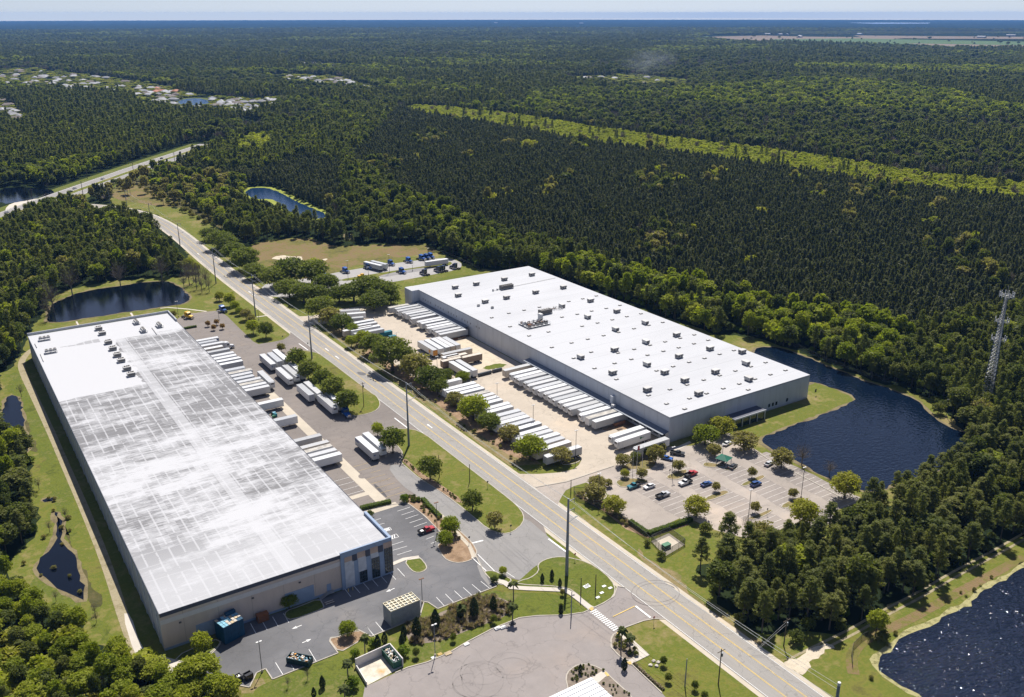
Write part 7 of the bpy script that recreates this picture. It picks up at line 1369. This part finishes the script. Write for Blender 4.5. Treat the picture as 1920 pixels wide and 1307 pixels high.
if 1:
    near_m = (sl_d < 850)
    hi = {'pine': [p.children[0] for p in P_['pine']], 'wood': [p.children[0] for p in P_['wood']], 'woodb': [p.children[0] for p in P_['woodb']]}
    def lows(kind, mat, dens, n, nm, seed): return [low(kind, mat, seed + i, dens, nm) for i in range(n)]
    LO = {'young': lows('young', L_plant, .55, 3, 'plantation_pine', 100), 'pine': lows('pine', L_pine, .16, 3, 'pine_tree', 110), 'wood': lows('wood', L_oak, .16, 3, 'broadleaf_tree', 120), 'woodb': lows('wood', L_bright, .16, 2, 'broadleaf_tree', 130), 'grey': lows('bare', L_grey, .45, 3, 'bare_tree', 140), 'olive': lows('wood', L_olive, .14, 2, 'broadleaf_tree', 150), 'lime': lows('oak', L_lime, .10, 2, 'broadleaf_tree', 160), 'yel': lows('oak', L_yel, .14, 2, 'broadleaf_tree', 170), 'limeb': lows('bush' if False else 'round', L_lime, .14, 3, 'shrub', 180), 'bare': lows('bare', L_grey, .3, 2, 'bare_tree', 190)}
    MID = {'pine': [low('pine', L_pine, 210 + i, .5, 'pine_tree') for i in range(3)], 'wood': [low('wood', L_oak, 220 + i, .5, 'broadleaf_tree') for i in range(3)], 'woodb': [low('wood', L_bright, 230 + i, .5, 'broadleaf_tree') for i in range(2)], 'young': [low('young', L_plant, 240 + i, 1.2, 'plantation_pine') for i in range(2)]}
    groups = []; src = []
    words = {'young': 'slender dark pine of the plantation', 'pine': 'dark pine among the forest', 'wood': 'leafy green tree among the forest', 'woodb': 'bright green tree among the forest', 'grey': 'grey leafless tree among the forest', 'olive': 'olive tree among the forest', 'lime': 'pale lime tree standing out of the plantation', 'yel': 'yellowish tree standing out of the plantation', 'limeb': 'lime shrub in the bright cleared strip', 'bare': 'bare trunk in the bright cleared strip'}
    def emit(k, protos, m_):
        ii = np.where(m_)[0]
        if len(ii) == 0: return
        vv = ii[vis[ii]]; vv = vv if len(vv) else ii
        order = vv[np.argsort(sl_d[vv])]
        for j, p in enumerate(protos):                     # each source tree stands at one of the spots itself
            if j >= len(order): continue
            i = order[min(len(order) - 1, j * 2)]; p.location = (float(fx_[i]), float(fy_[i]), 0); s = float(sclx[i]); p.scale = (s, s, float(sclz[i])); tag(p, words[k] + (' of the far woods' if 'forest' in words[k] else ''), 'shrub' if k == 'limeb' else 'tree', words[k]); 
            if 'category' not in p.keys(): pass
            ii = ii[ii != i]
        xyz = np.stack([fx_[ii], fy_[ii], 0 * fx_[ii]], 1); s = sclx[ii]; sz = sclz[ii] * (np.where(K_[ii] == 'limeb', .7, 1) if k == 'limeb' else 1)
        groups.append((protos, xyz, np.stack([s, s, sz], 1), G_.uniform(0, 6.28, len(ii))))
    for k in LO:
        m_ = ok & ~taken & (K_ == k)
        if k in MID: emit(k, MID[k], m_ & near_m); emit(k, LO[k], m_ & ~near_m)
        else: emit(k, LO[k], m_)
    print('forest instances', sum(len(g_[1]) for g_ in groups))
    scatter('forest', groups, 'dark pine and hardwood forest reaching to the horizon')
# undergrowth under the near woods, lake edge and scrub
ux, uy, us = fan(120, 1000, 4.2, 1000, 36); pxs, pys = px_of(ux, uy)
def innu(s): return inpoly(pxs, pys, PP(s) if isinstance(s, str) else s)
um = innu(SE) | innu(SW) | innu('0,812 45,840 60,872 40,905 70,952 72,989 33,1038 0,1058')
edge = innu('1345,618 1467,640 1567,680 1687,718 1773,770 1830,812 1840,790 1760,720 1600,660 1467,620 1345,600') | innu('820,465 900,500 1000,505 1345,628 1345,600 1000,480 860,450')
scr = innu('330,322 460,350 450,400 455,440 380,420 330,392 250,350 260,330 205,345 205,370') & (G_.random(ux.shape) < .5)
lft = (innu('70,905 95,900 125,960 150,1030 165,1120 180,1150 150,1150 130,1090 110,1020 90,960') & (G_.random(ux.shape) < .4)) | innu('0,1060 60,990 30,940 20,900 90,930 130,1010 150,1080 160,1170 110,1150 50,1110') & (G_.random(ux.shape) < .10)
bank = innu('1560,1310 1600,1250 1640,1195 1925,1040 1925,1060 1700,1180 1640,1240 1660,1300') & (G_.random(ux.shape) < .3)
gr = []
ub = [p.children[0] for p in P_['dbush']]; ul = [p.children[0] for p in P_['bush']]; uo = [p.children[0] for p in P_['obush']]
def add(m_, pr, smin, smax):
    n = int(m_.sum())
    if n: s = G_.uniform(smin, smax, n); gr.append((pr, np.stack([ux[m_], uy[m_], 0 * ux[m_]], 1), np.stack([s, s, s * G_.uniform(.7, 1.2, n)], 1), G_.uniform(0, 6.28, n)))
r1 = G_.random(ux.shape)
add(um & (r1 < .30), ub, .7, 1.3); add(um & (r1 > .45) & (r1 < .58), ul, .5, 1.1); add((edge) & (r1 < .5), ub, .9, 1.7); add(edge & (r1 > .7), ul, .6, 1.2); add(scr & (r1 < .5), uo, .6, 1.5); add(scr & (r1 > .72), ub, .6, 1.6); add(lft, uo, .25, .6); add(bank, uo, .2, .4)
scatter('undergrowth', gr, 'low green undergrowth below the near woods')
# ornamental tufts between the two lower lots, and the low planting beds
me, _c = crown('tuft', 5, L_tuft); tf = bpy.data.objects.new('grass_tuft', me); COL.objects.link(tf)
tp_ = []; bedp = q(640, 872, 3, '340,900 500,860 570,820 700,780 740,740 880,740 960,780 950,830 880,870 760,910 640,960 560,990 420,1010 380,1000'); 
xs_ = [p[0] for p in bedp]; ys_ = [p[1] for p in bedp]
while len(tp_) < 270:
    x, y = rt.uniform(min(xs_), max(xs_)), rt.uniform(min(ys_), max(ys_))
    if inpoly([x], [y], bedp)[0]: tp_.append((x, y, .06))
sheet('mulch_bed', smooth(bedp), .07, m_bed)
tf.location = tp_[0]; tag(tf, 'dry ornamental grass tuft in the brown bed between the lots', 'grass tuft'); a_ = np.array(tp_[1:]); s = G_.uniform(.8, 1.7, len(a_)); scatter('ornamental_grass', [([tf], a_, np.stack([s, s, s], 1), G_.uniform(0, 6.28, len(a_)))], 'brown ornamental grasses in the bed between the lots')
def beds(name, polys, n, protos, s0, s1, z=.17, lab=None):
    pts = []
    for pl in polys:
        xs_ = [p[0] for p in pl]; ys_ = [p[1] for p in pl]; c_ = 0
        while c_ < n:
            x, y = rt.uniform(min(xs_), max(xs_)), rt.uniform(min(ys_), max(ys_))
            if inpoly([x], [y], pl)[0]: pts.append((x, y, z)); c_ += 1
    a = np.array(pts); s = G_.uniform(s0, s1, len(a)); return scatter(name, [(protos, a, np.stack([s, s, s], 1), G_.uniform(0, 6.28, len(a)))], lab)
beds('bedding_plants', [full('1062,1262 1075,1251 1087,1246 1109,1247 1134,1259 1128,1263 1107,1270 1072,1285'), full('1142,1271 1190,1312 1200,1345 1160,1345 1120,1290')], 34, ub, .12, .22, lab='small dark bedding plants dotted over the grey mulch')
beds('bedding_plants', [full('1165,1190 1180,1198 1198,1226 1175,1240 1150,1215 1148,1200')], 15, ub + uo, .25, .5, lab='shrubs filling the bed below the pair of palms')
beds('bedding_plants', [full('775,935 786,936 835,985 870,1015 850,1005 822,990 795,965'), full('752,933 775,930 782,942 765,944')], 22, uo + ub, .18, .36, lab='low plants dotted along the mulch strip')
beds('bedding_plants', [q(540, 760, 5.333, '1130,545 1180,550 1330,690 1300,690'), q(540, 760, 5.333, '1500,800 1560,830 1700,930 1660,950')], 11, ub, .14, .24, .2, lab='row of tiny shrubs along the island mulch')
beds('bedding_plants', [[(166, 262), (176, 255), (176, 400), (169, 400)]], 40, uo + ub, .2, .5, .07, lab='low plants under the roadside trees')
beds('bedding_plants', [q(1060, 760, 5.333, '100,900 200,880 400,1000 560,1120 700,1220 640,1240 380,1060')], 30, uo, .2, .5, .07, lab='low plants along the car park fence')
# ------------------------------------------------------------------ houses of the suburbs
m_hw = [paint('house_wall_%s' % n_, c, .8, .15) for n_, c in (('white', (.48, .46, .43)), ('cream', (.5, .43, .34)))]; m_hr = [flat('house_roof_' + n_, c, .8, var=.15, scale=.02) for n_, c in (('grey', (.25, .25, .26)), ('pale', (.40, .40, .41)), ('brown', (.17, .14, .12)), ('terracotta', (.36, .15, .09)))]
def house(w, d, h, roof):
    r = thing('house', '', 'house'); MB().box(-w / 2, w / 2, -d / 2, d / 2, 0, h).build('wall', m_hw[roof % 2], r)
    v = [(-w / 2 - .5, -d / 2 - .5, h), (w / 2 + .5, -d / 2 - .5, h), (w / 2 + .5, d / 2 + .5, h), (-w / 2 - .5, d / 2 + .5, h), (-w / 2 + d * .35, 0, h + 2.6), (w / 2 - d * .35, 0, h + 2.6)]
    MB().raw(v, [(0, 1, 5, 4), (1, 2, 5), (2, 3, 4, 5), (3, 0, 4), (3, 2, 1, 0)]).build('roof', m_hr[roof], r); return r
HS = [house(17, 12, 3, 0), house(15, 11, 3, 1), house(19, 12, 3.2, 2), house(24, 13, 3.6, 3)]
rh = random.Random(4); nh = 0; HG = 'houses of the far suburb'
areas = [('0,133 60,130 120,137 240,152 330,167 330,186 200,176 60,164 0,156', 74, 'in the largest suburb at the far left'), ('255,170 330,174 440,188 520,186 515,203 460,216 400,212 340,208 270,195', 70, 'round the small blue suburban lake'), ('485,145 560,142 640,148 700,168 640,166 560,157', 34, 'in the second suburb farther off, left of the bright strip'), ('0,182 25,203 50,228 40,234 0,210', 10, 'along the lane at the left edge'), ('560,119 655,123 655,126 560,124', 14, 'in the farthest row of pale houses'), ('1040,150 1180,143 1285,154 1285,165 1150,158', 9, 'scattered in the woods near the smoke')]
for s, n, w_ in areas:
    pl = PP(s); c_ = 0; xs_ = [p[0] for p in pl]; ys_ = [p[1] for p in pl]; kinds_seen = {}
    while c_ < n:
        a, b_ = rh.uniform(min(xs_), max(xs_)), rh.uniform(min(ys_), max(ys_))
        if not inpoly([a], [b_], pl)[0] or (326 < a < 398 and 180 < b_ < 200): continue
        if c_ % 3 == 0: k_ = 0
        x, y = W(a, b_); kk = rh.choice((0, 0, 1, 1, 1, 2)); k_ = kk
        if 284 < a < 335 and b_ < 178 and rh.random() < .5: kk = 3
        col_ = ('grey-roofed', 'pale-roofed', 'brown-roofed', 'terracotta-roofed')[kk]; s_ = .95 + (math.hypot(x, y) / 2500) * .12
        place(HS[kk], (x, y, 0), rh.uniform(0, 3.14), '%s low house %s' % (col_, w_), '%s houses %s' % (col_, w_), (s_, s_, s_ * 1.15)); c_ += 1
# pale lanes between the houses, barns by the fields
for s in ('5,197 20,212 38,226 55,228', '1265,108 1290,106 1306,110', '1268,112 1285,116 1300,112', '250,196 290,190 320,176', '30,150 120,153 200,163 300,172', '500,150 600,150 690,166', '1148,84 1165,88'):
    ribbon(full(s), 12 if s[0] != '1' else 26, .1).build('lane', m_walk)['kind'] = 'structure'
for i, s in enumerate(('1438,66', '1462,66.5', '1475,66.5', '1500,70', '1612,66', '1840,72', '1895,69', '930,43.5', '1090,44.5', '1135,74', '1155,72', '1188,66', '1500,71')):
    x, y = full(s)[0]; d_ = math.hypot(x, y); o = thing('barn', '%s pale farm building from the left along the far fields' % nth(i), 'barn', (x, y, 0), .3 * i, 'pale farm buildings of the far fields'); L_ = 60 if d_ > 6000 else 40
    MB().box(-L_ / 2, L_ / 2, -9, 9, 0, 9).build('wall', m_hw[0], o); MB().raw([(-L_ / 2 - 1, -10, 9), (L_ / 2 + 1, -10, 9), (L_ / 2 + 1, 10, 9), (-L_ / 2 - 1, 10, 9), (-L_ / 2 - 1, 0, 13), (L_ / 2 + 1, 0, 13)], [(0, 1, 5, 4), (2, 3, 4, 5), (1, 2, 5), (3, 0, 4)]).build('roof', m_hr[1], o)
# thin smoke over the woods
sx_, sy_ = W(1215, 160); bm = bmesh.new(); bmesh.ops.create_icosphere(bm, subdivisions=3, radius=1)
for v in bm.verts: v.co = Vector((v.co.x * 95 * (1 + .25 * math.sin(v.co.y * 5)), v.co.y * 60, 55 + v.co.z * 45))
me = bpy.data.meshes.new('smoke'); bm.to_mesh(me); bm.free(); so = bpy.data.objects.new('smoke', me); COL.objects.link(so); so.location = (sx_, sy_, 0); tag(so, 'thin pale smoke drifting over the woods', kind='stuff')
m = bpy.data.materials.new('smoke'); m.use_nodes = True; t = m.node_tree; t.nodes.remove(t.nodes['Principled BSDF']); pv = t.nodes.new('ShaderNodeVolumePrincipled'); pv.inputs['Color'].default_value = (.8, .87, .95, 1); pv.inputs['Density'].default_value = .0012
tcs = t.nodes.new('ShaderNodeTexCoord'); ln = N(t, 'ShaderNodeVectorMath', operation='LENGTH'); mpp_ = t.nodes.new('ShaderNodeMapping'); mpp_.inputs['Location'].default_value = (-1, -1, -1); mpp_.inputs['Scale'].default_value = (2, 2, 2); t.links.new(tcs.outputs['Generated'], mpp_.inputs[0]); t.links.new(mpp_.outputs[0], ln.inputs[0])
fall = mth(t, 'MAXIMUM', mth(t, 'SUBTRACT', 1.0, ln.outputs['Value']), 0.0); nn_ = noise(t, mpp_.outputs[0], 2.2, 4, .6); t.links.new(mth(t, 'MULTIPLY', mth(t, 'MULTIPLY', fall, fall), mth(t, 'MULTIPLY', mth(t, 'MAXIMUM', mth(t, 'SUBTRACT', nn_, .42), 0.0), .05)), pv.inputs['Density'])
t.links.new(pv.outputs[0], t.nodes['Material Output'].inputs['Volume']); me.materials.append(m)
# ------------------------------------------------------------------ the air
HZ = MB().box(-27000, 27000, -27000, 27000, -1, 260).build('haze', []) if False else None
hm = bpy.data.materials.new('haze'); hm.use_nodes = True; t = hm.node_tree; t.nodes.remove(t.nodes['Principled BSDF']); pv = t.nodes.new('ShaderNodeVolumePrincipled')
pv.inputs['Color'].default_value = (.19, .45, 1.0, 1); pv.inputs['Density'].default_value = 4.0e-5; pv.inputs['Anisotropy'].default_value = .0; t.links.new(pv.outputs[0], t.nodes['Material Output'].inputs['Volume'])
hz = MB().box(-27000, 27000, -27000, 27000, -1.5, 185).build('haze', hm); hz['kind'] = 'stuff'; hz['label'] = 'thin blue haze over the distant forest'
